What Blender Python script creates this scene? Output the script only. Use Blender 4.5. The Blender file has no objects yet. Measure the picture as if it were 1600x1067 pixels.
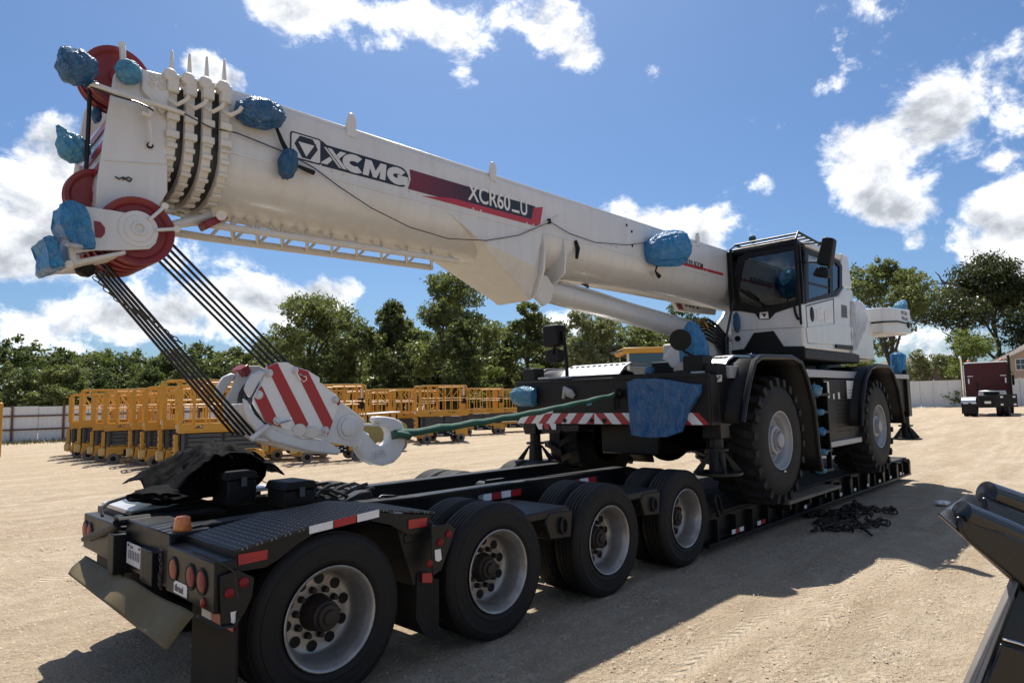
import bpy, bmesh, math, random
import numpy as np
from mathutils import Vector, Matrix, noise
random.seed(7); rng=np.random.default_rng(7)
S=bpy.context.scene; COL=S.collection
PI=math.pi
# ------------------------------------------------------------------ camera
CP=Vector((-2.137,-3.608,1.763)); FL=1022.2
def cam_axes(ya,pi_,ro):
    cy,sy,cp,sp=math.cos(ya),math.sin(ya),math.cos(pi_),math.sin(pi_)
    f=Vector((cy*cp,sy*cp,sp)); r=Vector((sy,-cy,0)); u=r.cross(f)
    c,s=math.cos(ro),math.sin(ro)
    return r*c+u*s, u*c-r*s, f
CR,CU,CF=cam_axes(0.768,0.092,-0.022)
cd=bpy.data.cameras.new('camera'); cam=bpy.data.objects.new('camera',cd); COL.objects.link(cam)
cd.sensor_width=36; cd.lens=36*FL/1600; cd.clip_start=.05; cd.clip_end=4000
M=Matrix.Identity(4)
for i in range(3): M[i][0],M[i][1],M[i][2],M[i][3]=CR[i],CU[i],-CF[i],CP[i]
cam.matrix_world=M; S.camera=cam
# ------------------------------------------------------------------ light
SUNK=(-.36,-.43)      # shadow offset on the ground per metre of height
sl=bpy.data.lights.new('sun','SUN'); sl.energy=5.0; sl.angle=math.radians(.53); sl.color=(1,.94,.85)
so=bpy.data.objects.new('sun',sl); COL.objects.link(so)
sd=Vector((SUNK[0],SUNK[1],-1)).normalized(); so.rotation_euler=sd.to_track_quat('-Z','Y').to_euler()
so.location=(0,0,30)
SEL=math.asin(-sd.z); SAZ=math.atan2(-sd.y,-sd.x)
S.view_settings.view_transform='Standard'; S.view_settings.look='None'; S.view_settings.gamma=1
S.view_settings.use_curve_mapping=False; S.view_settings.exposure=0.6
S.cycles.max_bounces=7; S.cycles.transparent_max_bounces=16; S.cycles.use_denoising=True
# ------------------------------------------------------------------ world: sky with procedural clouds
w=bpy.data.worlds.new('World'); S.world=w; w.use_nodes=True
nt=w.node_tree; nt.nodes.clear()
class NG:
    def __init__(s,nt): s.nt=nt
    def n(s,t,**k):
        o=s.nt.nodes.new(t)
        for a,b in k.items(): setattr(o,a,b)
        return o
    def l(s,a,b): s.nt.links.new(a,b)
    def m(s,op,a,b=None,c=None,clamp=False):
        o=s.n('ShaderNodeMath',operation=op,use_clamp=clamp)
        for i,x in enumerate((a,b,c)):
            if x is None: continue
            if isinstance(x,(int,float)): o.inputs[i].default_value=x
            else: s.l(x,o.inputs[i])
        return o.outputs[0]
    def mix(s,f,a,b):
        o=s.n('ShaderNodeMix',data_type='RGBA')
        for i,x in ((0,f),(6,a),(7,b)):
            if isinstance(x,(int,float)): o.inputs[i].default_value=x
            elif isinstance(x,(tuple,list)): o.inputs[i].default_value=(*x[:3],1)
            else: s.l(x,o.inputs[i])
        return o.outputs[2]
    def noise(s,vec,scale,det=4,rough=.55,lac=2.,dist=0):
        o=s.n('ShaderNodeTexNoise'); o.inputs['Scale'].default_value=scale; o.inputs['Detail'].default_value=det
        o.inputs['Roughness'].default_value=rough; o.inputs['Lacunarity'].default_value=lac; o.inputs['Distortion'].default_value=dist
        if vec is not None: s.l(vec,o.inputs['Vector'])
        return o.outputs['Fac']
    def ramp(s,f,pts):
        o=s.n('ShaderNodeValToRGB'); e=o.color_ramp.elements
        while len(e)<len(pts): e.new(.5)
        for i,(p,c) in enumerate(pts):
            e[i].position=p; e[i].color=(c,c,c,1) if isinstance(c,(int,float)) else (*c[:3],1)
        s.l(f,o.inputs[0]); return o.outputs[0]
g=NG(nt)
sky=g.n('ShaderNodeTexSky',sky_type='NISHITA',sun_disc=False); sky.sun_elevation=SEL; sky.sun_rotation=PI/2-SAZ
sky.air_density=1.0; sky.dust_density=1.3; sky.ozone_density=3.5; sky.altitude=50
tc=g.n('ShaderNodeTexCoord'); vec=tc.outputs['Generated']
sep=g.n('ShaderNodeSeparateXYZ'); g.l(vec,sep.inputs[0])
az=g.m('ARCTAN2',sep.outputs[1],sep.outputs[0]); el=g.m('ARCSINE',sep.outputs[2])
def dirof(u,v):
    d=(CF+CR*((u-800)/FL)+CU*((533.5-v)/FL)).normalized()
    return math.atan2(d.y,d.x), math.asin(d.z)
# cumulus groups of the day: where they stand in the sky (azimuth, elevation) and how wide they are
CLOUDS=[(520,8,140,46,.8),(450,4,80,36,.75),(690,30,75,56,.82),(708,92,34,36,.66),(850,45,90,52,.92),(920,85,66,44,.95),(600,62,40,18,.5),
 (1034,125,30,24,.72),(1385,190,110,64,1.05),(1455,150,85,46,1.0),(1320,265,75,66,1.0),(1385,308,70,40,.95),(1195,300,32,20,.72),
 (1560,325,105,62,1.1),(1500,365,60,42,.9),(1560,425,120,44,.8),(1020,345,110,50,1.0),(1100,365,70,42,1.0),(1010,400,140,45,.8),
 (30,290,150,120,1.2),(95,215,75,60,1.1),(60,370,120,80,1.0),(10,390,130,70,.8),(370,130,65,30,.85),(330,125,40,28,.8),(80,520,190,42,.9),(260,505,110,55,.85),
 (400,470,110,50,.95),(520,465,95,36,.95),(330,400,120,40,.45),(860,505,160,45,.6),(1430,520,190,45,.8),(1400,362,36,26,.6),(1552,240,40,12,.5)]
wn=g.noise(vec,3.2,3,.5); 
wx=g.m('MULTIPLY',g.m('SUBTRACT',wn,.5),.16)
wn2=g.n('ShaderNodeVectorMath',operation='ADD'); g.l(vec,wn2.inputs[0]); wn2.inputs[1].default_value=(7.3,2.1,4.4)
wy=g.m('MULTIPLY',g.m('SUBTRACT',g.noise(wn2.outputs[0],3.6,3,.5),.5),.14)
azw=g.m('ADD',az,wx); elw=g.m('ADD',el,wy)
cov=None; elev=None
for (u,v,ru,rv,s) in CLOUDS:
    a0,e0=dirof(u,v); a1,e1=dirof(u+ru,v); a2,e2=dirof(u,v-rv)
    kk=1.06 if v>400 else .92; rx=abs(a1-a0)*kk; ry=abs(e2-e0)*kk
    dx=g.m('MULTIPLY',g.m('SUBTRACT',azw,a0),1/rx); dy=g.m('MULTIPLY',g.m('SUBTRACT',elw,e0),1/ry)
    q=g.m('MULTIPLY_ADD',dx,dx,g.m('MULTIPLY',dy,dy))
    b=g.m('MULTIPLY',g.m('EXPONENT',g.m('MULTIPLY',q,-1.1)),s)
    cov=b if cov is None else g.m('ADD',cov,b)
# the rest of the sky: scattered cumulus of the same kind
bg=g.noise(vec,2.3,2,.5)
acr=CF.x; 
inview=g.m('ADD',g.m('MULTIPLY',sep.outputs[0],CF.x),g.m('MULTIPLY',sep.outputs[1],CF.y))
outm=g.m('SUBTRACT',1,g.m('MULTIPLY_ADD',inview,3.2,-1.9,clamp=True))
bgc=g.m('MULTIPLY',g.m('MULTIPLY_ADD',bg,5.5,-2.6,clamp=True),outm)
cov=g.m('ADD',cov,bgc)
cov=g.m('MINIMUM',cov,1.35)
vs=g.n('ShaderNodeVectorMath',operation='MULTIPLY'); g.l(vec,vs.inputs[0]); vs.inputs[1].default_value=(1,1,1.35)
f1=g.noise(vs.outputs[0],10.5,10,.63,2.1,.2)
dens=g.m('ADD',g.m('MULTIPLY',cov,.69),g.m('MULTIPLY',g.m('SUBTRACT',f1,.5),1.95))
mask=g.n('ShaderNodeMapRange',interpolation_type='SMOOTHSTEP'); g.l(dens,mask.inputs[0])
mask.inputs[1].default_value=.36; mask.inputs[2].default_value=.74
mask=mask.outputs[0]
# cloud brightness: thick bases grey, rims and tops bright; second noise sample shifted towards the sun gives relief
off=g.n('ShaderNodeVectorMath',operation='ADD'); g.l(vs.outputs[0],off.inputs[0])
off.inputs[1].default_value=(-sd.x*.035,-sd.y*.035,-sd.z*.05)
f2=g.noise(off.outputs[0],10.5,7,.6,2.1,.2)
rel=g.m('MULTIPLY',g.m('SUBTRACT',f1,f2),2.0)
thick=g.m('MULTIPLY_ADD',dens,-.62,1.36)
br=g.m('ADD',thick,rel); 
br=g.m('MINIMUM',g.m('MAXIMUM',br,.55),1.15)
cc=g.mix(g.m('MULTIPLY_ADD',br,1.3,-.55,clamp=True),(.66,.71,.79),(1.0,1.0,1.0))
ccs=g.n('ShaderNodeVectorMath',operation='SCALE'); g.l(cc,ccs.inputs[0]); g.l(g.m('MULTIPLY',br,10.2),ccs.inputs['Scale'])
tint=g.n('ShaderNodeVectorMath',operation='MULTIPLY'); g.l(sky.outputs[0],tint.inputs[0]); tint.inputs[1].default_value=(.55,.71,.87)
out=g.mix(g.m('MULTIPLY',mask,.97),tint.outputs[0],ccs.outputs[0])
bgn=g.n('ShaderNodeBackground'); g.l(out,bgn.inputs[0]); bgn.inputs[1].default_value=.085
wo=g.n('ShaderNodeOutputWorld'); g.l(bgn.outputs[0],wo.inputs[0])
w.cycles.sampling_method='MANUAL'; w.cycles.sample_map_resolution=512
# ------------------------------------------------------------------ measuring helper: a ray met with a real plane of the place
def W(u,v,X=None,Y=None,Z=None):
    d=CF+CR*((u-800)/FL)+CU*((533.5-v)/FL)
    if X is not None: t=(X-CP.x)/d.x
    elif Y is not None: t=(Y-CP.y)/d.y
    else: t=(Z-CP.z)/d.z
    return CP+d*t
def WL(L,**k): return [W(u,v,**k) for u,v in L]
def WD(u,v,depth): return CP+(CF+CR*((u-800)/FL)+CU*((533.5-v)/FL))*depth
# ------------------------------------------------------------------ materials
MT={}
def mat(name,col,rough=.5,metal=0,var=.12,vscale=6,dust=0,dustcol=(.36,.29,.21),dscale=3,bump=0,bscale=60,coat=0,coatr=.08,streak=0,spec=.5,stretch=None,dustup=0):
    m=bpy.data.materials.new(name); m.use_nodes=True; t=m.node_tree; t.nodes.clear(); q=NG(t)
    p=q.n('ShaderNodeBsdfPrincipled'); o=q.n('ShaderNodeOutputMaterial'); q.l(p.outputs[0],o.inputs[0])
    tc=q.n('ShaderNodeTexCoord'); v=tc.outputs['Object']
    if stretch:
        mp=q.n('ShaderNodeMapping'); mp.inputs['Scale'].default_value=stretch; q.l(v,mp.inputs[0]); v=mp.outputs[0]
    n1=q.noise(v,vscale,5,.6)
    c=q.mix(n1,tuple(x*(1-var) for x in col),tuple(min(1,x*(1+var)) for x in col))
    r=q.m('MULTIPLY_ADD',n1,.18,rough-.09)
    if streak:
        m3=q.n('ShaderNodeMapping'); m3.inputs['Scale'].default_value=(7,7,.55); q.l(tc.outputs['Object'],m3.inputs[0])
        n3=q.noise(m3.outputs[0],1.4,6,.65); c=q.mix(q.m('MULTIPLY',q.m('MULTIPLY_ADD',n3,3.4,-1.55,clamp=True),streak),c,tuple(x*.62 for x in dustcol))
    if dust:
        n2=q.noise(v,dscale,7,.65)
        f=q.m('MULTIPLY_ADD',n2,3.2,-1.35-.25*(1-dust),clamp=True); f=q.m('MULTIPLY',f,dust)
        if dustup:
            ge=q.n('ShaderNodeNewGeometry'); sx=q.n('ShaderNodeSeparateXYZ'); q.l(ge.outputs['True Normal'],sx.inputs[0])
            f=q.m('ADD',f,q.m('MULTIPLY',q.m('MULTIPLY',q.m('MAXIMUM',sx.outputs[2],0),dustup),n2),clamp=True)
        c=q.mix(f,c,dustcol); r=q.m('MULTIPLY_ADD',f,.35,r,clamp=True)
    q.l(c,p.inputs['Base Color']); q.l(r,p.inputs['Roughness'])
    p.inputs['Metallic'].default_value=metal; p.inputs['Coat Weight'].default_value=coat; p.inputs['Coat Roughness'].default_value=coatr
    p.inputs['Specular IOR Level'].default_value=spec
    if bump:
        b=q.n('ShaderNodeBump'); b.inputs['Strength'].default_value=bump; b.inputs['Distance'].default_value=.01
        q.l(q.noise(v,bscale,4,.6),b.inputs['Height']); q.l(b.outputs[0],p.inputs['Normal'])
    MT[name]=m; return m
def glow(name,col,s=0): return mat(name,col,.25,0,.08,coat=.6)
white=mat('white_paint',(.625,.623,.613),.34,0,.06,1.6,bump=.04,bscale=9,streak=.22,dust=.3,dustcol=(.55,.49,.40),dscale=2.2,coat=.35)
creamy=mat('white_casting',(.63,.605,.555),.42,0,.08,5,dust=.3,dustcol=(.5,.43,.33),dscale=6)
hookgrey=mat('grey_white_paint',(.61,.625,.635),.36,0,.05,4,streak=.2,dust=.15,bump=.06,bscale=30)
black=mat('black_paint',(.009,.009,.010),.36,0,.25,5,dust=.12,dustcol=(.06,.05,.04),dscale=3)
frameblack=mat('dusty_black_steel',(.0075,.0075,.008),.42,0,.3,5,dust=.16,dustcol=(.055,.045,.035),dscale=2.5,bump=.1,bscale=40,spec=.3)
boxblack=mat('carrier_black',(.014,.013,.0125),.5,0,.15,3,dust=.12,dustcol=(.05,.042,.035),dscale=2,spec=.25)
plastic=mat('black_plastic',(.006,.006,.0065),.5,0,.2,8,spec=.25)
rubber=mat('tyre_rubber',(.009,.0085,.0085),.66,0,.3,6,dust=.18,dustcol=(.05,.042,.035),dscale=4,bump=.15,bscale=50,dustup=.12,spec=.3)
mudrubber=mat('crane_tyre_rubber',(.011,.0105,.0105),.68,0,.3,4,dust=.22,dustcol=(.07,.058,.047),dscale=3,bump=.2,bscale=25,dustup=.15,spec=.3)
alu=mat('worn_aluminium',(.36,.345,.325),.42,.7,.18,8,dust=.75,dustcol=(.17,.135,.10),dscale=5)
rimgrey=mat('rim_grey',(.30,.31,.325),.4,.1,.08,5,dust=.2,dustcol=(.3,.25,.19))
darkhub=mat('rusty_hub',(.022,.016,.013),.6,.2,.4,9,dust=.35,dustcol=(.08,.045,.025),dscale=8)
red=mat('sheave_red',(.20,.018,.022),.45,0,.15,6,dust=.15)
tapered=mat('tape_red',(.36,.016,.020),.35,0,.06,20)
tapewhite=mat('tape_white',(.74,.74,.73),.35,0,.05,20,dust=.15)
decalblack=mat('decal_black',(.012,.014,.022),.3,0,.1)
decalred=mat('decal_red',(.42,.03,.045),.3,0,.1)
rope=mat('wire_rope',(.022,.02,.019),.45,.5,.4,60)
wearpad=mat('dark_steel',(.022,.024,.026),.4,0,.2,6)  # near-black steel for inner boom sections, block sheaves and small fittings
amber=mat('amber_lens',(.62,.16,.015),.2,0,.1,coat=.6)
redlens=mat('red_lens',(.20,.010,.014),.35,0,.1,spec=.25)
amberred=mat('orange_lens',(.26,.06,.025),.35,0,.2,spec=.25)
silver=mat('silver_tread',(.52,.53,.54),.34,.7,.12,8,dust=.12)
silverstrip=mat('grey_beam_paint',(.40,.41,.42),.45,.1,.1,8,dust=.2)
hose=mat('black_hose',(.012,.012,.012),.4,0,.2)
brass=mat('brass_fitting',(.33,.20,.06),.35,.8,.2)
olive=mat('olive_vinyl',(.125,.098,.05),.6,0,.25,5,dust=.2,dustcol=(.15,.12,.075),dscale=4,bump=.3,bscale=14,spec=.2)
mudflap=mat('mudflap_rubber',(.016,.0145,.013),.7,0,.3,4,dust=.3,dustcol=(.07,.055,.042),spec=.2)
tarpblack=mat('black_tarp',(.0035,.0035,.004),.8,0,.3,7,spec=.06,dust=.0,dustcol=(.12,.1,.09),bump=.5,bscale=22)
plate=mat('licence_plate',(.55,.56,.58),.4,0,.1,30,dust=.3)
plateink=mat('plate_ink',(.06,.07,.12),.5)
decalwhite=mat('sticker_white',(.72,.71,.69),.45,0,.05,20)
inkgrey=mat('sticker_ink',(.10,.10,.11),.6)
greenstrap=mat('green_strap',(.012,.085,.058),.7,0,.25,30,bump=.5,bscale=90,dust=.2)
yellow=mat('machine_yellow',(.53,.262,.026),.42,0,.08,5,dust=.2,dustcol=(.5,.38,.22),dscale=3)
liftgrey=mat('scissor_grey',(.055,.06,.07),.5,0,.15,5,dust=.25,dustcol=(.2,.17,.13))
solidtyre=mat('grey_solid_tyre',(.16,.15,.14),.7,0,.15,8,dust=.4,dustcol=(.3,.25,.2))
maroon=mat('maroon_paint',(.055,.005,.010),.4,0,.12,4,coat=.15,spec=.2)
chrome=mat('chrome',(.75,.75,.76),.12,1,.05)
fencewhite=mat('white_sheet_fence',(.66,.665,.66),.5,0,.06,2,dust=.25,dustcol=(.45,.38,.3),dscale=1.2)
rust=mat('rusty_steel',(.12,.06,.04),.75,.2,.4,12,dust=.3,dustcol=(.2,.08,.04))
wood=mat('grey_board',(.20,.165,.125),.75,0,.25,8,stretch=(1,12,12),bump=.4,bscale=30)
deckwood=mat('dark_deck_board',(.022,.019,.017),.8,0,.3,8,stretch=(1,10,10),bump=.5,bscale=25,dust=.3,dustcol=(.14,.11,.085))
barkm=mat('bark',(.06,.05,.04),.9,0,.35,8,stretch=(1,1,.3),bump=.8,bscale=12)
siding=mat('tan_siding',(.42,.31,.22),.7,0,.05,3)
roofb=mat('brown_shingle',(.13,.10,.08),.85,0,.2,10,bump=.3)
steelplate=mat('scraped_steel',(.42,.44,.46),.3,.85,.15,6,dust=.2)
glossblack=mat('glossy_black',(.004,.004,.0045),.27,0,.3,5,spec=.5)
chainm=mat('chain_steel',(.028,.02,.016),.6,.4,.4,20,dust=.3,dustcol=(.12,.07,.04))
seatm=mat('seat_fabric',(.02,.02,.022),.8)
litter=mat('white_litter',(.7,.7,.68),.6)
canvas=mat('olive_cover',(.24,.22,.085),.6,0,.2,4,bump=.3,bscale=12)
def glassm(name,tint,gl=.06,rough=.02):
    m=bpy.data.materials.new(name); m.use_nodes=True; t=m.node_tree; t.nodes.clear(); q=NG(t)
    o=q.n('ShaderNodeOutputMaterial'); tr=q.n('ShaderNodeBsdfTransparent'); tr.inputs[0].default_value=(*tint,1)
    gg=q.n('ShaderNodeBsdfGlossy'); gg.inputs['Roughness'].default_value=rough; gg.inputs[0].default_value=(.9,.93,.95,1)
    lw=q.n('ShaderNodeLayerWeight'); lw.inputs[0].default_value=.35
    mx=q.n('ShaderNodeMixShader'); q.l(q.m('MULTIPLY_ADD',lw.outputs['Fresnel'],.75,gl),mx.inputs[0]); q.l(tr.outputs[0],mx.inputs[1]); q.l(gg.outputs[0],mx.inputs[2])
    q.l(mx.outputs[0],o.inputs[0]); MT[name]=m; return m
cabglass=glassm('tinted_glass',(.30,.36,.38),.05)
houseglass=glassm('window_glass',(.08,.1,.12),.1)
def wrapm(name,col,col2):
    m=bpy.data.materials.new(name); m.use_nodes=True; t=m.node_tree; t.nodes.clear(); q=NG(t)
    p=q.n('ShaderNodeBsdfPrincipled'); o=q.n('ShaderNodeOutputMaterial')
    tc=q.n('ShaderNodeTexCoord'); v=tc.outputs['Object']
    ds=q.n('ShaderNodeVectorMath',operation='MULTIPLY_ADD'); nn=q.n('ShaderNodeTexNoise'); nn.inputs['Scale'].default_value=9; nn.inputs['Detail'].default_value=3; q.l(v,nn.inputs['Vector'])
    q.l(nn.outputs['Color'],ds.inputs[0]); ds.inputs[1].default_value=(.14,.14,.14); q.l(v,ds.inputs[2])
    mp=q.n('ShaderNodeMapping'); mp.inputs['Scale'].default_value=(1,1,.30); mp.inputs['Rotation'].default_value=(.4,.5,.3); q.l(ds.outputs[0],mp.inputs[0])
    rn=q.noise(mp.outputs[0],11,4,.6); ed=q.m('SUBTRACT',1,q.m('ABSOLUTE',q.m('MULTIPLY_ADD',rn,3.2,-1.6)),clamp=True); rdg=q.m('POWER',ed,2.5)
    n1=q.noise(mp.outputs[0],26,5,.65)
    pale=tuple(.55*x+.30 for x in col2); q.l(q.mix(q.m('MULTIPLY',q.m('POWER',ed,6),.28),q.mix(q.m('MULTIPLY_ADD',n1,1.8,-.45,clamp=True),col,col2),pale),p.inputs['Base Color'])  # pale ridges: stretched film whitening, with streak highlights painted into the colour
    p.inputs['Roughness'].default_value=.26; p.inputs['Coat Weight'].default_value=.35; p.inputs['Specular IOR Level'].default_value=.4
    b=q.n('ShaderNodeBump'); b.inputs['Strength'].default_value=.9; b.inputs['Distance'].default_value=.012
    q.l(q.m('ADD',q.m('MULTIPLY',rdg,1.6),q.m('MULTIPLY',n1,.8)),b.inputs['Height']); q.l(b.outputs[0],p.inputs['Normal'])
    tl=q.n('ShaderNodeBsdfTranslucent'); tl.inputs[0].default_value=(col2[0],col2[1],col2[2],1)
    mx=q.n('ShaderNodeMixShader'); mx.inputs[0].default_value=.32; q.l(p.outputs[0],mx.inputs[1]); q.l(tl.outputs[0],mx.inputs[2])
    q.l(mx.outputs[0],o.inputs[0]); MT[name]=m; return m
wrapblue=wrapm('blue_film',(.008,.11,.34),(.06,.40,.68))
wrapdark=wrapm('dark_blue_film',(.008,.055,.16),(.035,.20,.38))
wrapnavy=wrapm('navy_film',(.006,.07,.25),(.03,.24,.52))
glosstube=mat('glossy_black_enamel',(.003,.003,.0035),.4,0,.2,5,spec=.1,coat=1,coatr=.2)
wrapcyan=wrapm('pale_blue_film',(.02,.17,.32),(.14,.42,.58))
wrapwhite=wrapm('clear_film',(.50,.52,.57),(.72,.74,.78))
# ------------------------------------------------------------------ mesh helpers
ORG={}
def tag(o,label=None,cat=None,group=None,kind=None):
    if label: o['label']=label
    if cat: o['category']=cat
    if group: o['group']=group
    if kind: o['kind']=kind
    return o
def thing(name,label,cat,loc=(0,0,0),group=None):
    o=bpy.data.objects.new(name,None); COL.objects.link(o); o.location=loc; o.empty_display_size=.2
    ORG[o.name]=Vector(loc); return tag(o,label,cat,group)
class MB:
    def __init__(s): s.v=[]; s.f=[]; s.ch=[]
    def add(s,vs,fs):
        b=len(s.v); s.v+= [tuple(x) for x in vs]; c=len(s.f); s.f+= [tuple(b+i for i in f) for f in fs]; s.ch.append((b,len(s.v),c,len(s.f))); return s
    def box(s,c,d,ax=None):
        c=Vector(c); X,Y,Z=ax if ax else (Vector((1,0,0)),Vector((0,1,0)),Vector((0,0,1)))
        vs=[c+X*(a*d[0]/2)+Y*(b*d[1]/2)+Z*(e*d[2]/2) for a in(-1,1) for b in(-1,1) for e in(-1,1)]
        return s.add(vs,[(0,1,3,2),(4,6,7,5),(0,4,5,1),(2,3,7,6),(0,2,6,4),(1,5,7,3)])
    def bb(s,x0,x1,y0,y1,z0,z1): return s.box(((x0+x1)/2,(y0+y1)/2,(z0+z1)/2),(abs(x1-x0),abs(y1-y0),abs(z1-z0)))
    def prism(s,pts,vec):
        n=len(pts); vec=Vector(vec); pts=[Vector(p) for p in pts]
        return s.add(pts+[p+vec for p in pts],[tuple(range(n))[::-1],tuple(range(n,2*n))]+[(i,(i+1)%n,n+(i+1)%n,n+i) for i in range(n)])
    def bar(s,p0,p1,wd,h,up=(0,0,1)):
        p0,p1=Vector(p0),Vector(p1); X=(p1-p0); L=X.length; X/=L; Y=Vector(up).cross(X)
        if Y.length<1e-3: Y=Vector((0,1,0)).cross(X)
        Y.normalize(); Z=X.cross(Y)
        return s.box((p0+p1)/2,(L,wd,h),(X,Y,Z))
    def ring(s,c,X,Y,r,n): return [c+X*(r*math.cos(2*PI*i/n))+Y*(r*math.sin(2*PI*i/n)) for i in range(n)]
    def tube(s,pts,r,n=10,caps=True):
        pts=[Vector(p) for p in pts]; m=len(pts); rs=r if isinstance(r,(list,tuple)) else [r]*m
        T=[(pts[min(i+1,m-1)]-pts[max(i-1,0)]).normalized() for i in range(m)]
        U=T[0].orthogonal().normalized(); vs=[]
        for i in range(m):
            U=(U-T[i]*U.dot(T[i])); U=U.normalized() if U.length>1e-6 else T[i].orthogonal().normalized()
            vs+=s.ring(pts[i],U,T[i].cross(U),rs[i],n)
        fs=[(i*n+j,i*n+(j+1)%n,(i+1)*n+(j+1)%n,(i+1)*n+j) for i in range(m-1) for j in range(n)]
        if caps: fs+=[tuple(range(n))[::-1],tuple((m-1)*n+j for j in range(n))]
        return s.add(vs,fs)
    def cyl(s,p0,p1,r,n=16,r2=None): return s.tube([p0,p1],[r,r if r2 is None else r2],n)
    def lathe(s,c,axis,prof,n=32,closed=False):
        c=Vector(c); A=Vector(axis).normalized(); U=A.orthogonal().normalized(); V=A.cross(U); vs=[]
        for a,r in prof: vs+=s.ring(c+A*a,U,V,max(r,1e-4),n)
        m=len(prof); R=m if closed else m-1
        fs=[(i*n+j,i*n+(j+1)%n,((i+1)%m)*n+(j+1)%n,((i+1)%m)*n+j) for i in range(R) for j in range(n)]
        return s.add(vs,fs)
    def torus(s,c,axis,R,r,n=16,m=8): return s.lathe(c,axis,[(r*math.sin(2*PI*k/m),R+r*math.cos(2*PI*k/m)) for k in range(m)],n,True)
    def sphere(s,c,r,sub=2,sc=(1,1,1)):
        bm=bmesh.new(); bmesh.ops.create_icosphere(bm,subdivisions=sub,radius=1)
        c=Vector(c); vs=[c+Vector((v.co.x*r*sc[0],v.co.y*r*sc[1],v.co.z*r*sc[2])) for v in bm.verts]; fs=[[v.index for v in f.verts] for f in bm.faces]; bm.free()
        return s.add(vs,fs)
    def split(s,name,m,parent=None,**k):
        out=[]
        for a,b,c,d in s.ch:
            q=MB(); q.add(s.v[a:b],[tuple(i-a for i in f) for f in s.f[c:d]]); out.append(q.build(name,m,parent,**k))
        return out
    def build(s,name,m,parent=None,bev=0,seg=1,ang=35,smooth=True,label=None,kind=None,sub=0,crumple=None,fix=True):
        me=bpy.data.meshes.new(name); o=bpy.data.objects.new(name,me)
        org=Vector((0,0,0))
        if parent is not None:
            org=ORG[parent.name]; o.parent=parent
        COL.objects.link(o); ORG[o.name]=org
        me.from_pydata([(x-org.x,y-org.y,z-org.z) for x,y,z in s.v],[],s.f)
        if fix and len(s.v)<30000:
            bm=bmesh.new(); bm.from_mesh(me); bmesh.ops.recalc_face_normals(bm,faces=bm.faces)
            if sub: 
                bmesh.ops.triangulate(bm,faces=[f for f in bm.faces if len(f.verts)>4])
                bmesh.ops.subdivide_edges(bm,edges=bm.edges,cuts=sub,use_grid_fill=True)
            if crumple:
                amp,fr,sd_=crumple; bm.normal_update()
                for v in bm.verts:
                    p=v.co*fr+Vector((sd_*3.1,sd_*1.7,sd_))
                    k=(noise.noise(p)+.6*abs(noise.noise(p*2.3))*2-.6+.35*noise.noise(p*5))*amp
                    v.co+=v.normal*k
            bm.to_mesh(me); bm.free()
        if smooth:
            me.polygons.foreach_set('use_smooth',[True]*len(me.polygons)); me.set_sharp_from_angle(angle=math.radians(ang))
        if m is not None: me.materials.append(m)
        if bev:
            b=o.modifiers.new('bevel','BEVEL'); b.width=bev; b.segments=seg; b.limit_method='ANGLE'; b.angle_limit=math.radians(40); b.harden_normals=False
        me.update()
        if label: o['label']=label
        if kind: o['kind']=kind
        return o
def copy_obj(o,parent=None):
    c=o.copy(); COL.objects.link(c); c.parent=parent
    if parent is not None: c.matrix_parent_inverse=Matrix.Identity(4)
    return c
KIDS={}
def kids(o): return [c for c in bpy.data.objects if c.parent==o]
def copy_tree(o,parent=None,cache=None):
    if cache is None:
        cache={}
        for c in bpy.data.objects:
            if c.parent: cache.setdefault(c.parent.name,[]).append(c)
    n=copy_obj(o,parent); ORG[n.name]=ORG.get(o.name,Vector())
    for c in cache.get(o.name,[]): copy_tree(c,n,cache)
    return n
def text(name,body,m,parent,loc,size,xdir=(1,0,0),ydir=(0,0,1),bold=0,shear=0,align='LEFT',ext=.002,space=1,sx=1):
    cu=bpy.data.curves.new(name,'FONT'); cu.body=body; cu.size=size; cu.extrude=ext; cu.offset=bold; cu.shear=shear; cu.align_x=align; cu.space_character=space
    o=bpy.data.objects.new(name,cu); COL.objects.link(o)
    bpy.context.view_layer.update()
    me=bpy.data.meshes.new_from_object(o.evaluated_get(bpy.context.evaluated_depsgraph_get()))
    bpy.data.objects.remove(o); bpy.data.curves.remove(cu)
    X=Vector(xdir).normalized(); Y=Vector(ydir).normalized(); Z=X.cross(Y); org=ORG[parent.name] if parent else Vector()
    L=Vector(loc)-org
    Mx=Matrix(((X.x*sx,Y.x,Z.x,L.x),(X.y*sx,Y.y,Z.y,L.y),(X.z*sx,Y.z,Z.z,L.z),(0,0,0,1)))
    me.transform(Mx); me.materials.clear(); me.materials.append(m)
    o=bpy.data.objects.new(name,me); COL.objects.link(o); o.parent=parent; ORG[o.name]=org
    return o
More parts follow.
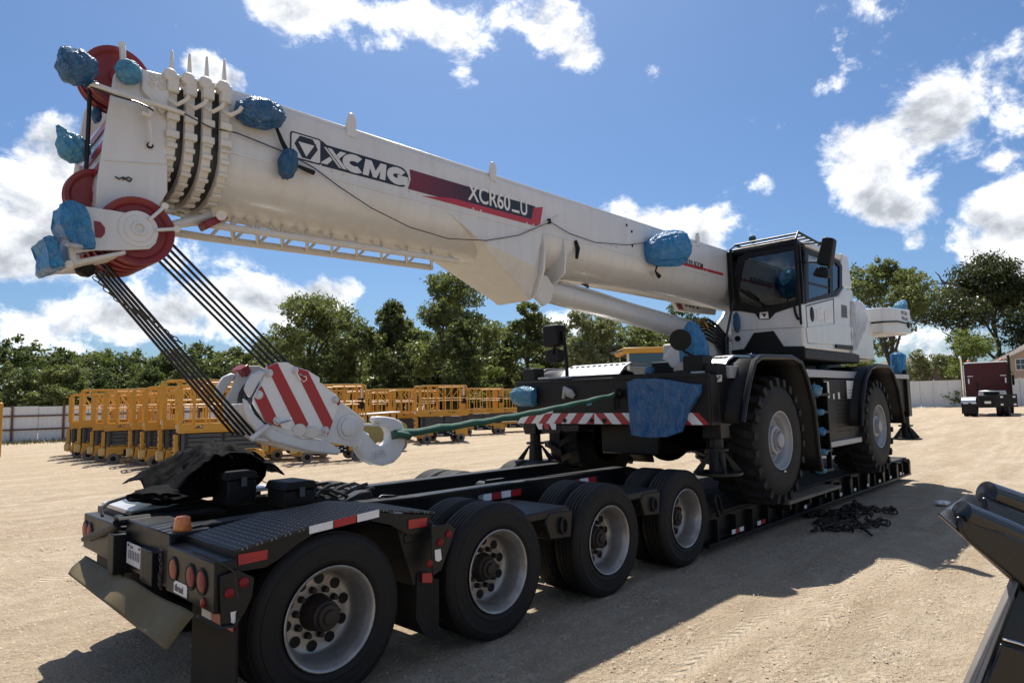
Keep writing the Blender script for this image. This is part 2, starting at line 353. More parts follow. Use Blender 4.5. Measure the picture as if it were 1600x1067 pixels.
# ------------------------------------------------------------------ ground
def terr(x,y):
    t=np.clip((x-16)/28,0,1); t=t*t*(3-2*t); return .42*t
def npnoise(x,y,seed=0):
    # cheap value noise on arrays
    xi=np.floor(x).astype(np.int64); yi=np.floor(y).astype(np.int64); xf=x-xi; yf=y-yi
    def h(a,b):
        n=(a*374761393+b*668265263+seed*1442695041)&0x7fffffff; n=((n^(n>>13))*1274126177)&0x7fffffff; n=n^(n>>16)
        return (n&0xffff)/65535.
    u=xf*xf*(3-2*xf); v=yf*yf*(3-2*yf)
    return (h(xi,yi)*(1-u)+h(xi+1,yi)*u)*(1-v)+(h(xi,yi+1)*(1-u)+h(xi+1,yi+1)*u)*v
def gheight(x,y):
    z=terr(x,y)
    d=np.sqrt((x+2)**2+(y+3.6)**2)
    a=np.exp(-d/60)
    z=z+a*(.06*(npnoise(x*.55,y*.55,1)-.5)+.045*(npnoise(x*2.1,y*2.1,2)-.5)+.026*(npnoise(x*6,y*6,3)-.5)+.018*(npnoise(x*15,y*15,4)-.5))
    # wheel ruts running with the lane
    yy=y-.10*x+.5*np.sin(x*.12)
    for c,wd,dp in ((-2.55,.16,.045),(-2.1,.14,.035),(-1.35,.15,.04),(4.6,.2,.06),(5.1,.16,.045),(6.6,.2,.06),(8.2,.3,.06),(9.5,.25,.06),(11.3,.25,.06),(13.6,.3,.07),(15.8,.3,.07)):
        q=(yy-c)/wd
        z=z-a*dp*np.exp(-q*q)*(.6+.8*npnoise(x*3.,y*.7,9))+a*dp*.7*(np.exp(-(np.abs(q)-1.8)**2*2))*npnoise(x*5.,y*5.,8)
    fl=np.clip((np.abs(y-1.3)-1.9)/.8,0,1); inx=((x>-1.2)&(x<14)).astype(float); k=1-inx*(1-fl)*.7
    return (z-.012)*k
def axis_pts(c,near,far0,far1,n0,n1,n2):
    a=np.linspace(c-near,c+near*2.4,n0); 
    lo=c-near-np.geomspace(.08,far0,n1)[::-1]; hi=c+near*2.4+np.geomspace(.08,far1,n2)
    return np.concatenate([lo,a,hi])
gx=axis_pts(0.,3.2,500,900,30,330,130); gy=axis_pts(-3.,2.2,500,900,30,260,140)
GX,GY=np.meshgrid(gx,gy,indexing='ij'); GZ=gheight(GX,GY)
nx,ny=len(gx),len(gy)
me=bpy.data.meshes.new('ground'); vs=np.stack([GX,GY,GZ],-1).reshape(-1,3)
idx=np.arange(nx*ny).reshape(nx,ny); fs=np.stack([idx[:-1,:-1],idx[1:,:-1],idx[1:,1:],idx[:-1,1:]],-1).reshape(-1,4)
me.vertices.add(len(vs)); me.vertices.foreach_set('co',vs.ravel().astype(np.float32))
me.loops.add(fs.size); me.loops.foreach_set('vertex_index',fs.ravel().astype(np.int32))
me.polygons.add(len(fs)); me.polygons.foreach_set('loop_start',np.arange(0,fs.size,4,dtype=np.int32)); me.polygons.foreach_set('loop_total',np.full(len(fs),4,dtype=np.int32))
me.update(); me.validate()
me.polygons.foreach_set('use_smooth',[True]*len(me.polygons))
go=bpy.data.objects.new('ground',me); COL.objects.link(go); go['kind']='structure'
m=bpy.data.materials.new('caliche_ground'); m.use_nodes=True; t=m.node_tree; t.nodes.clear(); q=NG(t)
p=q.n('ShaderNodeBsdfPrincipled'); o=q.n('ShaderNodeOutputMaterial'); q.l(p.outputs[0],o.inputs[0])
tc=q.n('ShaderNodeTexCoord'); v=tc.outputs['Object']
mp=q.n('ShaderNodeMapping'); mp.inputs['Rotation'].default_value=(0,0,math.radians(-6)); mp.inputs['Scale'].default_value=(.16,1,1); q.l(v,mp.inputs[0])
mp2=q.n('ShaderNodeMapping'); mp2.inputs['Rotation'].default_value=(0,0,math.radians(-9)); mp2.inputs['Scale'].default_value=(.045,1,1); q.l(v,mp2.inputs[0]); lines=q.noise(mp2.outputs[0],4.5,5,.6); big=q.noise(v,.22,4,.6); streak=q.noise(mp.outputs[0],1.7,6,.65); mid=q.noise(v,2.6,6,.65); fine=q.noise(v,38,5,.7); grit=q.noise(v,120,3,.7)
vo=q.n('ShaderNodeTexVoronoi'); vo.inputs['Scale'].default_value=26; q.l(v,vo.inputs['Vector']); sv=q.n('ShaderNodeSeparateXYZ'); q.l(vo.outputs['Color'],sv.inputs[0])
vo2=q.n('ShaderNodeTexVoronoi'); vo2.inputs['Scale'].default_value=7.5; q.l(v,vo2.inputs['Vector']); sv2=q.n('ShaderNodeSeparateXYZ'); q.l(vo2.outputs['Color'],sv2.inputs[0])
clod=q.noise(v,9,4,.75)
c=q.mix(q.ramp(big,[(.35,0),(.65,1)]),(.72,.605,.455),(.80,.695,.54))
c=q.mix(q.m('MULTIPLY_ADD',streak,3.4,-1.25,clamp=True),(.50,.40,.285),c)
c=q.mix(q.m('MULTIPLY_ADD',mid,2.4,-.75,clamp=True),q.mix(.65,c,(.36,.28,.19)),c)  # darker dirt clumps, relief shading of the rough ground put into the colour
c=q.mix(q.m('MULTIPLY',q.m('MULTIPLY_ADD',fine,6,-3.1,clamp=True),.7),c,(.66,.58,.46))
c=q.mix(q.m('MULTIPLY',q.m('MULTIPLY_ADD',fine,-7,3.0,clamp=True),.75),c,(.16,.12,.085))  # dark speckle: tiny shadows between the grit painted into the colour
c=q.mix(q.m('MULTIPLY_ADD',grit,4.,-1.55,clamp=True),q.mix(.62,c,(.16,.115,.07)),c)  # finer grit, its small shadows likewise put into the colour
q.l(c,p.inputs['Base Color']); p.inputs['Roughness'].default_value=.95; p.inputs['Specular IOR Level'].default_value=.12
b=q.n('ShaderNodeBump'); b.inputs['Strength'].default_value=1.0; b.inputs['Distance'].default_value=.05
c=q.mix(q.m('MULTIPLY',q.m('MULTIPLY_ADD',lines,-7,3.2,clamp=True),.6),c,(.38,.285,.185)); q.l(c,p.inputs['Base Color'])
patch=q.noise(v,.55,5,.65); gm=q.m('MULTIPLY',q.m('MULTIPLY_ADD',patch,3.6,-1.45,clamp=True),q.m('MULTIPLY_ADD',lines,-5,3.2,clamp=True))
c=q.mix(q.m('MULTIPLY',q.m('MULTIPLY_ADD',sv.outputs[0],3.,-2.35,clamp=True),gm),c,(.80,.70,.55)); c=q.mix(q.m('MULTIPLY',q.m('MULTIPLY_ADD',sv.outputs[1],3.,-2.3,clamp=True),gm),c,(.33,.25,.165))
c=q.mix(q.m('MULTIPLY_ADD',patch,-3.2,1.35,clamp=True),c,q.mix(.5,c,(.44,.34,.225)))
c=q.mix(q.m('MULTIPLY',q.m('MULTIPLY_ADD',sv2.outputs[2],3.,-2.2,clamp=True),.55),c,(.42,.33,.225)); c=q.mix(q.m('MULTIPLY',q.m('MULTIPLY_ADD',clod,-7,3.05,clamp=True),.75),c,(.37,.275,.18))  # tinted cells, then dark clods whose relief shading is painted in
q.l(c,p.inputs['Base Color'])
hh=q.m('ADD',q.m('MULTIPLY',q.m('MULTIPLY',q.m('SUBTRACT',1,vo.outputs['Distance']),.6),gm),q.m('MULTIPLY',clod,1.0)); hh=q.m('ADD',hh,q.m('MULTIPLY',fine,.55))
hh=q.m('ADD',q.m('MULTIPLY',fine,.0),q.m('ADD',hh,q.m('ADD',q.m('MULTIPLY',mid,.9),q.m('MULTIPLY',grit,.22))))
# tread prints of the lorries that crossed the yard
so_=q.n('ShaderNodeSeparateXYZ'); q.l(v,so_.inputs[0]); tr_=None; tb_=None
wob=q.m('MULTIPLY',q.m('SUBTRACT',q.noise(v,.35,2,.5),.5),.7)
for cy,sl,wd in ((-1.78,.075,.13),(-2.15,.075,.13),(-3.1,.10,.14),(-1.25,.02,.1),(5.2,-.03,.16),(5.6,-.03,.16),(7.4,-.03,.16),(7.8,-.03,.16),(10.2,-.06,.2),(12.3,-.06,.2),(16.5,-.02,.25),(18.6,-.02,.25)):
    yy=q.m('SUBTRACT',q.m('ADD',so_.outputs[1],wob),q.m('MULTIPLY_ADD',so_.outputs[0],sl,cy))
    bnd=q.m('SUBTRACT',1.25,q.m('MULTIPLY',q.m('ABSOLUTE',yy),1.25/wd),clamp=True)
    tr_=bnd if tr_ is None else q.m('MAXIMUM',tr_,bnd)
    wv=q.m('SINE',q.m('ADD',q.m('MULTIPLY',so_.outputs[0],58),q.m('MULTIPLY',q.m('ABSOLUTE',yy),90)))
    pr=q.m('MULTIPLY',bnd,q.m('MULTIPLY_ADD',wv,.5,.5)); tb_=pr if tb_ is None else q.m('MAXIMUM',tb_,pr)
brk=q.m('MULTIPLY_ADD',q.noise(v,1.4,6,.72),4.5,-1.95,clamp=True)
tr_=q.m('MULTIPLY',tr_,brk); tb_=q.m('MULTIPLY',tb_,brk)
c=q.mix(q.m('MULTIPLY',tr_,.42),c,(.78,.68,.53)); c=q.mix(q.m('MULTIPLY',tb_,.36),c,(.38,.29,.19)); q.l(c,p.inputs['Base Color'])
hh=q.m('ADD',hh,q.m('MULTIPLY',tb_,-.6))
hh_=q.m('ADD',q.m('MULTIPLY',fine,.55),q.m('ADD',q.m('MULTIPLY',mid,.9),q.m('MULTIPLY',grit,.22))); q.l(hh,b.inputs['Height']); q.l(b.outputs[0],p.inputs['Normal'])
me.materials.append(m)
# loose stones
stone=mat('pale_stone',(.42,.34,.25),.9,0,.35,3)
N=60000
dd=rng.random(N)**.62*13+.6; an=.768+(rng.random(N)-.5)*1.9
px=-2.137+dd*np.cos(an); py=-3.608+dd*np.sin(an)
rr=(.003+.009*rng.random(N)**4)*(1+dd*.05)
pz=gheight(px,py)
base=np.array([(1,0,-.2),(-.5,.87,-.2),(-.5,-.87,-.2),(.3,.3,.75),(-.4,-.1,.7)])
bf=np.array([(0,1,3),(1,2,4),(2,0,3),(1,4,3),(2,3,4)])
th=rng.random(N)*6.28; ct,st=np.cos(th),np.sin(th); sc=np.stack([.7+.8*rng.random(N),.7+.6*rng.random(N),.5+.6*rng.random(N)],-1)*rr[:,None]
B=base[None]*sc[:,None,:]; X=B[...,0]*ct[:,None]-B[...,1]*st[:,None]; Y=B[...,0]*st[:,None]+B[...,1]*ct[:,None]
V=np.stack([X+px[:,None],Y+py[:,None],B[...,2]+pz[:,None]+rr[:,None]*.1],-1).reshape(-1,3)
F=(bf[None]+(np.arange(N)*5)[:,None,None]).reshape(-1,3)
def tri_mesh(name,V,F,m,nv=3):
    me=bpy.data.meshes.new(name); me.vertices.add(len(V)); me.vertices.foreach_set('co',V.ravel().astype(np.float32))
    me.loops.add(F.size); me.loops.foreach_set('vertex_index',F.ravel().astype(np.int32))
    me.polygons.add(len(F)); me.polygons.foreach_set('loop_start',np.arange(0,F.size,nv,dtype=np.int32)); me.polygons.foreach_set('loop_total',np.full(len(F),nv,dtype=np.int32))
    me.update(); me.validate(); me.materials.append(m)
    return me
gm=tri_mesh('gravel',V,F,stone); o=bpy.data.objects.new('gravel',gm); COL.objects.link(o); tag(o,'loose pale stones strewn over the dirt yard','gravel',kind='stuff')
def gz(x,y): return float(gheight(np.array([x]),np.array([y]))[0])
# ------------------------------------------------------------------ fences
def fence(label,name,p0,p1,h,n,corr,rails,postmat,sag=0,group=None):
    p0,p1=Vector(p0),Vector(p1); D=(p1-p0); L=D.length; D/=L; Nn=Vector((-D.y,D.x,0)); Nn=Nn if Nn.dot(CP-p0)>0 else -Nn
    t=thing(name,label,'fence',p0,group)
    pw=L/n; first=None
    for i in range(n):
        a=p0+D*(pw*i+.01); mb=MB(); k=corr
        pts=[]
        for j in range(k+1):
            off=(.018 if j%2 else -.018)
            pts.append(a+D*((pw-.02)*j/k)+Nn*off)
        zz=gz(a.x,a.y); hh=h+random.uniform(-.04,.04)*sag
        vs=[Vector((q.x,q.y,zz+.03)) for q in pts]+[Vector((q.x,q.y,zz+hh)) for q in pts]
        mb.add(vs,[(j,j+1,k+1+j+1,k+1+j) for j in range(k)])
        mb.add([q-Nn*.006 for q in vs],[(j,j+1,k+1+j+1,k+1+j) for j in range(k)])
        mb.build('panel',fencewhite,t,smooth=False)
    zz=gz(p0.x,p0.y)
    for r in rails:
        MB().bar(p0+Vector((0,0,r))+Nn*.06,p1+Vector((0,0,r+gz(p1.x,p1.y)-zz))+Nn*.06,.05,.09).build('rail',postmat,t)
    for i in range(0,n+1,2):
        a=p0+D*(pw*i)+Nn*.07; z0=gz(a.x,a.y)
        MB().box((a.x,a.y,z0+(h+.08)/2),(.09,.09,h+.08)).build('post',postmat,t)
    return t
fence('long white sheet metal fence with rusty rails behind the left row of lifts','metal_fence',(2.8,45.5,0),(22.5,41.,0),2.15,16,10,(.75,1.55),rust,1)
fence('tall white corrugated fence behind the maroon truck','metal_fence',(66,14.5,.35),(73.5,0.5,.35),2.45,14,16,(),fencewhite,0)
# weeds at the fence foot
wm=bpy.data.materials.new('dry_weed'); wm.use_nodes=True; wm.node_tree.nodes['Principled BSDF'].inputs['Base Color'].default_value=(.14,.13,.05,1); wm.node_tree.nodes['Principled BSDF'].inputs['Roughness'].default_value=.9
Nw=2600; tt=rng.random(Nw); X0=2.8+tt*19.7; Y0=45.2-tt*4.5-rng.random(Nw)**2*3.0-.2; hw=.08+.25*rng.random(Nw)**2; aw=rng.random(Nw)*6.28
V=np.stack([np.stack([X0-.03*np.cos(aw),Y0-.03*np.sin(aw),0*X0],-1),np.stack([X0+.03*np.cos(aw),Y0+.03*np.sin(aw),0*X0],-1),np.stack([X0+.1*np.sin(aw*3),Y0+.1*np.cos(aw*2),hw],-1)],1).reshape(-1,3)
o=bpy.data.objects.new('weeds',tri_mesh('weeds',V,np.arange(Nw*3).reshape(-1,3),wm)); COL.objects.link(o); tag(o,'dry weeds along the foot of the left fence','weeds',kind='stuff')
p0=W(2,700,Y=30.); 
tt_=thing('gate_post','yellow steel post cut off by the left edge of the photo','post',(p0.x-.1,p0.y,0))
MB().cyl((p0.x-.1,p0.y,0),(p0.x-.1,p0.y,2.15),.1,12).build('shaft',yellow,tt_); MB().sphere((p0.x-.1,p0.y,2.15),.1,2,(1,1,.5)).build('cap',yellow,tt_)
# ------------------------------------------------------------------ trees
def leafm(name,c1,c2,tr):
    m=bpy.data.materials.new(name); m.use_nodes=True; t=m.node_tree; t.nodes.clear(); q=NG(t)
    o=q.n('ShaderNodeOutputMaterial'); tc=q.n('ShaderNodeTexCoord'); n1=q.noise(tc.outputs['Object'],.9,4,.7)
    c=q.mix(q.m('MULTIPLY_ADD',n1,2.2,-.6,clamp=True),c1,c2)
    d=q.n('ShaderNodeBsdfPrincipled'); q.l(c,d.inputs['Base Color']); d.inputs['Roughness'].default_value=.45; d.inputs['Specular IOR Level'].default_value=.35
    l=q.n('ShaderNodeBsdfTranslucent'); q.l(q.mix(.5,c,(.20,.24,.05)),l.inputs[0])
    mx=q.n('ShaderNodeMixShader'); mx.inputs[0].default_value=tr; q.l(d.outputs[0],mx.inputs[1]); q.l(l.outputs[0],mx.inputs[2]); q.l(mx.outputs[0],o.inputs[0]); return m
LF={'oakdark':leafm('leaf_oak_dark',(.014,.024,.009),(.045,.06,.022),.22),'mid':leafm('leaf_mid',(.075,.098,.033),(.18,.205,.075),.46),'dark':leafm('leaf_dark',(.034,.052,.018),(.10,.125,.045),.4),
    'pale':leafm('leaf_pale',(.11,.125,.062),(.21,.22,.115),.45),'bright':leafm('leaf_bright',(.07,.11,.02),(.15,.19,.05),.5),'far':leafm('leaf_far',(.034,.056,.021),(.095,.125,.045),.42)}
def crown_mesh(blobs,nleaf,size,seed):
    r=np.random.default_rng(seed); vol=np.array([b[3]*b[4]*b[5] for b in blobs])**.72; cnt=(nleaf*vol/vol.sum()).astype(int)
    P=[]
    for b,n in zip(blobs,cnt):
        # twig clusters inside every bough
        k=max(3,n//26); d=r.normal(size=(k,3)); d/=np.linalg.norm(d,axis=1)[:,None]; rad=r.random(k)**.38
        cc=d*rad[:,None]
        sel=r.integers(0,k,n); pts=cc[sel]+r.normal(size=(n,3))*.13
        P.append(pts*np.array(b[3:6])+np.array(b[:3]))
    P=np.concatenate(P); n=len(P)
    a=r.normal(size=(n,3)); a/=np.linalg.norm(a,axis=1)[:,None]; b=r.normal(size=(n,3)); b-=a*(a*b).sum(1)[:,None]; b/=np.linalg.norm(b,axis=1)[:,None]
    s=size*(.6+.8*r.random(n))[:,None]; 
    V=np.stack([P-a*s,P+b*s*.42,P+a*s,P-b*s*.42],1).reshape(-1,3); return V,np.arange(n*4).reshape(-1,4)
def make_blobs(h,wd,seed,kind='round',base=.3):
    r=random.Random(seed); B=[]
    n={'round':16,'tall':18,'wide':20,'bush':9,'open':15}[kind]
    for i in range(n):
        t=r.random(); a=r.random()*6.28
        z=h*(base+(1-base)*(.06+.90*t)); 
        prof={'round':math.sin(PI*min(.97,t*.85+.12)),'tall':(1-.75*t*t)*.75,'wide':math.sin(PI*(t*.8+.15)),'bush':math.sin(PI*(t*.6+.3)),'open':math.sin(PI*min(.96,t*.8+.2))}[kind]
        rad=wd/2*prof*(.35+.65*math.sqrt(r.random()))*.85
        s=wd*r.uniform(.13,.24)*(1.0 if kind!='open' else .8)
        B.append((rad*math.cos(a),rad*math.sin(a),z,s*r.uniform(.9,1.3),s*r.uniform(.9,1.3),s*r.uniform(.65,.95)))
    return B
TM={}
def tree_parts(h,wd,seed,kind,base,leaf,nleaf,size,limbs=7):
    blobs=make_blobs(h,wd,seed,kind,base); V,F=crown_mesh(blobs,nleaf,size,seed)
    cm=tri_mesh('crown',V,F,LF[leaf],4)
    r=random.Random(seed+5); mb=MB(); tr=.018*h+.05; top=h*(base+.35)
    ax=[Vector((.15*math.sin(i*1.3+seed)*h*.04*i,.12*math.cos(i*1.7+seed)*h*.04*i,top*i/5)) for i in range(6)]
    mb.tube(ax,[tr*(1.25 if i==0 else 1-.14*i) for i in range(6)],8)
    for b in sorted(blobs,key=lambda b:-b[3])[:limbs]:
        s=ax[r.randint(2,4)]; e=Vector(b[:3]); md=(s+e)/2+Vector((r.uniform(-.3,.3),r.uniform(-.3,.3),r.uniform(-.1,.4)))*h*.06
        mb.tube([s,md,e],[tr*.5,tr*.32,tr*.1],6)
    return cm,mb
def tree(name,label,cat,base,h,wd,seed,kind='round',bs=.3,leaf='mid',nleaf=7980,size=0.210,group=None,rz=0):
    t=thing(name,label,cat,base,group)
    key=(round(h,1),round(wd,1),seed,kind,leaf)
    cm,mb=tree_parts(h,wd,seed,kind,bs,leaf,nleaf,size)
    c=bpy.data.objects.new('crown',cm); COL.objects.link(c); c.parent=t
    k=mb.build('trunk',barkm,None); k.parent=t; ORG[k.name]=Vector(base); ORG[c.name]=Vector(base)
    t.rotation_euler[2]=rz; return t
def tree_px(name,label,u,vb,vt,wpx,depth,seed,**k):
    b=WD(u,vb,depth); top=WD(u,vt,depth); z0=gz(b.x,b.y)
    h=top.z-z0; wd=wpx/FL*depth
    return tree(name,label,k.pop('cat','tree'),(b.x,b.y,z0-.05),h,wd,seed,**k)
G='trees behind the yard'
tree_px('oak_tree','broad light green tree standing just right of the hook ropes',487,620,456,165,62,11,kind='wide',leaf='mid',nleaf=17100,size=0.189,bs=.22,group=G)
tree_px('cedar_tree','narrow very dark tree left of the tallest tree',612,625,472,95,64,12,kind='tall',leaf='dark',nleaf=15200,size=0.175,bs=.1,group=G)
tree_px('oak_tree','tallest airy tree with split round crown under the boom',698,625,420,165,66,13,kind='open',leaf='mid',nleaf=19950,size=0.175,bs=.25,group=G)
tree_px('cedar_tree','dark dense tree low in front of the tallest tree',735,625,505,110,60,14,kind='round',leaf='dark',nleaf=13300,size=0.175,bs=.08,group=G)
tree_px('cedar_tree','dark dense tree low between the narrow dark tree and the hook',560,625,510,120,60,15,kind='round',leaf='dark',nleaf=12350,size=0.175,bs=.06,group=G)
tree_px('oak_tree','leafy tree behind the boom bracket tip',822,622,468,115,64,16,kind='open',leaf='mid',nleaf=13300,size=0.189,bs=.2,group=G)
tree_px('willow_tree','grey green feathery tree under the lift cylinder',915,622,488,130,52,17,kind='bush',leaf='pale',nleaf=17100,size=0.140,bs=.08,group=G)
tree_px('oak_tree','green tree behind the yellow cab roof under the lift cylinder',1000,618,508,110,62,18,kind='round',leaf='mid',nleaf=11400,size=0.175,bs=.12,group=G)
tree_px('oak_tree','dark leafy tree seen between boom and cab',1065,615,470,120,66,19,kind='round',leaf='dark',nleaf=11400,size=0.175,bs=.2,group=G)
tree_px('oak_tree','small dark tree between feathery tree and boom bracket',868,622,500,80,62,20,kind='round',leaf='dark',nleaf=9500,size=0.175,bs=.1,group=G)
tree_px('shrub','small bright green bush above the far lift rails',768,640,572,62,45,21,cat='shrub',kind='bush',leaf='bright',nleaf=5700,size=0.112,bs=.02)
tree_px('shrub','bright green bush beside the black front mirror post',842,640,570,50,42,22,cat='shrub',kind='bush',leaf='bright',nleaf=4180,size=0.112,bs=.02)
tree_px('oak_tree','spreading tree with gaps behind the counterweight',1395,612,400,170,78,23,kind='open',leaf='mid',nleaf=13000,size=0.224,bs=.3)
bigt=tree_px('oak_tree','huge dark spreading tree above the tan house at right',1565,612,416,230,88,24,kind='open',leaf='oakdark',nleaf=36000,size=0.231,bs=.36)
tree_px('shrub','bright leafy bush behind the maroon truck cab',1528,612,520,120,61,25,cat='shrub',kind='bush',leaf='bright',nleaf=9500,size=0.140,bs=.04)
tree_px('shrub','thin ragged bush behind the fence beside the counterweight',1450,612,548,80,66,26,cat='shrub',kind='bush',leaf='pale',nleaf=4940,size=0.140,bs=.04)
# bare branch reaching left out of the big tree
bb=thing('bare_branch','bare crooked branch reaching left over the truck from the dark tree','branch',WD(1510,452,84))
MB().tube([WD(1516,464,86),WD(1505,452,85),WD(1490,444,84),WD(1472,440,84),WD(1467,430,84),WD(1461,425,84)],[.13,.12,.11,.10,.08,.04],6).tube([WD(1485,443,84),WD(1462,443,84),WD(1452,446,84)],[.11,.08,.04],5).tube([WD(1505,530,84),WD(1490,528,84),WD(1472,518,84)],[.16,.11,.05],5).split('limb',barkm,bb)
# far tree line at left: six kinds, copied
protos=[]
for i in range(6):
    cm,mb=tree_parts(8.5,9.,100+i,['round','wide','round','open','wide','round'][i],.05,'far' if i%3 else 'mid',9000,.25,5)
    k=mb.build('trunk',barkm,None); protos.append((cm,k.data)); bpy.data.objects.remove(k)
ordn=['first','second','third','fourth','fifth','sixth','seventh','eighth','ninth','tenth','eleventh','twelfth','thirteenth','fourteenth','fifteenth','sixteenth','seventeenth','eighteenth','nineteenth','twentieth']
far=[]
tops=[(-70,556),(-25,550),(12,541),(45,553),(78,551),(112,558),(146,550),(180,553),(214,560),(248,556),(282,550),(316,547),(350,553),(384,548),(420,540),(455,545)]
for i,(u,v) in enumerate(tops):
    dp=82+7*math.sin(i*2.4); far.append((u,v,dp,'%s tree from the left edge in the distant tree line'%ordn[i],i%6,G))
for i,(u,v) in enumerate([(-20,572),(40,578),(100,570),(160,580),(222,576),(290,572),(352,570)]):
    far.append((u,v,66+3*math.cos(i*2),'%s low bushy tree from the left in front of the distant tree line'%ordn[i],(i*5+2)%6,'low trees along the left fence'))
for i,(u,v) in enumerate([(520,520),(640,512),(705,500),(790,510),(880,520),(950,512),(1040,520),(1110,530),(590,530)]):
    far.append((u,v,90+3*i,'background tree filling the gap at %s'%['the far side of the hook block','left of the tallest trunk','the middle of the tallest tree','the boom bracket','the lift cylinder middle','the yellow cab','the wrapped column','the cab corner','the narrow dark tree'][i],(i*2+1)%6,G))
for i,(u,v) in enumerate([(1345,560),(1425,566),(1490,560),(1600,545)]):
    far.append((u,v,85,'background tree low behind %s'%['the crane cab rear','the brown roof','the maroon truck roof','the tan house gable'][i],(i*2)%6,'trees behind the right fence'))
for u,v,dp,lab,k,gr in far:
    b=WD(u,630,dp); z0=gz(b.x,b.y); hh=WD(u,v,dp).z-z0; sc=hh/8.5
    t=thing('oak_tree',lab,'tree',(b.x,b.y,z0-.1),gr); t.scale=(sc*1.05,sc*1.05,sc); t.rotation_euler[2]=random.uniform(0,6.28)
    for nm,dt in (('crown',protos[k][0]),('trunk',protos[k][1])):
        c=bpy.data.objects.new(nm,dt); COL.objects.link(c); c.parent=t
# a dark belt of undergrowth closing the wood
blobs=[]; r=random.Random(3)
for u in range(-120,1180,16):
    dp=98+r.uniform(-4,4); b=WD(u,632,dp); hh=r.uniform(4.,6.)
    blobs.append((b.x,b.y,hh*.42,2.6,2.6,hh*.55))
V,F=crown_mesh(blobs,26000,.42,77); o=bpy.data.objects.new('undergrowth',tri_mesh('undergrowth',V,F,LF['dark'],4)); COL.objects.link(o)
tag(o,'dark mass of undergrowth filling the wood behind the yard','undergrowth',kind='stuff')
# ------------------------------------------------------------------ houses
def house(name,label,base,ax,ln,dp,hw,hr,wallm,win=None):
    base=Vector(base); A=Vector(ax).normalized(); Bv=Vector((-A.y,A.x,0)); t=thing(name,label,'house',base); Zv=Vector((0,0,1))
    if Bv.dot(CP-base)>0: Bv=-Bv
    # gable end faces the yard: A across the gable, Bv into the distance
    mb=MB(); n=int(hw/.18)
    MB().prism([base,base+A*ln,base+A*ln+Zv*hw,base+A*ln/2+Zv*(hw+hr),base+Zv*hw],Bv*dp).build('wall',wallm,t)
    for i in range(n+int(hr/.18)):
        z=.1+i*.18; 
        if z<hw: a0,a1=0,ln
        else: kk=(z-hw)/hr; a0,a1=ln/2*kk,ln-ln/2*kk
        if a1-a0<.3: break
        p=base+Zv*z-Bv*.012; 
        MB().box(p+A*((a0+a1)/2),(a1-a0,.02,.165),(A,Bv,Zv)).build('siding_board',wallm,t)
    for s in (0,1):
        e=base+A*(ln*s)+Zv*hw+A*((s*2-1)*.35)-Zv*(.35*hr/(ln/2)); rg=base+A*ln/2+Zv*(hw+hr)
        nn=Vector((0,0,.12))
        MB().prism([e-Bv*.35+nn*.2,rg-Bv*.35+nn*.2,rg-Bv*.35+nn*1.4,e-Bv*.35+nn*1.4],Bv*(dp+.7)).build('roof',roofb,t)
        MB().bar(e-Bv*.37+nn*.6,rg-Bv*.37+nn*.6,.04,.2).build('fascia',decalwhite,t)
    if win:
        for (a,z,ww,hh) in win:
            c=base+A*a+Zv*z-Bv*.03
            wo=MB(); 
            for dx,dz,sx,sz in ((-ww/2,0,.08,hh+.08),(ww/2,0,.08,hh+.08),(0,-hh/2,ww,.08),(0,hh/2,ww,.08),(0,0,ww,.05),(0,0,.03,hh)):
                wo.box(c+A*dx+Zv*dz,(sx,.08,sz),(A,Bv,Zv))
            f=wo.build('window',decalwhite,t); MB().box(c+Bv*.01,(ww-.06,.02,hh-.06),(A,Bv,Zv)).build('pane',houseglass,f)
ra=Vector((CR.x,CR.y,0)).normalized()
b0=WD(1563,637,74); hd_=Vector((b0.x-CP.x,b0.y-CP.y,0)).normalized(); hA=Matrix.Rotation(math.radians(9),3,'Z')@Vector((hd_.y,-hd_.x,0))
house('tan_house','tan house with horizontal boards and gable at the right edge',(b0.x,b0.y,.3),hA,11,8,4.7,2.9,siding,[(2.2,4.4,.9,1.2)])
b0=WD(1392,637,80); house('brown_house','low brown house with shingled roof behind the white fence',(b0.x,b0.y,.3),ra,8.2,8,3.4,2.2,roofb)
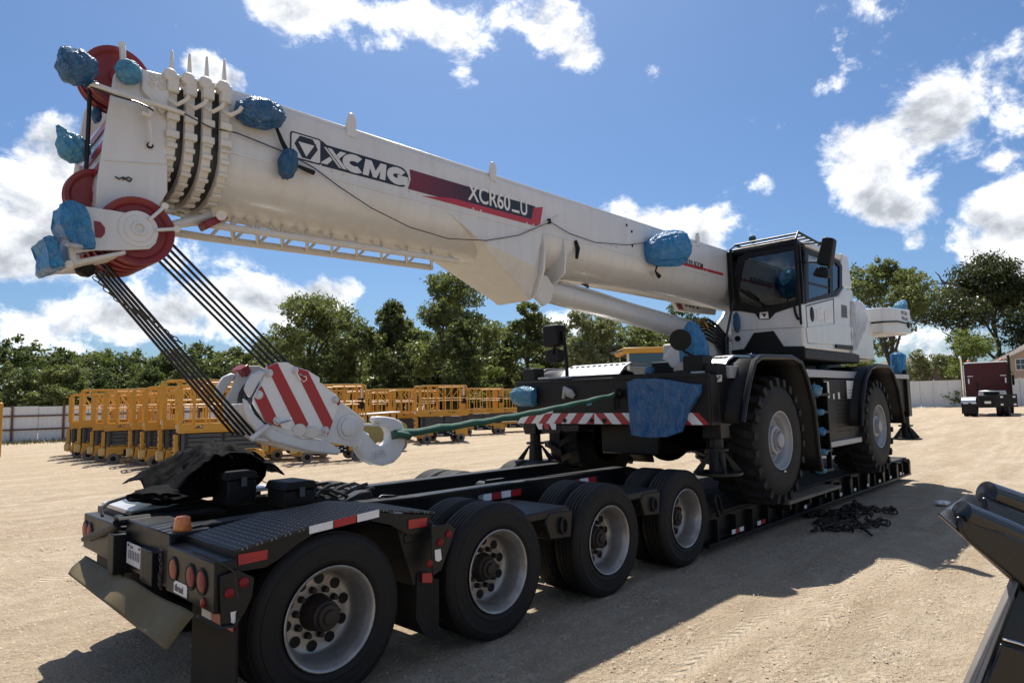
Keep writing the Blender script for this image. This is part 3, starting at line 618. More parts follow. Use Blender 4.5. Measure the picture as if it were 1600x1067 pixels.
# ------------------------------------------------------------------ lowboy trailer
def tread_mat():
    m=bpy.data.materials.new('tread_plate'); m.use_nodes=True; t=m.node_tree; t.nodes.clear(); q=NG(t)
    p=q.n('ShaderNodeBsdfPrincipled'); o=q.n('ShaderNodeOutputMaterial'); q.l(p.outputs[0],o.inputs[0])
    tc=q.n('ShaderNodeTexCoord'); sx=q.n('ShaderNodeSeparateXYZ'); q.l(tc.outputs['Object'],sx.inputs[0])
    u=q.m('MULTIPLY',sx.outputs[0],24); v=q.m('MULTIPLY',sx.outputs[1],24)
    par=q.m('MODULO',q.m('ADD',q.m('FLOOR',u),q.m('FLOOR',v)),2); par=q.m('ABSOLUTE',par)
    lx=q.m('SUBTRACT',q.m('FRACT',u),.5); ly=q.m('SUBTRACT',q.m('FRACT',v),.5)
    a=q.m('ABSOLUTE',q.m('ADD',lx,ly)); b=q.m('ABSOLUTE',q.m('SUBTRACT',lx,ly))
    mn=q.m('ADD',q.m('MULTIPLY',a,q.m('SUBTRACT',1,par)),q.m('MULTIPLY',b,par)); mj=q.m('ADD',q.m('MULTIPLY',b,q.m('SUBTRACT',1,par)),q.m('MULTIPLY',a,par))
    h=q.m('SUBTRACT',1.35,q.m('ADD',q.m('MULTIPLY',mj,1.6),q.m('MULTIPLY',mn,5.0)),clamp=True)
    n=q.noise(tc.outputs['Object'],5,5,.65)
    c=q.mix(h,(.014,.014,.015),(.42,.42,.425)); c=q.mix(q.m('MULTIPLY_ADD',n,1.2,-.6,clamp=True),c,(.06,.05,.042))  # lozenges paler: worn metal, with their highlights also put into the colour
    q.l(c,p.inputs['Base Color']); q.l(q.m('MULTIPLY_ADD',h,-.26,.56),p.inputs['Roughness']); q.l(q.m('MULTIPLY_ADD',h,.6,.1),p.inputs['Metallic'])
    bp=q.n('ShaderNodeBump'); bp.inputs['Strength'].default_value=1; bp.inputs['Distance'].default_value=.006; q.l(h,bp.inputs['Height']); q.l(bp.outputs[0],p.inputs['Normal'])
    return m
treadm=tread_mat()
TR=thing('lowboy_trailer','long black multi axle lowboy trailer with four visible dual wheels carrying the crane','trailer',(0,1.25,0))
def tyre_prof(wd,R,r):
    P=[(.03,r-.01),(.006,r+.012),(-.002,r+.03),(-.005,r+.034),(-.005,r+.05),(-.002,r+.054),(-.006,r+.095),(-.002,r+.125),(-.004,r+.129),(-.003,r+.135),(.002,r+.139),(.006,R-.035),(.022,R-.012),(.034,R-.004)]
    n=5; a=.034; st=(wd-.068)/n
    for i in range(n):
        P+=[(a+st*i+.0,R),(a+st*(i+1)-.008,R)]
        if i<n-1: P+=[(a+st*(i+1)-.008,R-.014),(a+st*(i+1),R-.014)]
    P+=[(wd-.034,R-.004),(wd-.022,R-.012),(wd-.006,R-.035),(wd+.006,r+.1),(wd+.004,r+.05),(wd-.006,r+.012),(wd-.03,r-.01)]
    return P
def make_wheel(x,y,s,hub_out=True,c=.5,R=.5,parent=TR):
    """dual road wheel, outer face at y, s=+1 when the body of the wheel lies towards +y"""
    ax=(0,s,0); C0=Vector((x,y,c))
    rim=MB().lathe(C0,ax,[(.0,.306),(-.004,.300),(.0,.290),(.012,.284),(.035,.272),(.06,.262),(.15,.256),(.185,.245),(.198,.225),(.20,.2),(.195,.12),(.19,.05),(.19,.0)],48).build('wheel',alu,parent,ang=50)
    MB().lathe(C0,ax,tyre_prof(.265,R,.305),64).build('tyre',rubber,rim,ang=38)
    hh=MB(); ln=MB()
    for k in range(10):
        a=2*PI*k/10+.2; p=C0+Vector((math.cos(a)*.198,s*.193,math.sin(a)*.198)); hh.cyl(p-Vector((0,s*.002,0)),p+Vector((0,s*.012,0)),.033,14)
    hh.split('hand_hole',plastic,rim) if s>0 else hh.build('hand_hole',plastic,rim)
    for k in range(10):
        a=2*PI*k/10+.5; p=C0+Vector((math.cos(a)*.138,s*.195,math.sin(a)*.138)); ln.cyl(p,p-Vector((0,s*.04,0)),.023,6,.017)
    ln.split('lug_nut',darkhub,rim) if s>0 else ln.build('lug_nut',darkhub,rim)
    ho=.0 if x<.5 else .07
    MB().lathe(C0,ax,[(.196,.112),(.18,.108),(.13+ho*.6,.10),(.06+ho,.088),(.05+ho,.075),(.03+ho,.07),(.025+ho,.045),(.01+ho,.042),(.006+ho,.03),(.006+ho,0)],28).build('hub',darkhub,rim)
    # inner twin
    MB().lathe(C0+Vector((0,s*.31,0)),ax,tyre_prof(.265,R,.305),64).build('inner_tyre',rubber,rim,ang=38)
    return rim
WX=[0.,1.41,2.823,4.208]
for i,x in enumerate(WX):
    make_wheel(x,0,1); make_wheel(x,2.55,-1)
    MB().cyl((x,.3,.5),(x,2.2,.5),.075,14).build('axle',frameblack,TR)
# rails of the neck
def rail(y,name='rail'):
    mb=MB(); 
    prof=[(-.62,.80,1.02),(.2,.78,1.03),(1.2,.70,1.0),(4.25,.68,.985),(4.75,.42,.88),(5.0,.2,.52)]
    for (x0,a0,b0),(x1,a1,b1) in zip(prof[:-1],prof[1:]):
        mb.add([(x0,y-.012,a0),(x0,y+.012,a0),(x0,y-.012,b0),(x0,y+.012,b0),(x1,y-.012,a1),(x1,y+.012,a1),(x1,y-.012,b1),(x1,y+.012,b1)],[(0,1,3,2),(4,6,7,5),(0,4,5,1),(2,3,7,6),(0,2,6,4),(1,5,7,3)])
        for za,zb in ((a0,a1),(b0,b1)):
            mb.add([(x0,y-.075,za-.012),(x0,y+.075,za-.012),(x0,y-.075,za+.012),(x0,y+.075,za+.012),(x1,y-.075,zb-.012),(x1,y+.075,zb-.012),(x1,y-.075,zb+.012),(x1,y+.075,zb+.012)],[(0,1,3,2),(4,6,7,5),(0,4,5,1),(2,3,7,6),(0,2,6,4),(1,5,7,3)])
    return mb.build(name,frameblack,TR,smooth=False,bev=.004)
rail(.82); rail(1.75)
for x in (.55,1.5,2.3,3.1,3.9,4.5):
    MB().bb(x-.05,x+.05,.83,1.74,.72,.86).build('cross_member',frameblack,TR,bev=.006)
MB().bb(.95,1.35,.9,1.66,.86,.90).build('cover_plate',silver,TR,bev=.004)
MB().cyl((2.62,1.2,.86),(2.62,1.5,.86),.09,14).bb(2.5,2.74,1.25,1.3,.78,.98).build('winch',frameblack,TR)
# reflective tape along the near rail
for a,b,mm in ((1.95,2.05,tapewhite),(2.06,2.17,tapered),(2.18,2.30,tapewhite),(2.31,2.44,tapered),(3.05,3.18,tapewhite),(3.19,3.33,tapered),(3.34,3.48,tapewhite),(3.49,3.62,tapered),(.98,1.06,tapewhite)):
    MB().bb(a,b,.735,.739,.885,.945).bb(a,b,.739,.81,.9,.93).build('reflective_tape',mm,TR,smooth=False)
# fenders over the rear axle
PF=[(-.60,1.0),(-.16,1.06),(.35,1.092),(.78,1.022)]
for y0,y1 in ((-.012,.66),(1.9,2.562)):
    top=MB()
    for (xa,za),(xb,zb) in zip(PF[:-1],PF[1:]):
        top.add([(xa,y0,za),(xb,y0,zb),(xb,y1,zb),(xa,y1,za),(xa,y0,za-.012),(xb,y0,zb-.012),(xb,y1,zb-.012),(xa,y1,za-.012)],[(0,1,2,3),(7,6,5,4),(0,4,5,1),(2,6,7,3),(0,3,7,4),(1,5,6,2)])
    fd=top.build('fender',treadm,TR,smooth=False)
    yo=y0+.002 if y0<1 else y1-.014
    sk=[(365,862),(480,823),(592,801),(672,804),(672,831),(637,835),(612,820),(575,812),(535,815),(500,828),(465,850),(435,874),(415,886),(372,893)]
    pts=WL(sk,Y=-.012)
    MB().prism([Vector((p.x,yo,p.z)) for p in pts],(0,.012,0)).build('skirt',frameblack,fd,smooth=False)
    MB().bb(-.612,-.598,y0,y1,.90,1.002).build('lip',frameblack,fd,bev=.003)
    if y0<1:
        for u0,u1,va,vb,mm in ((483,520,832,0,tapewhite),(522,556,0,0,tapered),(558,592,0,0,tapewhite)):
            f=lambda u:(826-(u-483)*.245,838-(u-483)*.245)
            a,b=f(u0),f(u1); MB().prism(WL([(u0,a[0]-4),(u1,b[0]-4),(u1,b[1]-4),(u0,a[1]-4)],Y=-.013),(0,-.003,0)).build('reflector',mm,fd,smooth=False)
        MB().prism(WL([(372,866),(418,858),(417,873),(372,883)],Y=-.013),(0,-.003,0)).build('reflector',tapered,fd,smooth=False)
        MB().prism(WL([(638,812),(667,808),(666,822),(638,826)],Y=-.013),(0,-.003,0)).build('reflector',tapered,fd,smooth=False)
        for y in (.16,.42):
            MB().bb(-.616,-.61,y,y+.1,.935,.965).build('slot',plastic,fd,bev=.002)
# tail frame, light boxes
XT=-.72
tl=MB().bb(XT+.02,-.45,.66,1.5,.70,1.02).build('tail_frame',frameblack,TR,bev=.008)
MB().prism([Vector((-.62,.66,1.0)),Vector((-.62,.80,1.0)),Vector((-.62,.88,.93)),Vector((-.62,1.02,.93)),Vector((-.62,1.10,1.0)),Vector((-.62,1.9,1.0)),Vector((-.62,1.9,.97)),Vector((-.62,.66,.9))],(-.05,0,0)).build('tail_plate',frameblack,TR,bev=.003)
for y0,y1,sd_ in ((-.09,.64,1),(1.55,2.52,-1)):
    bx=MB()
    ych=-.09 if sd_==1 else 2.52
    P_=[Vector((XT,y0+(.03 if sd_==1 else 0),.705)),Vector((XT,y1-(.03 if sd_==-1 else 0),.705)),Vector((XT,y1-(.03 if sd_==-1 else 0),.965)),Vector((XT,y0+(.03 if sd_==1 else 0),.965))]
    bx.prism(P_,(.12,0,0)); lb=bx.build('light_box',frameblack,TR,bev=.008,seg=2)
    yL=[.52,.255,.10] if sd_==1 else [1.72,2.30,2.42]
    for k,y in enumerate(yL):
        z=.845; r=.058
        MB().torus((XT-.002,y,z),(1,0,0),r+.006,.009,24,8).build('grommet',plastic,lb)
        MB().lathe((XT-.003,y,z),(-1,0,0),[(0,r),(.006,r-.004),(.012,r*.6),(.013,0)],24).build('lamp',amberred if k==0 else redlens,lb)
    if sd_==1:
        MB().lathe((XT-.003,.07,.742),(-1,0,0),[(0,.028),(.008,.024),(.012,0)],18).build('lamp',redlens,lb)
        lg=MB().prism([Vector((XT-.002,y,z)) for y,z in ((.50,.72),(.30,.72),(.30,.79),(.50,.79))],(-.004,0,0)).build('badge',decalwhite,lb,bev=.002)
        text('badge_lettering','tibrand',inkgrey,lb,(XT-.0065,.482,.735),.055,(0,-1,0),(0,0,1),bold=.0015,ext=.0015,sx=.82)
# licence plate and pockets
lp=MB().bb(XT-.012,XT-.006,1.06,1.36,.755,.895).build('licence_plate',plate,TR,bev=.004)
for k in range(7): MB().bb(XT-.014,XT-.0122,1.10+k*.033,1.114+k*.033,.795,.85).build('digit',plateink,lp,smooth=False)
text('plate_lettering','TEXAS',plateink,lp,(XT-.0125,1.30,.862),.026,(0,-1,0),(0,0,1),ext=.0008)
for y in (1.1,1.32): MB().cyl((XT-.016,y,.878),(XT-.012,y,.878),.009,8).build('bolt',plastic,lp)
MB().bb(XT-.02,XT+.1,1.0,1.055,.70,.90).build('pocket',frameblack,TR,bev=.004); MB().bb(XT-.03,XT+.1,.80,.99,.70,.9).build('pocket',plastic,TR,bev=.004)
MB().bb(XT-.08,XT+.05,1.40,1.53,.68,.94).build('pocket',plastic,TR,bev=.006)
ch=MB()
for k in range(9): ch.torus((XT-.012,.70+.012*math.sin(k),.72+k*.024),(1,0,.2*(-1)**k),.02,.005,10,5)
ch.build('safety_chain',chainm,TR)
# side plates with round red lamps
for pts,lamps,tag2 in (([(344,900),(372,890),(398,902),(394,932),(384,955),(370,975),(345,982)],[(381,909,8),(358,926,8)],(365,965)),
                       ([(674,822),(703,818),(712,826),(702,856),(690,890),(676,900)],[(701,834,6),(688,847,6),(671,880,6)],(684,868))):
    yy=-.085
    sp=MB().prism(WL(pts,Y=yy),(0,.01,0)).build('lamp_plate',frameblack,TR,bev=.003)
    for u,v,r in lamps:
        c=W(u,v,Y=yy-.002); rr=r/FL*(c-CP).dot(CF); MB().lathe(c,(0,-1,0),[(0,rr),(.006,rr*.95),(.014,rr*.5),(.016,0)],18).build('lamp',redlens,sp)
    u,v=tag2; MB().prism(WL([(u-5,v-9),(u+4,v-11),(u+6,v+5),(u+1,v+9),(u-4,v+7)],Y=yy-.003),(0,-.003,0)).build('torn_sticker',decalwhite,sp,smooth=False)
# wires looping round the lamp plate
MB().tube(WL([(300,862),(318,868),(350,882),(366,893),(368,915),(372,935)],Y=-.08),.006,6).tube(WL([(308,962),(322,968),(340,981),(366,978),(374,965)],Y=-.1),.008,6).build('cable',hose,TR)
# mudflaps and tape behind the tail
fl=MB().prism([Vector((XT+.1,y,z)) for y,z in ((-.1,.70),(.5,.70),(.5,.16),(-.1,.13))],(.012,0,0)).build('mudflap',mudflap,TR,sub=2)
MB().prism([Vector((XT+.096,y,z)) for y,z in ((-.08,.655),(.20,.655),(.20,.60),(-.08,.60))],(-.004,0,0)).build('reflective_tape',tapered,TR,smooth=False)
MB().prism([Vector((XT+.096,y,z)) for y,z in ((.21,.655),(.34,.655),(.34,.60),(.21,.60))],(-.004,0,0)).build('reflective_tape',tapewhite,TR,smooth=False)
MB().prism([Vector((XT+.1,y,z)) for y,z in ((2.05,.70),(2.5,.70),(2.5,.48),(2.05,.34))],(.012,0,0)).build('mudflap',mudflap,TR)
MB().prism(WL([(686,905),(652,895),(650,965),(662,990),(686,1000)],Y=.02),(0,.5,0)).build('mudflap',mudflap,TR)
MB().prism(WL([(660,895),(676,895),(675,910),(660,910)],Y=-.005),(0,.006,0)).build('reflective_tape',tapered,TR,smooth=False)
MB().prism([Vector((x,.03,z)) for x,z in ((.50,.95),(.80,.95),(.80,.55),(.62,.55))],(0,.62,0)).build('fender_bracket',frameblack,TR,bev=.006)
MB().bb(.55,.9,.02,.75,.84,.90).build('fender_support',frameblack,TR,bev=.006)
# arms with lashing rings between the wheels
for x in (2.0,3.40):
    a=MB().bb(x-.5,x+.27,.01,.75,.80,.87).build('outrigger_arm',frameblack,TR,bev=.012,seg=2)
    MB().prism([Vector((x+.30,.0,.835)),Vector((x+.27,.0,.61)),Vector((x+.0,.0,.63)),Vector((x-.06,.0,.79)),Vector((x+.0,.0,.85))],(0,.28,0)).build('ring_block',frameblack,a,bev=.012,seg=2)
    MB().prism([Vector((x+.09,-.004,.79)),Vector((x+.22,-.004,.79)),Vector((x+.22,-.004,.66)),Vector((x+.09,-.004,.66))],(0,.02,0)).build('ring_recess',plastic,a,bev=.02)
    mb=MB(); c=Vector((x+.155,-.02,.725)); pts=[c+Vector((.042*math.cos(t_),0,.062*math.sin(t_))) for t_ in [2*PI*k/16 for k in range(17)]]
    mb.tube(pts,.012,8); mb.build('lashing_ring',frameblack,a)
# amber beacon at the tail
bc=W(285,829,X=-.6); bz=MB().lathe(bc+Vector((0,0,-.03)),(0,0,1),[(0,0),(0,.055),(.03,.055),(.03,.05)],20).build('beacon',plastic,TR)
MB().lathe(bc,(0,0,1),[(0,.052),(.012,.054),(.05,.048),(.078,.045),(.088,.036),(.09,0)],22).build('lens',amber,bz)
# bar lying across the tail
MB().tube(WL([(131,842),(150,835),(178,823),(184,817)],X=XT-.03),[.02,.028,.03,.03],10).build('tie_bar',plastic,TR)
MB().tube([W(184,815,X=XT-.03),W(350,795,Y=1.5)],[.03,.03],10).build('tie_bar',plastic,TR)
# far ramp under the tarp
MB().prism([Vector((-.60,1.75,1.005)),Vector((-.60,2.5,1.005)),Vector((-.1,2.5,1.07)),Vector((.5,2.5,1.07)),Vector((.5,1.75,1.07)),Vector((-.1,1.75,1.07))],(0,0,.03)).build('ramp_plate',silver,TR,smooth=False)
# clutter on the neck
for (c,d) in (((.04,1.5,1.13),(.22,.30,.19)),((.31,1.12,1.09),(.24,.30,.12))):
    b=MB().box(c,d).build('storage_box',plastic,TR,bev=.015,seg=2)
    z=c[2]+d[2]/2; x0,x1,y0,y1=c[0]-d[0]/2-.015,c[0]+d[0]/2+.015,c[1]-d[1]/2-.015,c[1]+d[1]/2+.015
    MB().prism([Vector((x0,y0,z)),Vector((x0+.03,y0,z+.06)),Vector((x1-.03,y0,z+.06)),Vector((x1,y0,z))],(0,y1-y0,0)).build('lid',plastic,b,bev=.01,seg=2)
    MB().bb(c[0]-.02,c[0]+.02,y0-.012,y0,z-.05,z+.02).build('latch',liftgrey,b)
hz=MB()
for k in range(6):
    p0=Vector((.45+.02*k,1.0+.12*k,1.02)); pts=[p0+Vector((.14*t_,.05*math.sin(t_*3+k),.045*math.sin(t_*2+k)+.05)) for t_ in [j*.5 for j in range(8)]]
    hz.tube(pts,.016,7)
hz.split('air_hose',hose,TR)
MB().prism(WL([(540,783),(566,768),(580,766),(586,782)],Y=.9),(0,.12,0)).build('chain_box',frameblack,TR,bev=.01)
MB().tube(WL([(592,778),(596,775),(614,775),(622,777),(618,782),(596,783),(592,780)],Y=.86),.012,8).build('shackle',plastic,TR)
# ---- lower deck
MB().bb(4.75,13.4,.12,.26,.14,.40).build('side_beam',frameblack,TR,bev=.006); MB().bb(4.75,13.4,2.24,2.38,.14,.40).build('side_beam',frameblack,TR,bev=.006)
MB().bb(4.9,13.35,.8,.92,.10,.36).build('side_beam',frameblack,TR); MB().bb(4.9,13.35,1.6,1.72,.10,.36).build('side_beam',frameblack,TR)
for k in range(9):
    y0=.13+k*.252
    for (xa,xb) in ((4.8,8.9),(8.915,13.3)):
        MB().bb(xa,xb,y0,y0+.24,.372+random.uniform(0,.008),.425+random.uniform(0,.008)).build('deck_board',deckwood,TR,bev=.004)
MB().bb(13.3,13.42,.1,2.4,.12,.44).build('end_beam',frameblack,TR,bev=.01)
MB().bb(4.72,13.4,.03,.11,.09,.13).build('rub_rail',frameblack,TR,bev=.006)
for k in range(19):
    x=4.95+k*.46
    MB().bb(x-.012,x+.012,.035,.12,.11,.37).build('stake_pocket',frameblack,TR)
    if k%2==0 and k>6: 
        MB().prism([Vector((x,.02,.13)),Vector((x+.1,.02,.13)),Vector((x+.13,.02,.36)),Vector((x+.05,.02,.43)),Vector((x-.02,.02,.3))],(0,.1,0)).build('chain_ratchet',frameblack,TR,bev=.01)
for k,(x,mm) in enumerate(((5.25,tapewhite),(5.34,tapered),(5.46,tapewhite),(5.95,tapewhite),(6.08,tapered),(9.0,tapewhite),(9.7,tapewhite),(10.4,tapewhite),(11.1,tapewhite),(11.8,tapewhite),(12.5,tapewhite),(7.5,tapewhite))):
    MB().bb(x,x+.10,.015,.02,.165,.215).build('reflective_tape',mm,TR,smooth=False)
for x0,x1 in ((6.55,7.5),(7.52,8.55)):
    MB().bb(x0,x1,-.16,.11,.355,.40).build('extension_board',wood,TR,bev=.006)
for x in (6.6,7.3,7.9,8.5): MB().bb(x-.03,x+.03,-.15,.12,.29,.352).build('board_bracket',frameblack,TR)
# swan-neck drop to the deck and its lever
MB().prism([Vector((4.45,.1,.70)),Vector((4.75,.1,.70)),Vector((5.0,.1,.43)),Vector((5.0,.1,.16)),Vector((4.7,.1,.16)),Vector((4.62,.1,.45))],(0,2.3,0)).build('neck_drop',frameblack,TR,bev=.01)
MB().tube([(5.0,.05,.40),(4.93,.05,.58),(4.96,.05,.66),(5.03,.05,.62),(5.1,.05,.42)],.018,8).build('lever',frameblack,TR)
# ---- olive vinyl hung over the tail
def cloth(name,quad,nu,nv,amp,fr,seed,m,th=.006,parent=None):
    a,b,c,d=[Vector(q) for q in quad]; mb=MB(); vs=[]
    nrm=(b-a).cross(d-a).normalized()
    for i in range(nu+1):
        for j in range(nv+1):
            u,v=i/nu,j/nv; p=(a*(1-u)+b*u)*(1-v)+(d*(1-u)+c*u)*v
            k=noise.noise(p*fr+Vector((seed,0,0)))+.5*noise.noise(p*fr*2.4+Vector((seed,3,0))); vs.append(p+nrm*amp*k)
    mb.add(vs,[(i*(nv+1)+j,(i+1)*(nv+1)+j,(i+1)*(nv+1)+j+1,i*(nv+1)+j+1) for i in range(nu) for j in range(nv)])
    o=mb.build(name,m,parent,ang=80); s=o.modifiers.new('thick','SOLIDIFY'); s.thickness=th; return o
xo=XT-.05
o=cloth('vinyl_sheet',[W(134,868,X=xo),W(308,962,X=xo),W(262,1017,X=xo-.12),W(113,902,X=xo-.12)],22,10,.045,2.6,1,olive)
tag(o,'olive vinyl sheet hanging across the trailer tail below the lights','sheet')
# ---- rolled tarp
def blob(name,label,cat,c,r,seed,m,amp=.25,fr=2.2,sub=4,pinch=None,group=None,parent=None,rot=None):
    bm=bmesh.new(); bmesh.ops.create_icosphere(bm,subdivisions=sub,radius=1)
    c=Vector(c); r=Vector(r); sv=Vector((seed*1.7,seed*.9,seed*2.3))
    for v in bm.verts:
        p=v.co.copy(); 
        # ridged folds: creases where the film is gathered
        k=noise.noise(p*fr*.8+sv)*.9+(1-2.4*abs(noise.noise(p*fr*1.6+sv*2)))*.32+(1-2*abs(noise.noise(p*fr*3.6+sv*3)))*.15+(1-2*abs(noise.noise(p*fr*8+sv*4)))*.05
        q=p*(1+amp*k)
        if pinch: q=pinch(q)
        q=Vector((q.x*r.x,q.y*r.y,q.z*r.z))
        if rot: q=rot@q
        v.co=q
    me=bpy.data.meshes.new(name); bm.to_mesh(me); bm.free(); me.materials.append(m)
    me.polygons.foreach_set('use_smooth',[True]*len(me.polygons)); me.set_sharp_from_angle(angle=math.radians(75))
    o=bpy.data.objects.new(name,me); COL.objects.link(o)
    if parent is None: o.location=c; tag(o,label,cat,group); ORG[o.name]=c
    else:
        me.transform(Matrix.Translation(c-ORG[parent.name])); o.parent=parent; ORG[o.name]=ORG[parent.name]
    return o
def tarp():
    t=thing('rolled_tarp','bundle of black tarp rolled up on the far side of the trailer tail','tarp',(-.05,1.95,1.10))
    c0=Vector((.05,1.62,1.26)); mb=MB()
    # spiral roll seen at its end, axis across the trailer
    n=150; vs=[]; turns=5.2
    for j in range(9):
        y=1.55+j*.1
        for i in range(n):
            a=turns*2*PI*i/n; rad=.03+.155*i/n+.014*noise.noise(Vector((a*.9,y*3,1)))+.008*noise.noise(Vector((a*3,y*7,4)))
            vs.append((c0.x+1.6*rad*math.cos(a)+.03*noise.noise(Vector((y*4,a,0))),y+.02*noise.noise(Vector((a*1.2,j,3))),c0.z+1.0*rad*math.sin(a)+.012*noise.noise(Vector((a,y*5,9)))))
    mb.add(vs,[(j*n+i,j*n+i+1,(j+1)*n+i+1,(j+1)*n+i) for j in range(8) for i in range(n-1)])
    o=mb.build('roll',tarpblack,t,ang=60); s=o.modifiers.new('thick','SOLIDIFY'); s.thickness=.008
    # the tarp thrown over the roll: a low dome with folds running down to the tail
    dome=MB(); nu,nv=60,44; vs=[]
    for i in range(nu+1):
        for j in range(nv+1):
            u,v=i/nu,j/nv; x=-.45+.91*u; y=1.52+1.0*v; dp_=min(1,max(0,(x+.50)/.38))
            e=1-((x-.02)/.50)**2 if x>.02 else 1-((x-.02)/.56)**2
            z=1.085+.36*max(0,e)**.6*(dp_ if v<.3 else max(dp_,min(1,(v-.3)*3)))*(1-.35*v*v)*(.35+.65*min(1,max(0,(1-abs(v-.42)/.62)))**.4)
            fo=.03*(1-2.2*abs(noise.noise(Vector((x*6+y*3,y*8,11)))))+.022*math.sin(7*y+9*x+2.5*noise.noise(Vector((x*3,y*3,0))))+.035*noise.noise(Vector((x*5,y*4,2)))+.024*(1-2*abs(noise.noise(Vector((x*11,y*9,5)))))+.012*(1-2*abs(noise.noise(Vector((x*23,y*19,6)))))
            vs.append((x+.03*noise.noise(Vector((y*5,x*2,7))),y+.03*noise.noise(Vector((x*5,y*2,9))),max(1.09,z+fo*max(.25,e))))
    dome.add(vs,[(i*(nv+1)+j,(i+1)*(nv+1)+j,(i+1)*(nv+1)+j+1,i*(nv+1)+j+1) for i in range(nu) for j in range(nv)])
    o=dome.build('top_sheet',tarpblack,t,ang=80); s_=o.modifiers.new('thick','SOLIDIFY'); s_.thickness=.01
    blob('fold',None,None,(-.36,1.75,1.13),(.22,.26,.06),5,tarpblack,.35,2.4,4,parent=t)
    cloth('flap',[(-.42,1.6,1.10),(.22,1.55,1.10),(.2,1.62,1.42),(-.12,1.62,1.42)],18,10,.04,5,4,tarpblack,.006,t)
    MB().tube([W(208,773,Y=1.9),W(170,785,Y=1.8),W(158,795,Y=1.75),W(160,806,Y=1.7)],.012,7).build('tie_rope',hose,t)
    MB().tube([(.2,1.6,1.22),(.35,1.4,1.13),(.5,1.25,1.08)],.004,5).build('tie_rope',hose,t)
tarp()
# ------------------------------------------------------------------ rough terrain crane
CRN=thing('mobile_crane','white rough terrain crane with long boom loaded on the lowboy trailer','crane',(8,1.3,.42))
YB=.87; YC=1.3; HB=.43
def boom_prof(hw,zt,zb,rt=.05,n=12):
    """half rounded U section: flat top, straight sides, round belly; returns (y,z) ring"""
    zs=zb+.34; P=[]
    for k in range(4): a=PI/2*k/3; P.append((-hw+rt-rt*math.sin(a),zt-rt+rt*math.cos(a)))
    P.append((-hw,zs+.06))
    for k in range(n+1):
        a=PI*k/n; P.append((-hw*math.cos(a),zs-(zs-zb)*math.sin(a)**.85))
    P.append((hw,zs+.06))
    for k in range(4): a=PI/2*k/3; P.append((hw-rt+rt*math.cos(PI/2-a)*0+rt*math.cos(a)*1.0,zt-rt+rt*math.sin(a)))
    return P
def section(x0,x1,hw,zt,zb,cap=True):
    P=boom_prof(hw,zt,zb); n=len(P); mb=MB()
    vs=[(x,YC+y,z) for x in (x0,x1) for y,z in P]
    fs=[(i,(i+1)%n,n+(i+1)%n,n+i) for i in range(n)]
    if cap: fs+=[tuple(range(n))[::-1],tuple(range(n,2*n))]
    return mb.add(vs,fs)
BM=section(-.32,9.3,HB,4.0,3.19).build('boom',white,CRN,ang=30)
# belly seam, side stiffener strip with bolts, top flange
MB().bb(-.3,7.9,YB-.006,YB+.004,3.535,3.56).build('seam_strip',white,BM,bev=.002)
bo=MB()
for x in [.55+.75*k for k in range(9)]:
    for d in (-.05,.05): bo.cyl((x+d,YB-.012,3.60),(x+d,YB,3.60),.009,8)
bo.split('bolt',white,BM)
MB().bb(-.28,8.9,YB+.02,YB+.10,3.985,4.016).build('top_flange',white,BM,bev=.004)
MB().bb(-.25,.55,YB+.18,YB+.30,4.0,4.085).build('hydraulic_line',creamy,BM,bev=.02,seg=2)
MB().cyl((.55,YB+.24,4.05),(.66,YB+.24,4.05),.055,14).build('hydraulic_line',creamy,BM)
for u,v in ((549,185),(770,262),(1090,372)):
    p=W(u,v,Y=YB); 
    MB().prism([Vector((p.x-.045,YB-.01,3.93)),Vector((p.x+.045,YB-.01,3.93)),Vector((p.x+.045,YB-.01,4.08)),Vector((p.x+.02,YB-.01,4.13)),Vector((p.x-.02,YB-.01,4.13)),Vector((p.x-.045,YB-.01,4.05))],(0,.03,0)).build('lifting_lug',white,BM,bev=.006)
MB().tube([(-1.0,1.22,4.02),(-.4,1.22,4.10),(.6,1.2,4.075),(3.,1.2,4.055),(9,1.2,4.06)],.014,7).build('winch_rope',rope,BM)
# thin holes on the side
for u,v in ((979,352),(987,362),(988,384)):
    p=W(u,v,Y=YB-.001); MB().cyl(p,p+Vector((0,-.004,0)),.018,12).build('bolt_hole',plastic,BM)
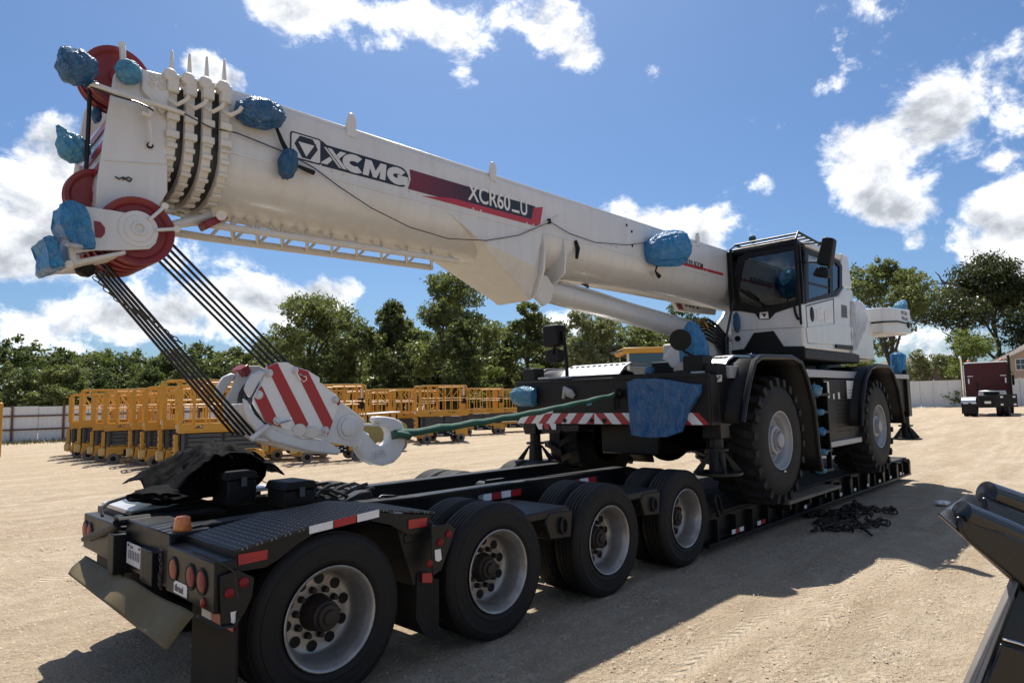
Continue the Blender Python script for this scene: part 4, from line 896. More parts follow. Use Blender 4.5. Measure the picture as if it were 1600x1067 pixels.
# collars of the telescoped sections
for k,(x,hw) in enumerate(((-.345,.46),(-.455,.435),(-.56,.41),(-.665,.385))):
    zt,zb=4.02-.018*k,3.165+.02*k
    col=section(x-.029,x+.029,hw,zt,zb).build('section_collar',creamy,CRN,ang=30,bev=.006)
    P=boom_prof(hw+.012,zt+.005,zb-.01,n=14)
    lug=MB()
    for (y,z),(y2,z2) in zip(P[4:-4],P[5:-3]):
        c=Vector((x,YC+(y+y2)/2,(z+z2)/2)); d=Vector((0,y2-y,z2-z)); L=d.length; d.normalize()
        lug.box(c,(.066,L*.36,.016),(Vector((1,0,0)),d,Vector((1,0,0)).cross(d)))
    for z in (3.58,3.70): lug.bb(x-.04,x+.04,YC-hw-.03,YC-hw+.01,z-.025,z+.025)
    lug.split('guide_lug',creamy,col,bev=.005)
    # upright rope guard, head casting and cable hook
    MB().prism([Vector((x-.016,YC-hw+.03,4.0)),Vector((x+.018,YC-hw+.03,4.0)),Vector((x+.006,YC-hw+.03,4.21-.01*k)),Vector((x-.006,YC-hw+.03,4.21-.01*k))],(0,.02,0)).build('rope_guard',creamy,col,bev=.004)
    MB().bb(x-.045,x+.03,YC-hw-.045,YC-hw+.02,3.86,3.99).cyl((x-.03,YC-hw-.05,3.97),(x-.03,YC-hw+.03,3.97),.045,12).build('head_block',creamy,col,bev=.012,seg=2)
    MB().tube([(x-.03,YC-hw-.03,3.80),(x+.01,YC-hw-.06,3.77),(x+.05,YC-hw-.10,3.80),(x+.065,YC-hw-.11,3.83)],.014,8).build('cable_hook',creamy,col)
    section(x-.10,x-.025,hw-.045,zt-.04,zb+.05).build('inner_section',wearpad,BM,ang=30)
# ---- boom head
HD=MB()
plate_px=[(178,118),(190,100),(212,98),(228,112),(256,150),(262,185),(262,300),(244,330),(205,330),(150,330),(152,285)]
HD.prism(WL(plate_px,Y=.93),(0,.03,0))
hd=HD.build('boom_head',white,CRN,bev=.006)
MB().prism([Vector((p.x,1.64,p.z)) for p in WL(plate_px,Y=.93)],(0,.03,0)).build('head_plate',white,hd,bev=.006)
MB().prism(WL([(150,330),(152,285),(172,180),(180,182),(162,290),(162,330)],Y=.96),(0,.66,0)).build('front_plate',white,hd,bev=.004)
MB().prism(WL([(244,326),(262,300),(258,298),(238,322)],Y=.96),(0,.66,0)).build('rear_plate',white,hd)
MB().prism(WL([(205,112),(235,118),(256,155),(256,330),(150,330),(160,250)],Y=1.25),(0,.1,0)).build('web_plate',creamy,hd)
# red chevrons on the head front
fa,fb=W(171,182,Y=.96),W(151,285,Y=.96)
for k in range(3):
    t0,t1=.02+.34*k,.16+.34*k; f=lambda t_,y:Vector((fa.x+(fb.x-fa.x)*t_-.006,y,fa.z+(fb.z-fa.z)*t_))
    fn=MB(); fn.prism([f(t0+.0,.97),f(t0+.16,1.60),f(t1+.16,1.60),f(t1,.97)],(-.002,0,0)); fn.build('warning_stripe',tapered,hd,smooth=False)
sh_prof=[(-.03,.0),(-.03,.05),(-.012,.055),(-.010,.165),(-.03,.185),(-.035,.213),(-.018,.218),(-.004,.196),(.004,.196),(.018,.218),(.035,.213),(.03,.185),(.010,.165),(.012,.055),(.03,.05),(.03,0)]
def sheave(c,k=1,name='sheave',parent=None,m=None): return MB().lathe(c,(0,1,0),[(a*1.0,r*k) for a,r in sh_prof],40).build(name,m or red,parent,ang=35)
ct=W(181,124,Y=1.1)
for y in (1.08,1.2): sheave(Vector((ct.x,y,ct.z)),.93,parent=hd)
cl=W(217,360,Y=.83)
for y in (.87,.99,1.11,1.23,1.35): sheave(Vector((cl.x+(y-.87)*.0,y,cl.z)),1.0,parent=hd)
cf=W(150,312,Y=1.1)
sheave(Vector((cf.x,1.08,cf.z)),.85,parent=hd)
# lower cheek plates
lp_px=[(131,322),(184,330),(236,340),(245,350),(248,366),(244,380),(234,389),(196,391),(148,391),(116,396),(120,345)]
for y in (.80,1.73):
    pp=[Vector((p.x,y,p.z)) for p in WL(lp_px,Y=.80)]
    cp=MB().prism(pp,(0,.022,0)).build('cheek_plate',white,hd,bev=.004)
    if y<1:
        MB().prism(WL([(147,345),(157,347),(164,356),(164,365),(158,372),(149,371)],Y=.798),(0,-.003,0)).build('opening',red,hd,bev=.001)
        c=W(216,358,Y=.80)
        MB().lathe(c,(0,-1,0),[(0,.115),(.006,.112),(.008,.085),(.014,.08),(.016,.045),(.03,.042),(.03,.03),(.012,.026),(.012,0)],28).build('pin_boss',white,hd,ang=30)
        for a,b in (((232,345),(258,322)),((244,360),(276,358))):
            MB().bar(W(*a,Y=.79),W(*b,Y=.79),.02,.035,(0,1,0)).cyl(W(*b,Y=.80),W(*b,Y=.77),.022,12).build('keeper_arm',white,hd,bev=.003)
MB().prism(WL([(104,366),(110,363),(122,405),(196,391),(198,397),(110,416)],Y=.80),(0,.26,0)).build('nose_frame',creamy,hd,bev=.006)
MB().cyl(W(108,413,Y=.78),W(116,411,Y=1.1),.022,12).build('nose_pin',creamy,hd)
# pin post on top, hook, hanging bits
MB().bar(W(191,72,Y=.95),W(193,104,Y=.95),.03,.04,(0,1,0)).cyl(W(190,70,Y=.93),W(190,70,Y=1.0),.02,10).build('pin_post',white,hd,bev=.004)
MB().prism(WL([(222,108),(230,110),(266,119),(264,170),(254,178),(222,140)],Y=.90),(0,.03,0)).build('lug_plate',white,hd,bev=.004)
for u,v in ((240,121),(254,126),(238,132),(253,136)):
    p=W(u,v,Y=.897); MB().torus(p,(0,1,0),.017,.006,14,6).build('bolt_ring',creamy,hd)
MB().tube([W(138,131,Y=.78),W(180,145,Y=.80),W(215,156,Y=.84),W(250,165,Y=.86),W(288,178,Y=.88)],[.022,.02,.02,.018,.016],10).build('guide_arm',creamy,hd)
MB().tube(WL([(141,136),(180,150),(215,160),(232,168),(240,174)],Y=.775),.006,6).build('cable',hose,hd)
MB().tube(WL([(222,175),(232,182),(238,168)],Y=.86),.02,8).tube(WL([(232,182),(236,205),(237,222),(234,228)],Y=.88),.010,8).build('cable_bracket',creamy,hd)
p=W(234,228,Y=.925); MB().cyl(p,p+Vector((0,-.01,0)),.02,12).build('cable_hole',plastic,hd)
MB().tube([W(180,276,Y=.925)]+WL([(186,280),(193,277),(198,281),(203,284),(206,280),(201,277),(192,281)],Y=.923),.005,6).build('spring_pin',wearpad,hd)
MB().tube(WL([(140,140),(139,180),(133,300)],Y=1.1),.013,8).build('winch_rope',rope,hd)
MB().tube([W(124,260,Y=1.2),W(120,312,Y=1.2)],[.017,.022],10).cyl(W(121,300,Y=1.2),W(121,296,Y=1.2),.032,12).build('lamp_post',creamy,hd)
# vertical slab seam on head plate
MB().bar(W(163,251,Y=.928),W(260,257,Y=.928),.004,.008,(0,1,0)).build('weld_seam',creamy,hd)
# red spring and struts of the stowed jib under the head
MB().prism(WL([(318,347),(352,331),(358,341),(324,358)],Y=1.0),(0,.12,0)).build('rubber_stop',red,BM,bev=.008)
MB().cyl(W(346,337,Y=.96),W(346,337,Y=1.14),.035,14).build('pivot_pin',creamy,BM)
JB=None
def jib():
    global JB
    y0,y1=1.12,1.52
    A=lambda u,v,y:W(u,v,Y=y)
    mb=MB()
    pa=A(360,356,y0); pb=A(715,356+355*.1465,y0)
    mb.tube([A(268,352,1.1),A(305,347,y0),pa,pb],.028,10)
    JB=mb.build('lattice_jib',creamy,CRN)
    MB().tube([A(275,358,1.1),Vector((pa.x-.3,y1,pa.z)),Vector((pa.x,y1,pa.z)),Vector((pb.x,y1,pb.z))],.03,10).build('jib_chord',creamy,JB)
    MB().tube([A(268,352,1.05),A(300,345,1.1),A(330,338,1.1)],.03,10).build('jib_chord',creamy,JB)
    up=MB(); zt=A(520,378,y1).z
    us=[360+ (715-360)*k/9 for k in range(10)]
    lo=[A(u,356+(u-360)*.1465,y0) for u in us]; hi=[Vector((p.x+.12,(y0+y1)/2,p.z+.20)) for p in lo]; lo2=[Vector((p.x,y1,p.z)) for p in lo]
    MB().tube([hi[0]-Vector((.2,0,0)),hi[-1]],.026,10).build('jib_chord',creamy,JB)
    for k in range(9):
        b=MB(); b.tube([lo[k],hi[k]],.013,6).tube([hi[k],lo[k+1]],.013,6).tube([lo2[k],hi[k]],.013,6).tube([hi[k],lo2[k+1]],.013,6).tube([lo[k],lo2[k+1]],.011,6)
        b.split('jib_brace',creamy,JB)
    # rear plate of the stowed jib with red mark and holes
    p=[(1010,468),(1028,470),(1032,478),(1090,487),(1085,478),(1070,470)]
    MB().prism(WL([(1052,470),(1066,473),(1120,481),(1118,492),(1070,487),(1060,485)],Y=1.5),(0,.06,0)).build('jib_plate',creamy,JB,bev=.004)
    MB().prism(WL([(1056,472),(1064,474),(1068,484),(1061,483)],Y=1.495),(0,-.004,0)).build('warning_stripe',red,JB)
    for u in (1072,1078,1083,1090): q_=W(u,477+(u-1072)*.2,Y=1.495); MB().cyl(q_,q_+Vector((0,-.006,0)),.025,10).build('hole',plastic,JB)
jib()
# ---- decals on the boom side (flat print standing 2 mm proud)
def decal(name,px,m,par,off=0.002,Y=YB):
    pts=WL(px,Y=Y-off); return MB().prism(pts,(0,-.0012,0)).build(name,m,par,smooth=False)
def zx(u,v): p=W(u,v,Y=YB); return p.x,p.z
def rrect_pts(x0,x1,z0,z1,r,y):
    P=[]
    for cx,cz,a0 in ((x1-r,z1-r,0),(x0+r,z1-r,90),(x0+r,z0+r,180),(x1-r,z0+r,270)):
        for k in range(6): a=math.radians(a0+18*k); P.append(Vector((cx+r*math.cos(a),y,cz+r*math.sin(a))))
    return P
xa,za=zx(453,204); xb,_=zx(638,260); x1,_=zx(497,215)
zT=za; zB=zx(453,246)[1]
yk=YB-.002
MB().prism(rrect_pts(xa,x1+.03,zB,zT,.025,yk),(0,-.0012,0)).build('logo_plate',decalblack,BM,smooth=False); lg=BM
MB().prism(rrect_pts(xa+.012,x1+.016,zB+.012,zT-.012,.018,yk-.0014),(0,-.0012,0)).build('logo_field',white,lg,smooth=False)
cx,cz=(xa+x1+.03)/2,(zB+zT)/2; ww=(x1-xa)*.42; hh=(zT-zB)*.40
y2=yk-.0029
hexp=[(-1,.15),(-.55,1),(.55,1),(1,.15),(.35,-1),(-.35,-1)]
MB().prism([Vector((cx+a*ww,y2,cz+b*hh)) for a,b in hexp],(0,-.001,0)).build('logo_mark',decalblack,lg,smooth=False)
MB().prism([Vector((cx+a*ww,y2-.0014,cz+b*hh)) for a,b in ((-.68,.42),(.68,.42),(0,-.82))],(0,-.001,0)).build('logo_mark',white,lg,smooth=False)
for s in (-1,1): MB().prism([Vector((cx+s*ww*(.78),y2-.0014,cz+hh*.62)),Vector((cx+s*ww*.86,y2-.0014,cz+hh*.5)),Vector((cx+s*ww*.12,y2-.0014,cz-hh*1.0)),Vector((cx+s*ww*.0,y2-.0014,cz-hh*.95))],(0,-.001,0)).build('logo_mark',decalblack,lg,smooth=False)
zt2=zx(600,247)[1]; zb2=zx(600,288)[1]; zt2=zT-.03; zb2=zB
xe=xb
pts=[Vector((x1+.03,yk,zb2)),Vector((x1+.03,yk,zT-.005)),Vector((x1+.07,yk,zt2))]
hm=(zt2-zb2)/2
for k in range(9): a=math.radians(90-22.5*k); pts.append(Vector((xe-hm+hm*math.cos(a),yk,(zt2+zb2)/2+hm*math.sin(a))))
MB().prism(pts,(0,-.0012,0)).build('logo_plate',decalblack,BM,smooth=False)
yl=yk-.0014
def stroke(name,P,par=lg): MB().prism([Vector((x,yl,z)) for x,z in P],(0,-.001,0)).build(name,white,par,smooth=False)
Hl=zt2-zb2; b0=zb2+.02; t0=zt2-.022; hL=t0-b0
xx=x1+.048
# letters of the maker's name drawn as heavy strokes: X C M G
stroke('logo_letter',[(xx,t0),(xx+.07,t0),(xx+.205,b0),(xx+.135,b0)])
stroke('logo_letter',[(xx-.03,b0),(xx+.03,b0),(xx+.075,b0+hL*.36),(xx+.05,b0+hL*.5)]); stroke('logo_letter',[(xx+.105,b0+hL*.66),(xx+.13,b0+hL*.52),(xx+.20,t0),(xx+.145,t0)])
MB().prism([Vector((x,yl-.0014,z)) for x,z in ((xx+.018,t0),(xx+.028,t0),(xx+.165,b0),(xx+.155,b0))],(0,-.001,0)).build('logo_letter',decalblack,lg,smooth=False)
def arcletter(cx,a0,a1,n=22,rx=.108,tk=.062,bar=False):
    cz=(b0+t0)/2; rz=hL/2+.008; O=[];I=[]
    for k in range(n+1):
        a=math.radians(a0+(a1-a0)*k/n); O.append((cx+rx*math.cos(a),cz+rz*math.sin(a))); I.append((cx+(rx-tk)*math.cos(a),cz+(rz-tk*.9)*math.sin(a)))
    mb=MB(); V=[Vector((x,yl,z)) for x,z in O+I]; m=n+1
    mb.add(V,[(k,k+1,m+k+1,m+k) for k in range(n)]); mb.build('logo_letter',white,lg,smooth=False)
    if bar: stroke('logo_letter',[(cx+.0,cz+.012),(cx+rx,cz+.012),(cx+rx,cz-.035),(cx+.0,cz-.035)]); stroke('logo_letter',[(cx+rx-.05,cz-.035),(cx+rx,cz-.035),(cx+rx-.01,cz-.07),(cx+rx-.06,cz-.06)])
arcletter(xx+.275,48,312)
xm=xx+.352
stroke('logo_letter',[(xm,b0),(xm+.028,t0),(xm+.088,t0),(xm+.126,b0+.42*hL),(xm+.176,t0),(xm+.236,t0),(xm+.222,b0),(xm+.166,b0),(xm+.174,b0+.52*hL),(xm+.135,b0),(xm+.100,b0),(xm+.073,b0+.52*hL),(xm+.056,b0)])
arcletter(xe-.118,40,330,bar=True)
# red band with honeycomb fading to black and the type name
m=bpy.data.materials.new('honeycomb_print'); m.use_nodes=True; t=m.node_tree; t.nodes.clear(); q=NG(t)
p=q.n('ShaderNodeBsdfPrincipled'); o=q.n('ShaderNodeOutputMaterial'); q.l(p.outputs[0],o.inputs[0]); p.inputs['Roughness'].default_value=.3
tc=q.n('ShaderNodeTexCoord'); sx=q.n('ShaderNodeSeparateXYZ'); q.l(tc.outputs['Object'],sx.inputs[0])
xl=q.m('ADD',sx.outputs[0],8)   # world x along the boom
cb=q.n('ShaderNodeCombineXYZ'); q.l(q.m('MULTIPLY',xl,1),cb.inputs[0]); q.l(sx.outputs[2],cb.inputs[1])
br_=q.n('ShaderNodeTexBrick'); q.l(cb.outputs[0],br_.inputs['Vector']); br_.inputs['Scale'].default_value=1; br_.inputs['Brick Width'].default_value=.034; br_.inputs['Row Height'].default_value=.019; br_.inputs['Mortar Size'].default_value=.0028
br_.inputs['Color1'].default_value=(.24,.02,.035,1); br_.inputs['Color2'].default_value=(.24,.02,.035,1); br_.inputs['Mortar'].default_value=(.02,.012,.02,1)
fd=q.m('MULTIPLY_ADD',xl,1/.75,-1.35/.75,clamp=True)
q.l(q.mix(fd,br_.outputs[0],(.012,.013,.02)),p.inputs['Base Color'])
xs,_=zx(637,262); xq,zqb=zx(846,320); zTb=zT-.028; zBb=zB+.0
MB().prism([Vector((xs+.02,yk,zTb)),Vector((xq-.10,yk,zTb)),Vector((xq-.14,yk,zBb)),Vector((xs,yk,zBb)),Vector((xs+.03,yk,(zTb+zBb)/2))],(0,-.0012,0)).build('name_band',m,BM,smooth=False)
MB().prism([Vector((xq-.17,yk-.0003,zBb+.03)),Vector((xq-.13,yk-.0003,zTb-.02)),Vector((xq+.02,yk-.0003,zTb+.02)),Vector((xq-.03,yk-.0003,zBb+.01)),Vector((xq-.09,yk-.0003,zBb-.03)),Vector((xs+.15,yk-.0003,zBb-.03)),Vector((xs+.5,yk-.0003,zBb+.025))],(0,-.0016,0)).build('name_band',decalred,BM,smooth=False)
MB().prism([Vector((xq-.20,yk-.0003,zBb+.03)),Vector((xq-.155,yk-.0003,zTb)),Vector((xq-.40,yk-.0003,zTb)),Vector((xq-.40,yk-.0003,zBb+.03))],(0,-.0019,0)).build('name_band',decalblack,BM,smooth=False)
xn,_=zx(731,300); xn2,_=zx(826,335)
TL=text('type_lettering','XCR60',decalwhite,BM,(xn,yk-.0042,zBb+.055),.225,bold=.003,ext=.0008,sx=.01)
mx_=max(v.co.x for v in TL.data.vertices)-min(v.co.x for v in TL.data.vertices); bpy.data.objects.remove(TL)
text('type_lettering','XCR60',decalwhite,BM,(xn,yk-.0042,zBb+.055),.225,bold=.003,ext=.0008,sx=.01*(zx(797,322)[0]-xn)/mx_)
MB().bb(zx(798,330)[0]+.01,zx(811,335)[0],yk-.005,yk-.0038,zBb+.055,zBb+.08).build('type_lettering',decalwhite,BM,smooth=False)
text('type_lettering','U',decalwhite,BM,(zx(812,330)[0],yk-.0042,zBb+.055),.225,bold=.003,ext=.0008,sx=.72)
# warning strip near the cab
xw,zw=zx(1068,409)
text('warning_lettering','DO NOT STAND UNDER BOOM',decalblack,BM,(zx(1022,395)[0],YB-.003,zx(1070,412)[1]),.105,bold=.001,ext=.0008,sx=.86)
MB().bb(zx(1050,405)[0],zx(1130,430)[0],YB-.0035,YB-.002,zx(1100,421)[1]-.02,zx(1100,421)[1]+.02).build('warning_band',decalred,BM,smooth=False)
# ---- bracket where the lift cylinder meets the boom
def bracket():
    V=[(1.70,.866,3.50),(1.70,1.734,3.50),(2.09,.866,3.31),(2.09,1.734,3.31),(3.0,1.06,2.84),(3.0,1.54,2.84),(2.35,.866,3.36),(2.35,1.734,3.36),(2.86,.866,3.16),(2.86,1.734,3.16),(3.0,.866,3.54),(3.0,1.734,3.54),(3.0,.95,3.10),(3.0,1.65,3.10)]
    mb=MB(); mb.add(V,[(0,6,8,12,10),(1,11,13,9,7),(0,2,6),(1,7,3),(2,4,8,6),(3,7,9,5),(8,4,12),(9,13,5),(2,3,5,4),(0,1,3,2),(10,12,4,5,13,11),(0,10,11,1)])
    return mb.build('cylinder_bracket',white,CRN,smooth=False,bev=.004)
BK=bracket()
for x,w_,zb_ in ((3.0,.03,2.86),(3.34,.03,3.06)):
    MB().prism([Vector((x,.862,3.53)),Vector((x,.845,3.35)),Vector((x,.87,3.14)),Vector((x,1.0,zb_)),Vector((x,1.6,zb_)),Vector((x,1.73,3.14)),Vector((x,1.755,3.35)),Vector((x,1.738,3.53))],(w_,0,0)).build('stiffener_rib',white,BK,bev=.004)
pv=W(856,455,Y=1.05); pv=Vector((3.25,1.3,2.92))
MB().cyl((pv.x+.0,1.02,pv.z+.08),(pv.x+.0,1.58,pv.z+.08),.075,18).build('pivot_pin',creamy,CRN)
MB().prism([Vector((3.02,.98,2.86)),Vector((3.05,.98,3.12)),Vector((3.2,.98,3.12)),Vector((3.30,.98,3.0)),Vector((3.25,.98,2.84)),Vector((3.12,.98,2.78))],(0,.05,0)).build('clevis',creamy,CRN,bev=.01)
# lift cylinder
e0=Vector((3.22,1.3,3.06)); e1=Vector((8.5,1.3,2.62)); dv=(e1-e0).normalized()
LC=MB().tube([e0,e0+dv*.25],.085,24).build('lift_cylinder',creamy,CRN)
MB().tube([e0+dv*.22,e0+dv*.26,e0+dv*.26,e0+dv*5.1],[.125,.135,.135,.135],32).build('barrel',white,LC,ang=50)
MB().torus(e0+dv*.24,dv,.130,.016,28,8).build('gland_ring',wearpad,LC)
sdv=Vector((0,-1,0)); upv=dv.cross(sdv); upv=upv if upv.z>0 else -upv
MB().tube([e0+dv*.55+upv*.15,e0+dv*1.2+upv*.165,e0+dv*2.0+upv*.15,e0+dv*3.2+upv*.165,e0+dv*4.4+upv*.15],.018,8).build('hydraulic_pipe',white,LC)
MB().tube([e0+dv*.5+upv*.18+sdv*.05,e0+dv*.75+upv*.27,e0+dv*1.1+upv*.20],.018,8).build('hydraulic_hose',hose,LC)
# slim cables on the boom flank
MB().tube([W(288,178,Y=.82),W(330,200,Y=.82),W(370,208,Y=.845),W(450,240,Y=.85),W(490,262,Y=.85),W(530,292,Y=.85),W(580,325,Y=.84),W(640,355,Y=.84),W(700,373,Y=.84),W(760,376,Y=.84),W(810,368,Y=.845),W(855,349,Y=.85)],.0045,6).build('slack_cable',hose,BM)
MB().tube([W(860,347,Y=.85),W(890,365,Y=.85),W(930,379,Y=.85),W(980,383,Y=.85),W(1010,379,Y=.85)],.0045,6).build('slack_cable',hose,BM)
MB().bar(W(845,352,Y=.86),W(873,337,Y=.86),.01,.02,(0,1,0)).build('cable_clip',creamy,BM); p=W(858,346,Y=.855); MB().box(p,(.03,.03,.05)).build('cable_clip',plastic,BM)
MB().tube([W(899,376,Y=.86),W(903,388,Y=.85),W(901,404,Y=.85)],[.02,.025,.018],8).build('cable_plug',plastic,BM)
MB().tube([W(1027,414,Y=.80),W(1024,424,Y=.82),W(1030,432,Y=.84)],[.012,.012,.03],8).build('cable_plug',plastic,BM)
MB().tube([W(432,200,Y=.83),W(440,220,Y=.83),W(448,236,Y=.83)],[.012,.016,.02],8).build('cable_plug',plastic,BM)
MB().tube([W(462,258,Y=.83),W(480,266,Y=.83),W(490,270,Y=.84)],[.012,.018,.02],8).build('cable_plug',plastic,BM)
# ---- superstructure behind the cab
SS=MB().bb(6.9,11.2,.55,2.05,2.16,2.34).build('turntable_frame',plastic,CRN,bev=.02,seg=2)
MB().cyl((8.1,1.3,2.0),(8.1,1.3,2.16),.75,40).build('slewing_ring',frameblack,SS)
for y in (.80,1.76): MB().prism([Vector((7.3,y,2.34)),Vector((8.0,y,2.62)),Vector((8.9,y,3.2)),Vector((9.6,y,4.0)),Vector((10.2,y,4.0)),Vector((10.9,y,3.1)),Vector((11.2,y,2.34))],(0,.05,0)).build('side_plate',white,SS,bev=.008)
MB().bb(6.75,7.35,.86,1.74,2.34,2.60).build('pivot_block',creamy,SS,bev=.03,seg=2)
MB().bb(9.5,10.9,-.12,.75,2.36,3.05).build('engine_hood',white,SS,bev=.05,seg=3)
MB().prism(WL([(1335,505),(1358,496),(1358,520),(1340,558),(1334,562)],Y=-.16),(0,.12,0)).build('side_wedge',white,SS,bev=.01)
CW=MB().prism([Vector((11.05,.25,2.86)),Vector((11.05,-.25,2.86)),Vector((11.45,-.38,2.86)),Vector((12.45,-.38,2.92)),Vector((12.75,-.1,2.92)),Vector((12.75,2.7,2.92)),Vector((12.45,2.98,2.92)),Vector((11.45,2.98,2.86)),Vector((11.05,2.85,2.86))],(0,0,.47)).build('counterweight',white,SS,bev=.02,seg=2)
MB().tube([(11.04,.3,3.06),(11.04,-.26,3.06),(11.44,-.392,3.085),(12.46,-.392,3.10),(12.76,-.12,3.10)],.016,6).build('seam_groove',plastic,CW)
MB().cyl((12.2,-.385,3.07),(12.2,-.41,3.07),.06,16).build('plug',plastic,CW)
text('counterweight_lettering','KEEP CLEAR',inkgrey,CW,(11.78,-.384,3.25),.10,ext=.0008,sx=.8); text('counterweight_lettering','SWING AREA',inkgrey,CW,(11.8,-.384,3.15),.09,ext=.0008,sx=.8)
# hoses and valve block beside the cab foot
hh=MB()
for k in range(6):
    a=W(1095-2*k,502+5*k,Y=.9+.06*k); b=W(1120,508+6*k,Y=.8); c=W(1137,528+5*k,Y=.75); hh.tube([a,(a+b)/2+Vector((0,0,.05)),b,c,c+Vector((.1,.1,-.2))],.022,7)
hh.split('hydraulic_hose',hose,SS)
MB().tube(WL([(1090,505),(1096,500),(1100,505),(1104,512)],Y=.85),.035,8).build('fitting',brass,SS)
MB().tube(WL([(1150,575),(1136,560),(1134,530),(1140,500),(1146,470)],Y=.72),.018,7).build('hydraulic_hose',hose,SS)
# ---- cab
XF=7.28; YL=-.2; YR=.87
def WF(L,dx=0): return WL(L,X=XF+dx)
def WS(L,dy=0): return WL(L,Y=YL+dy)
CAB=MB()
low=[Vector((XF,0,2.42)),Vector((XF,0,3.06)),Vector((8.9,0,3.33)),Vector((9.15,0,3.48)),Vector((9.62,0,3.5)),Vector((9.62,0,2.42))]
CAB.prism([Vector((v.x,YL,v.z)) for v in low],(0,YR-YL,0))
CAB=CAB.build('cab',white,CRN,bev=.03,seg=3)
cabk=MB().bb(XF-.03,9.66,YL-.02,YR+.01,2.27,2.42).build('cab_skirt',plastic,CAB,bev=.02,seg=2)
# roof and pillars
MB().bb(XF+.02,XF+.35,YL+.02,YR-.02,3.90,3.985).build('roof_front',plastic,CAB,bev=.02)
MB().prism([Vector((XF+.30,YL+.02,3.93)),Vector((XF+.30,YL+.02,4.0)),Vector((7.8,YL+.02,4.03)),Vector((9.2,YL+.02,4.06)),Vector((9.45,YL+.02,4.0)),Vector((9.4,YL+.02,3.95))],(0,YR-YL-.04,0)).build('roof',white,CAB,bev=.04,seg=3)
MB().prism([Vector((9.1,YL+.004,3.52)),Vector((9.615,YL+.004,3.52)),Vector((9.50,YL+.004,4.06)),Vector((9.2,YL+.004,4.06)),Vector((9.12,YL+.004,3.7))],(0,.06,0)).prism([Vector((9.1,YR-.064,3.52)),Vector((9.615,YR-.064,3.52)),Vector((9.50,YR-.06,4.06)),Vector((9.2,YR-.06,4.06)),Vector((9.12,YR-.06,3.5))],(0,.06,0)).split('rear_pillar',white,CAB,bev=.02,seg=2)
MB().bb(9.46,9.50,YL+.1,YR-.1,3.35,3.95).build('rear_window',cabglass,CAB)
# windscreen: black surround with a pane in it
out=[(1144,484),(1143,458),(1153,402),(1165,396),(1249,381),(1254,440),(1255,474),(1247,477),(1211,489),(1202,499),(1186,499),(1180,490)]
inn=[(1155,472),(1153,455),(1162,408),(1170,403),(1240,391),(1244,440),(1243,468),(1236,470),(1208,478),(1198,480),(1188,480),(1180,478)]
O=WF(out,-.012); I=WF(inn,-.012); n=len(O); mb=MB(); th=Vector((.03,0,0))
vs=O+I+[p+th for p in O]+[p+th for p in I]
fs=[]
for i in range(n):
    j=(i+1)%n; fs+=[(i,j,n+j,n+i),(2*n+i,3*n+i,3*n+j,2*n+j),(i,2*n+i,2*n+j,j),(n+i,n+j,3*n+j,3*n+i)]
ws=mb.add(vs,fs).build('windscreen_frame',plastic,CRN,smooth=False)
MB().prism(WF([(1152,474),(1151,455),(1160,405),(1168,401),(1242,389),(1246,440),(1246,470),(1236,472),(1180,480)],.004),(.006,0,0)).build('pane',cabglass,ws,smooth=False)
bd=MB().prism(WF([(1187,498),(1201,498),(1200,487),(1187,488)],-.016),(-.004,0,0)).build('badge',chrome,ws,bev=.002)
MB().prism(WF([(1190,490),(1198,490),(1194,496)],-.0215),(-.002,0,0)).build('badge_mark',decalblack,ws)
MB().tube(WF([(1155,452),(1168,462),(1190,475),(1192,480)],-.03),.014,7).tube(WF([(1165,455),(1182,468)],-.035),.02,6).build('wiper',plastic,ws)
# front white apron with black chin
MB().prism(WF([(1163,545),(1178,520),(1209,517),(1225,541),(1258,541),(1258,556),(1140,556),(1140,548)],-.006),(-.012,0,0)).build('chin_panel',plastic,CAB,bev=.006)
for (u,v,r) in ((1153,529,5.2),): 
    c=W(u,v,X=XF-.006); MB().lathe(c,(-1,0,0),[(0,.042),(.02,.042),(.024,.034),(.018,.01),(.018,0)],20).build('lamp_socket',plastic,CAB)
MB().tube(WF([(1240,476),(1243,490),(1246,497),(1249,499)],-.02),.018,8).build('mirror_stay',plastic,CAB)
MB().bar(*WF([(1142,517),(1256,511)],-.004),.004,.006,(1,0,0)).build('panel_gap',liftgrey,CAB)
# side: black window band, panes, door
O=WS([(1258,393),(1262,389),(1311,407),(1316,416),(1316,451),(1310,460),(1259,474)],-.012)
sf=MB()
def ringframe(O,I,th):
    n=len(O); vs=O+I+[p+th for p in O]+[p+th for p in I]; fs=[]
    for i in range(n):
        j=(i+1)%n; fs+=[(i,j,n+j,n+i),(2*n+i,3*n+i,3*n+j,2*n+j),(i,2*n+i,2*n+j,j),(n+i,n+j,3*n+j,3*n+i)]
    return MB().add(vs,fs)
I=WS([(1263,399),(1265,397),(1307,411),(1312,418),(1312,449),(1306,455),(1264,468)],-.012)
sf=ringframe(O,I,Vector((0,.03,0))).build('side_window_frame',plastic,CRN,smooth=False)
MB().prism(WS([(1296,408),(1301,409),(1302,459),(1297,460)],-.010),(0,.02,0)).build('window_post',plastic,sf)
MB().prism(WS([(1262,397),(1298,408),(1298,460),(1262,470)],.004),(0,.006,0)).build('pane',cabglass,sf,smooth=False)
MB().prism(WS([(1300,409),(1308,410),(1313,418),(1313,449),(1307,456),(1300,459)],.004),(0,.006,0)).build('pane',cabglass,sf,smooth=False)
MB().prism(WS([(1264,440),(1264,444),(1296,452),(1296,448)],.0),(0,.01,0)).build('grab_bar',plastic,sf)
MB().prism(WS([(1256,390),(1262,388),(1262,474),(1256,476)],-.006),(0,.05,0)).build('front_pillar',plastic,CAB,bev=.006)
MB().bb(XF-.005,XF+.07,YR-.08,YR,3.06,3.98).build('front_pillar',plastic,CAB,bev=.01)
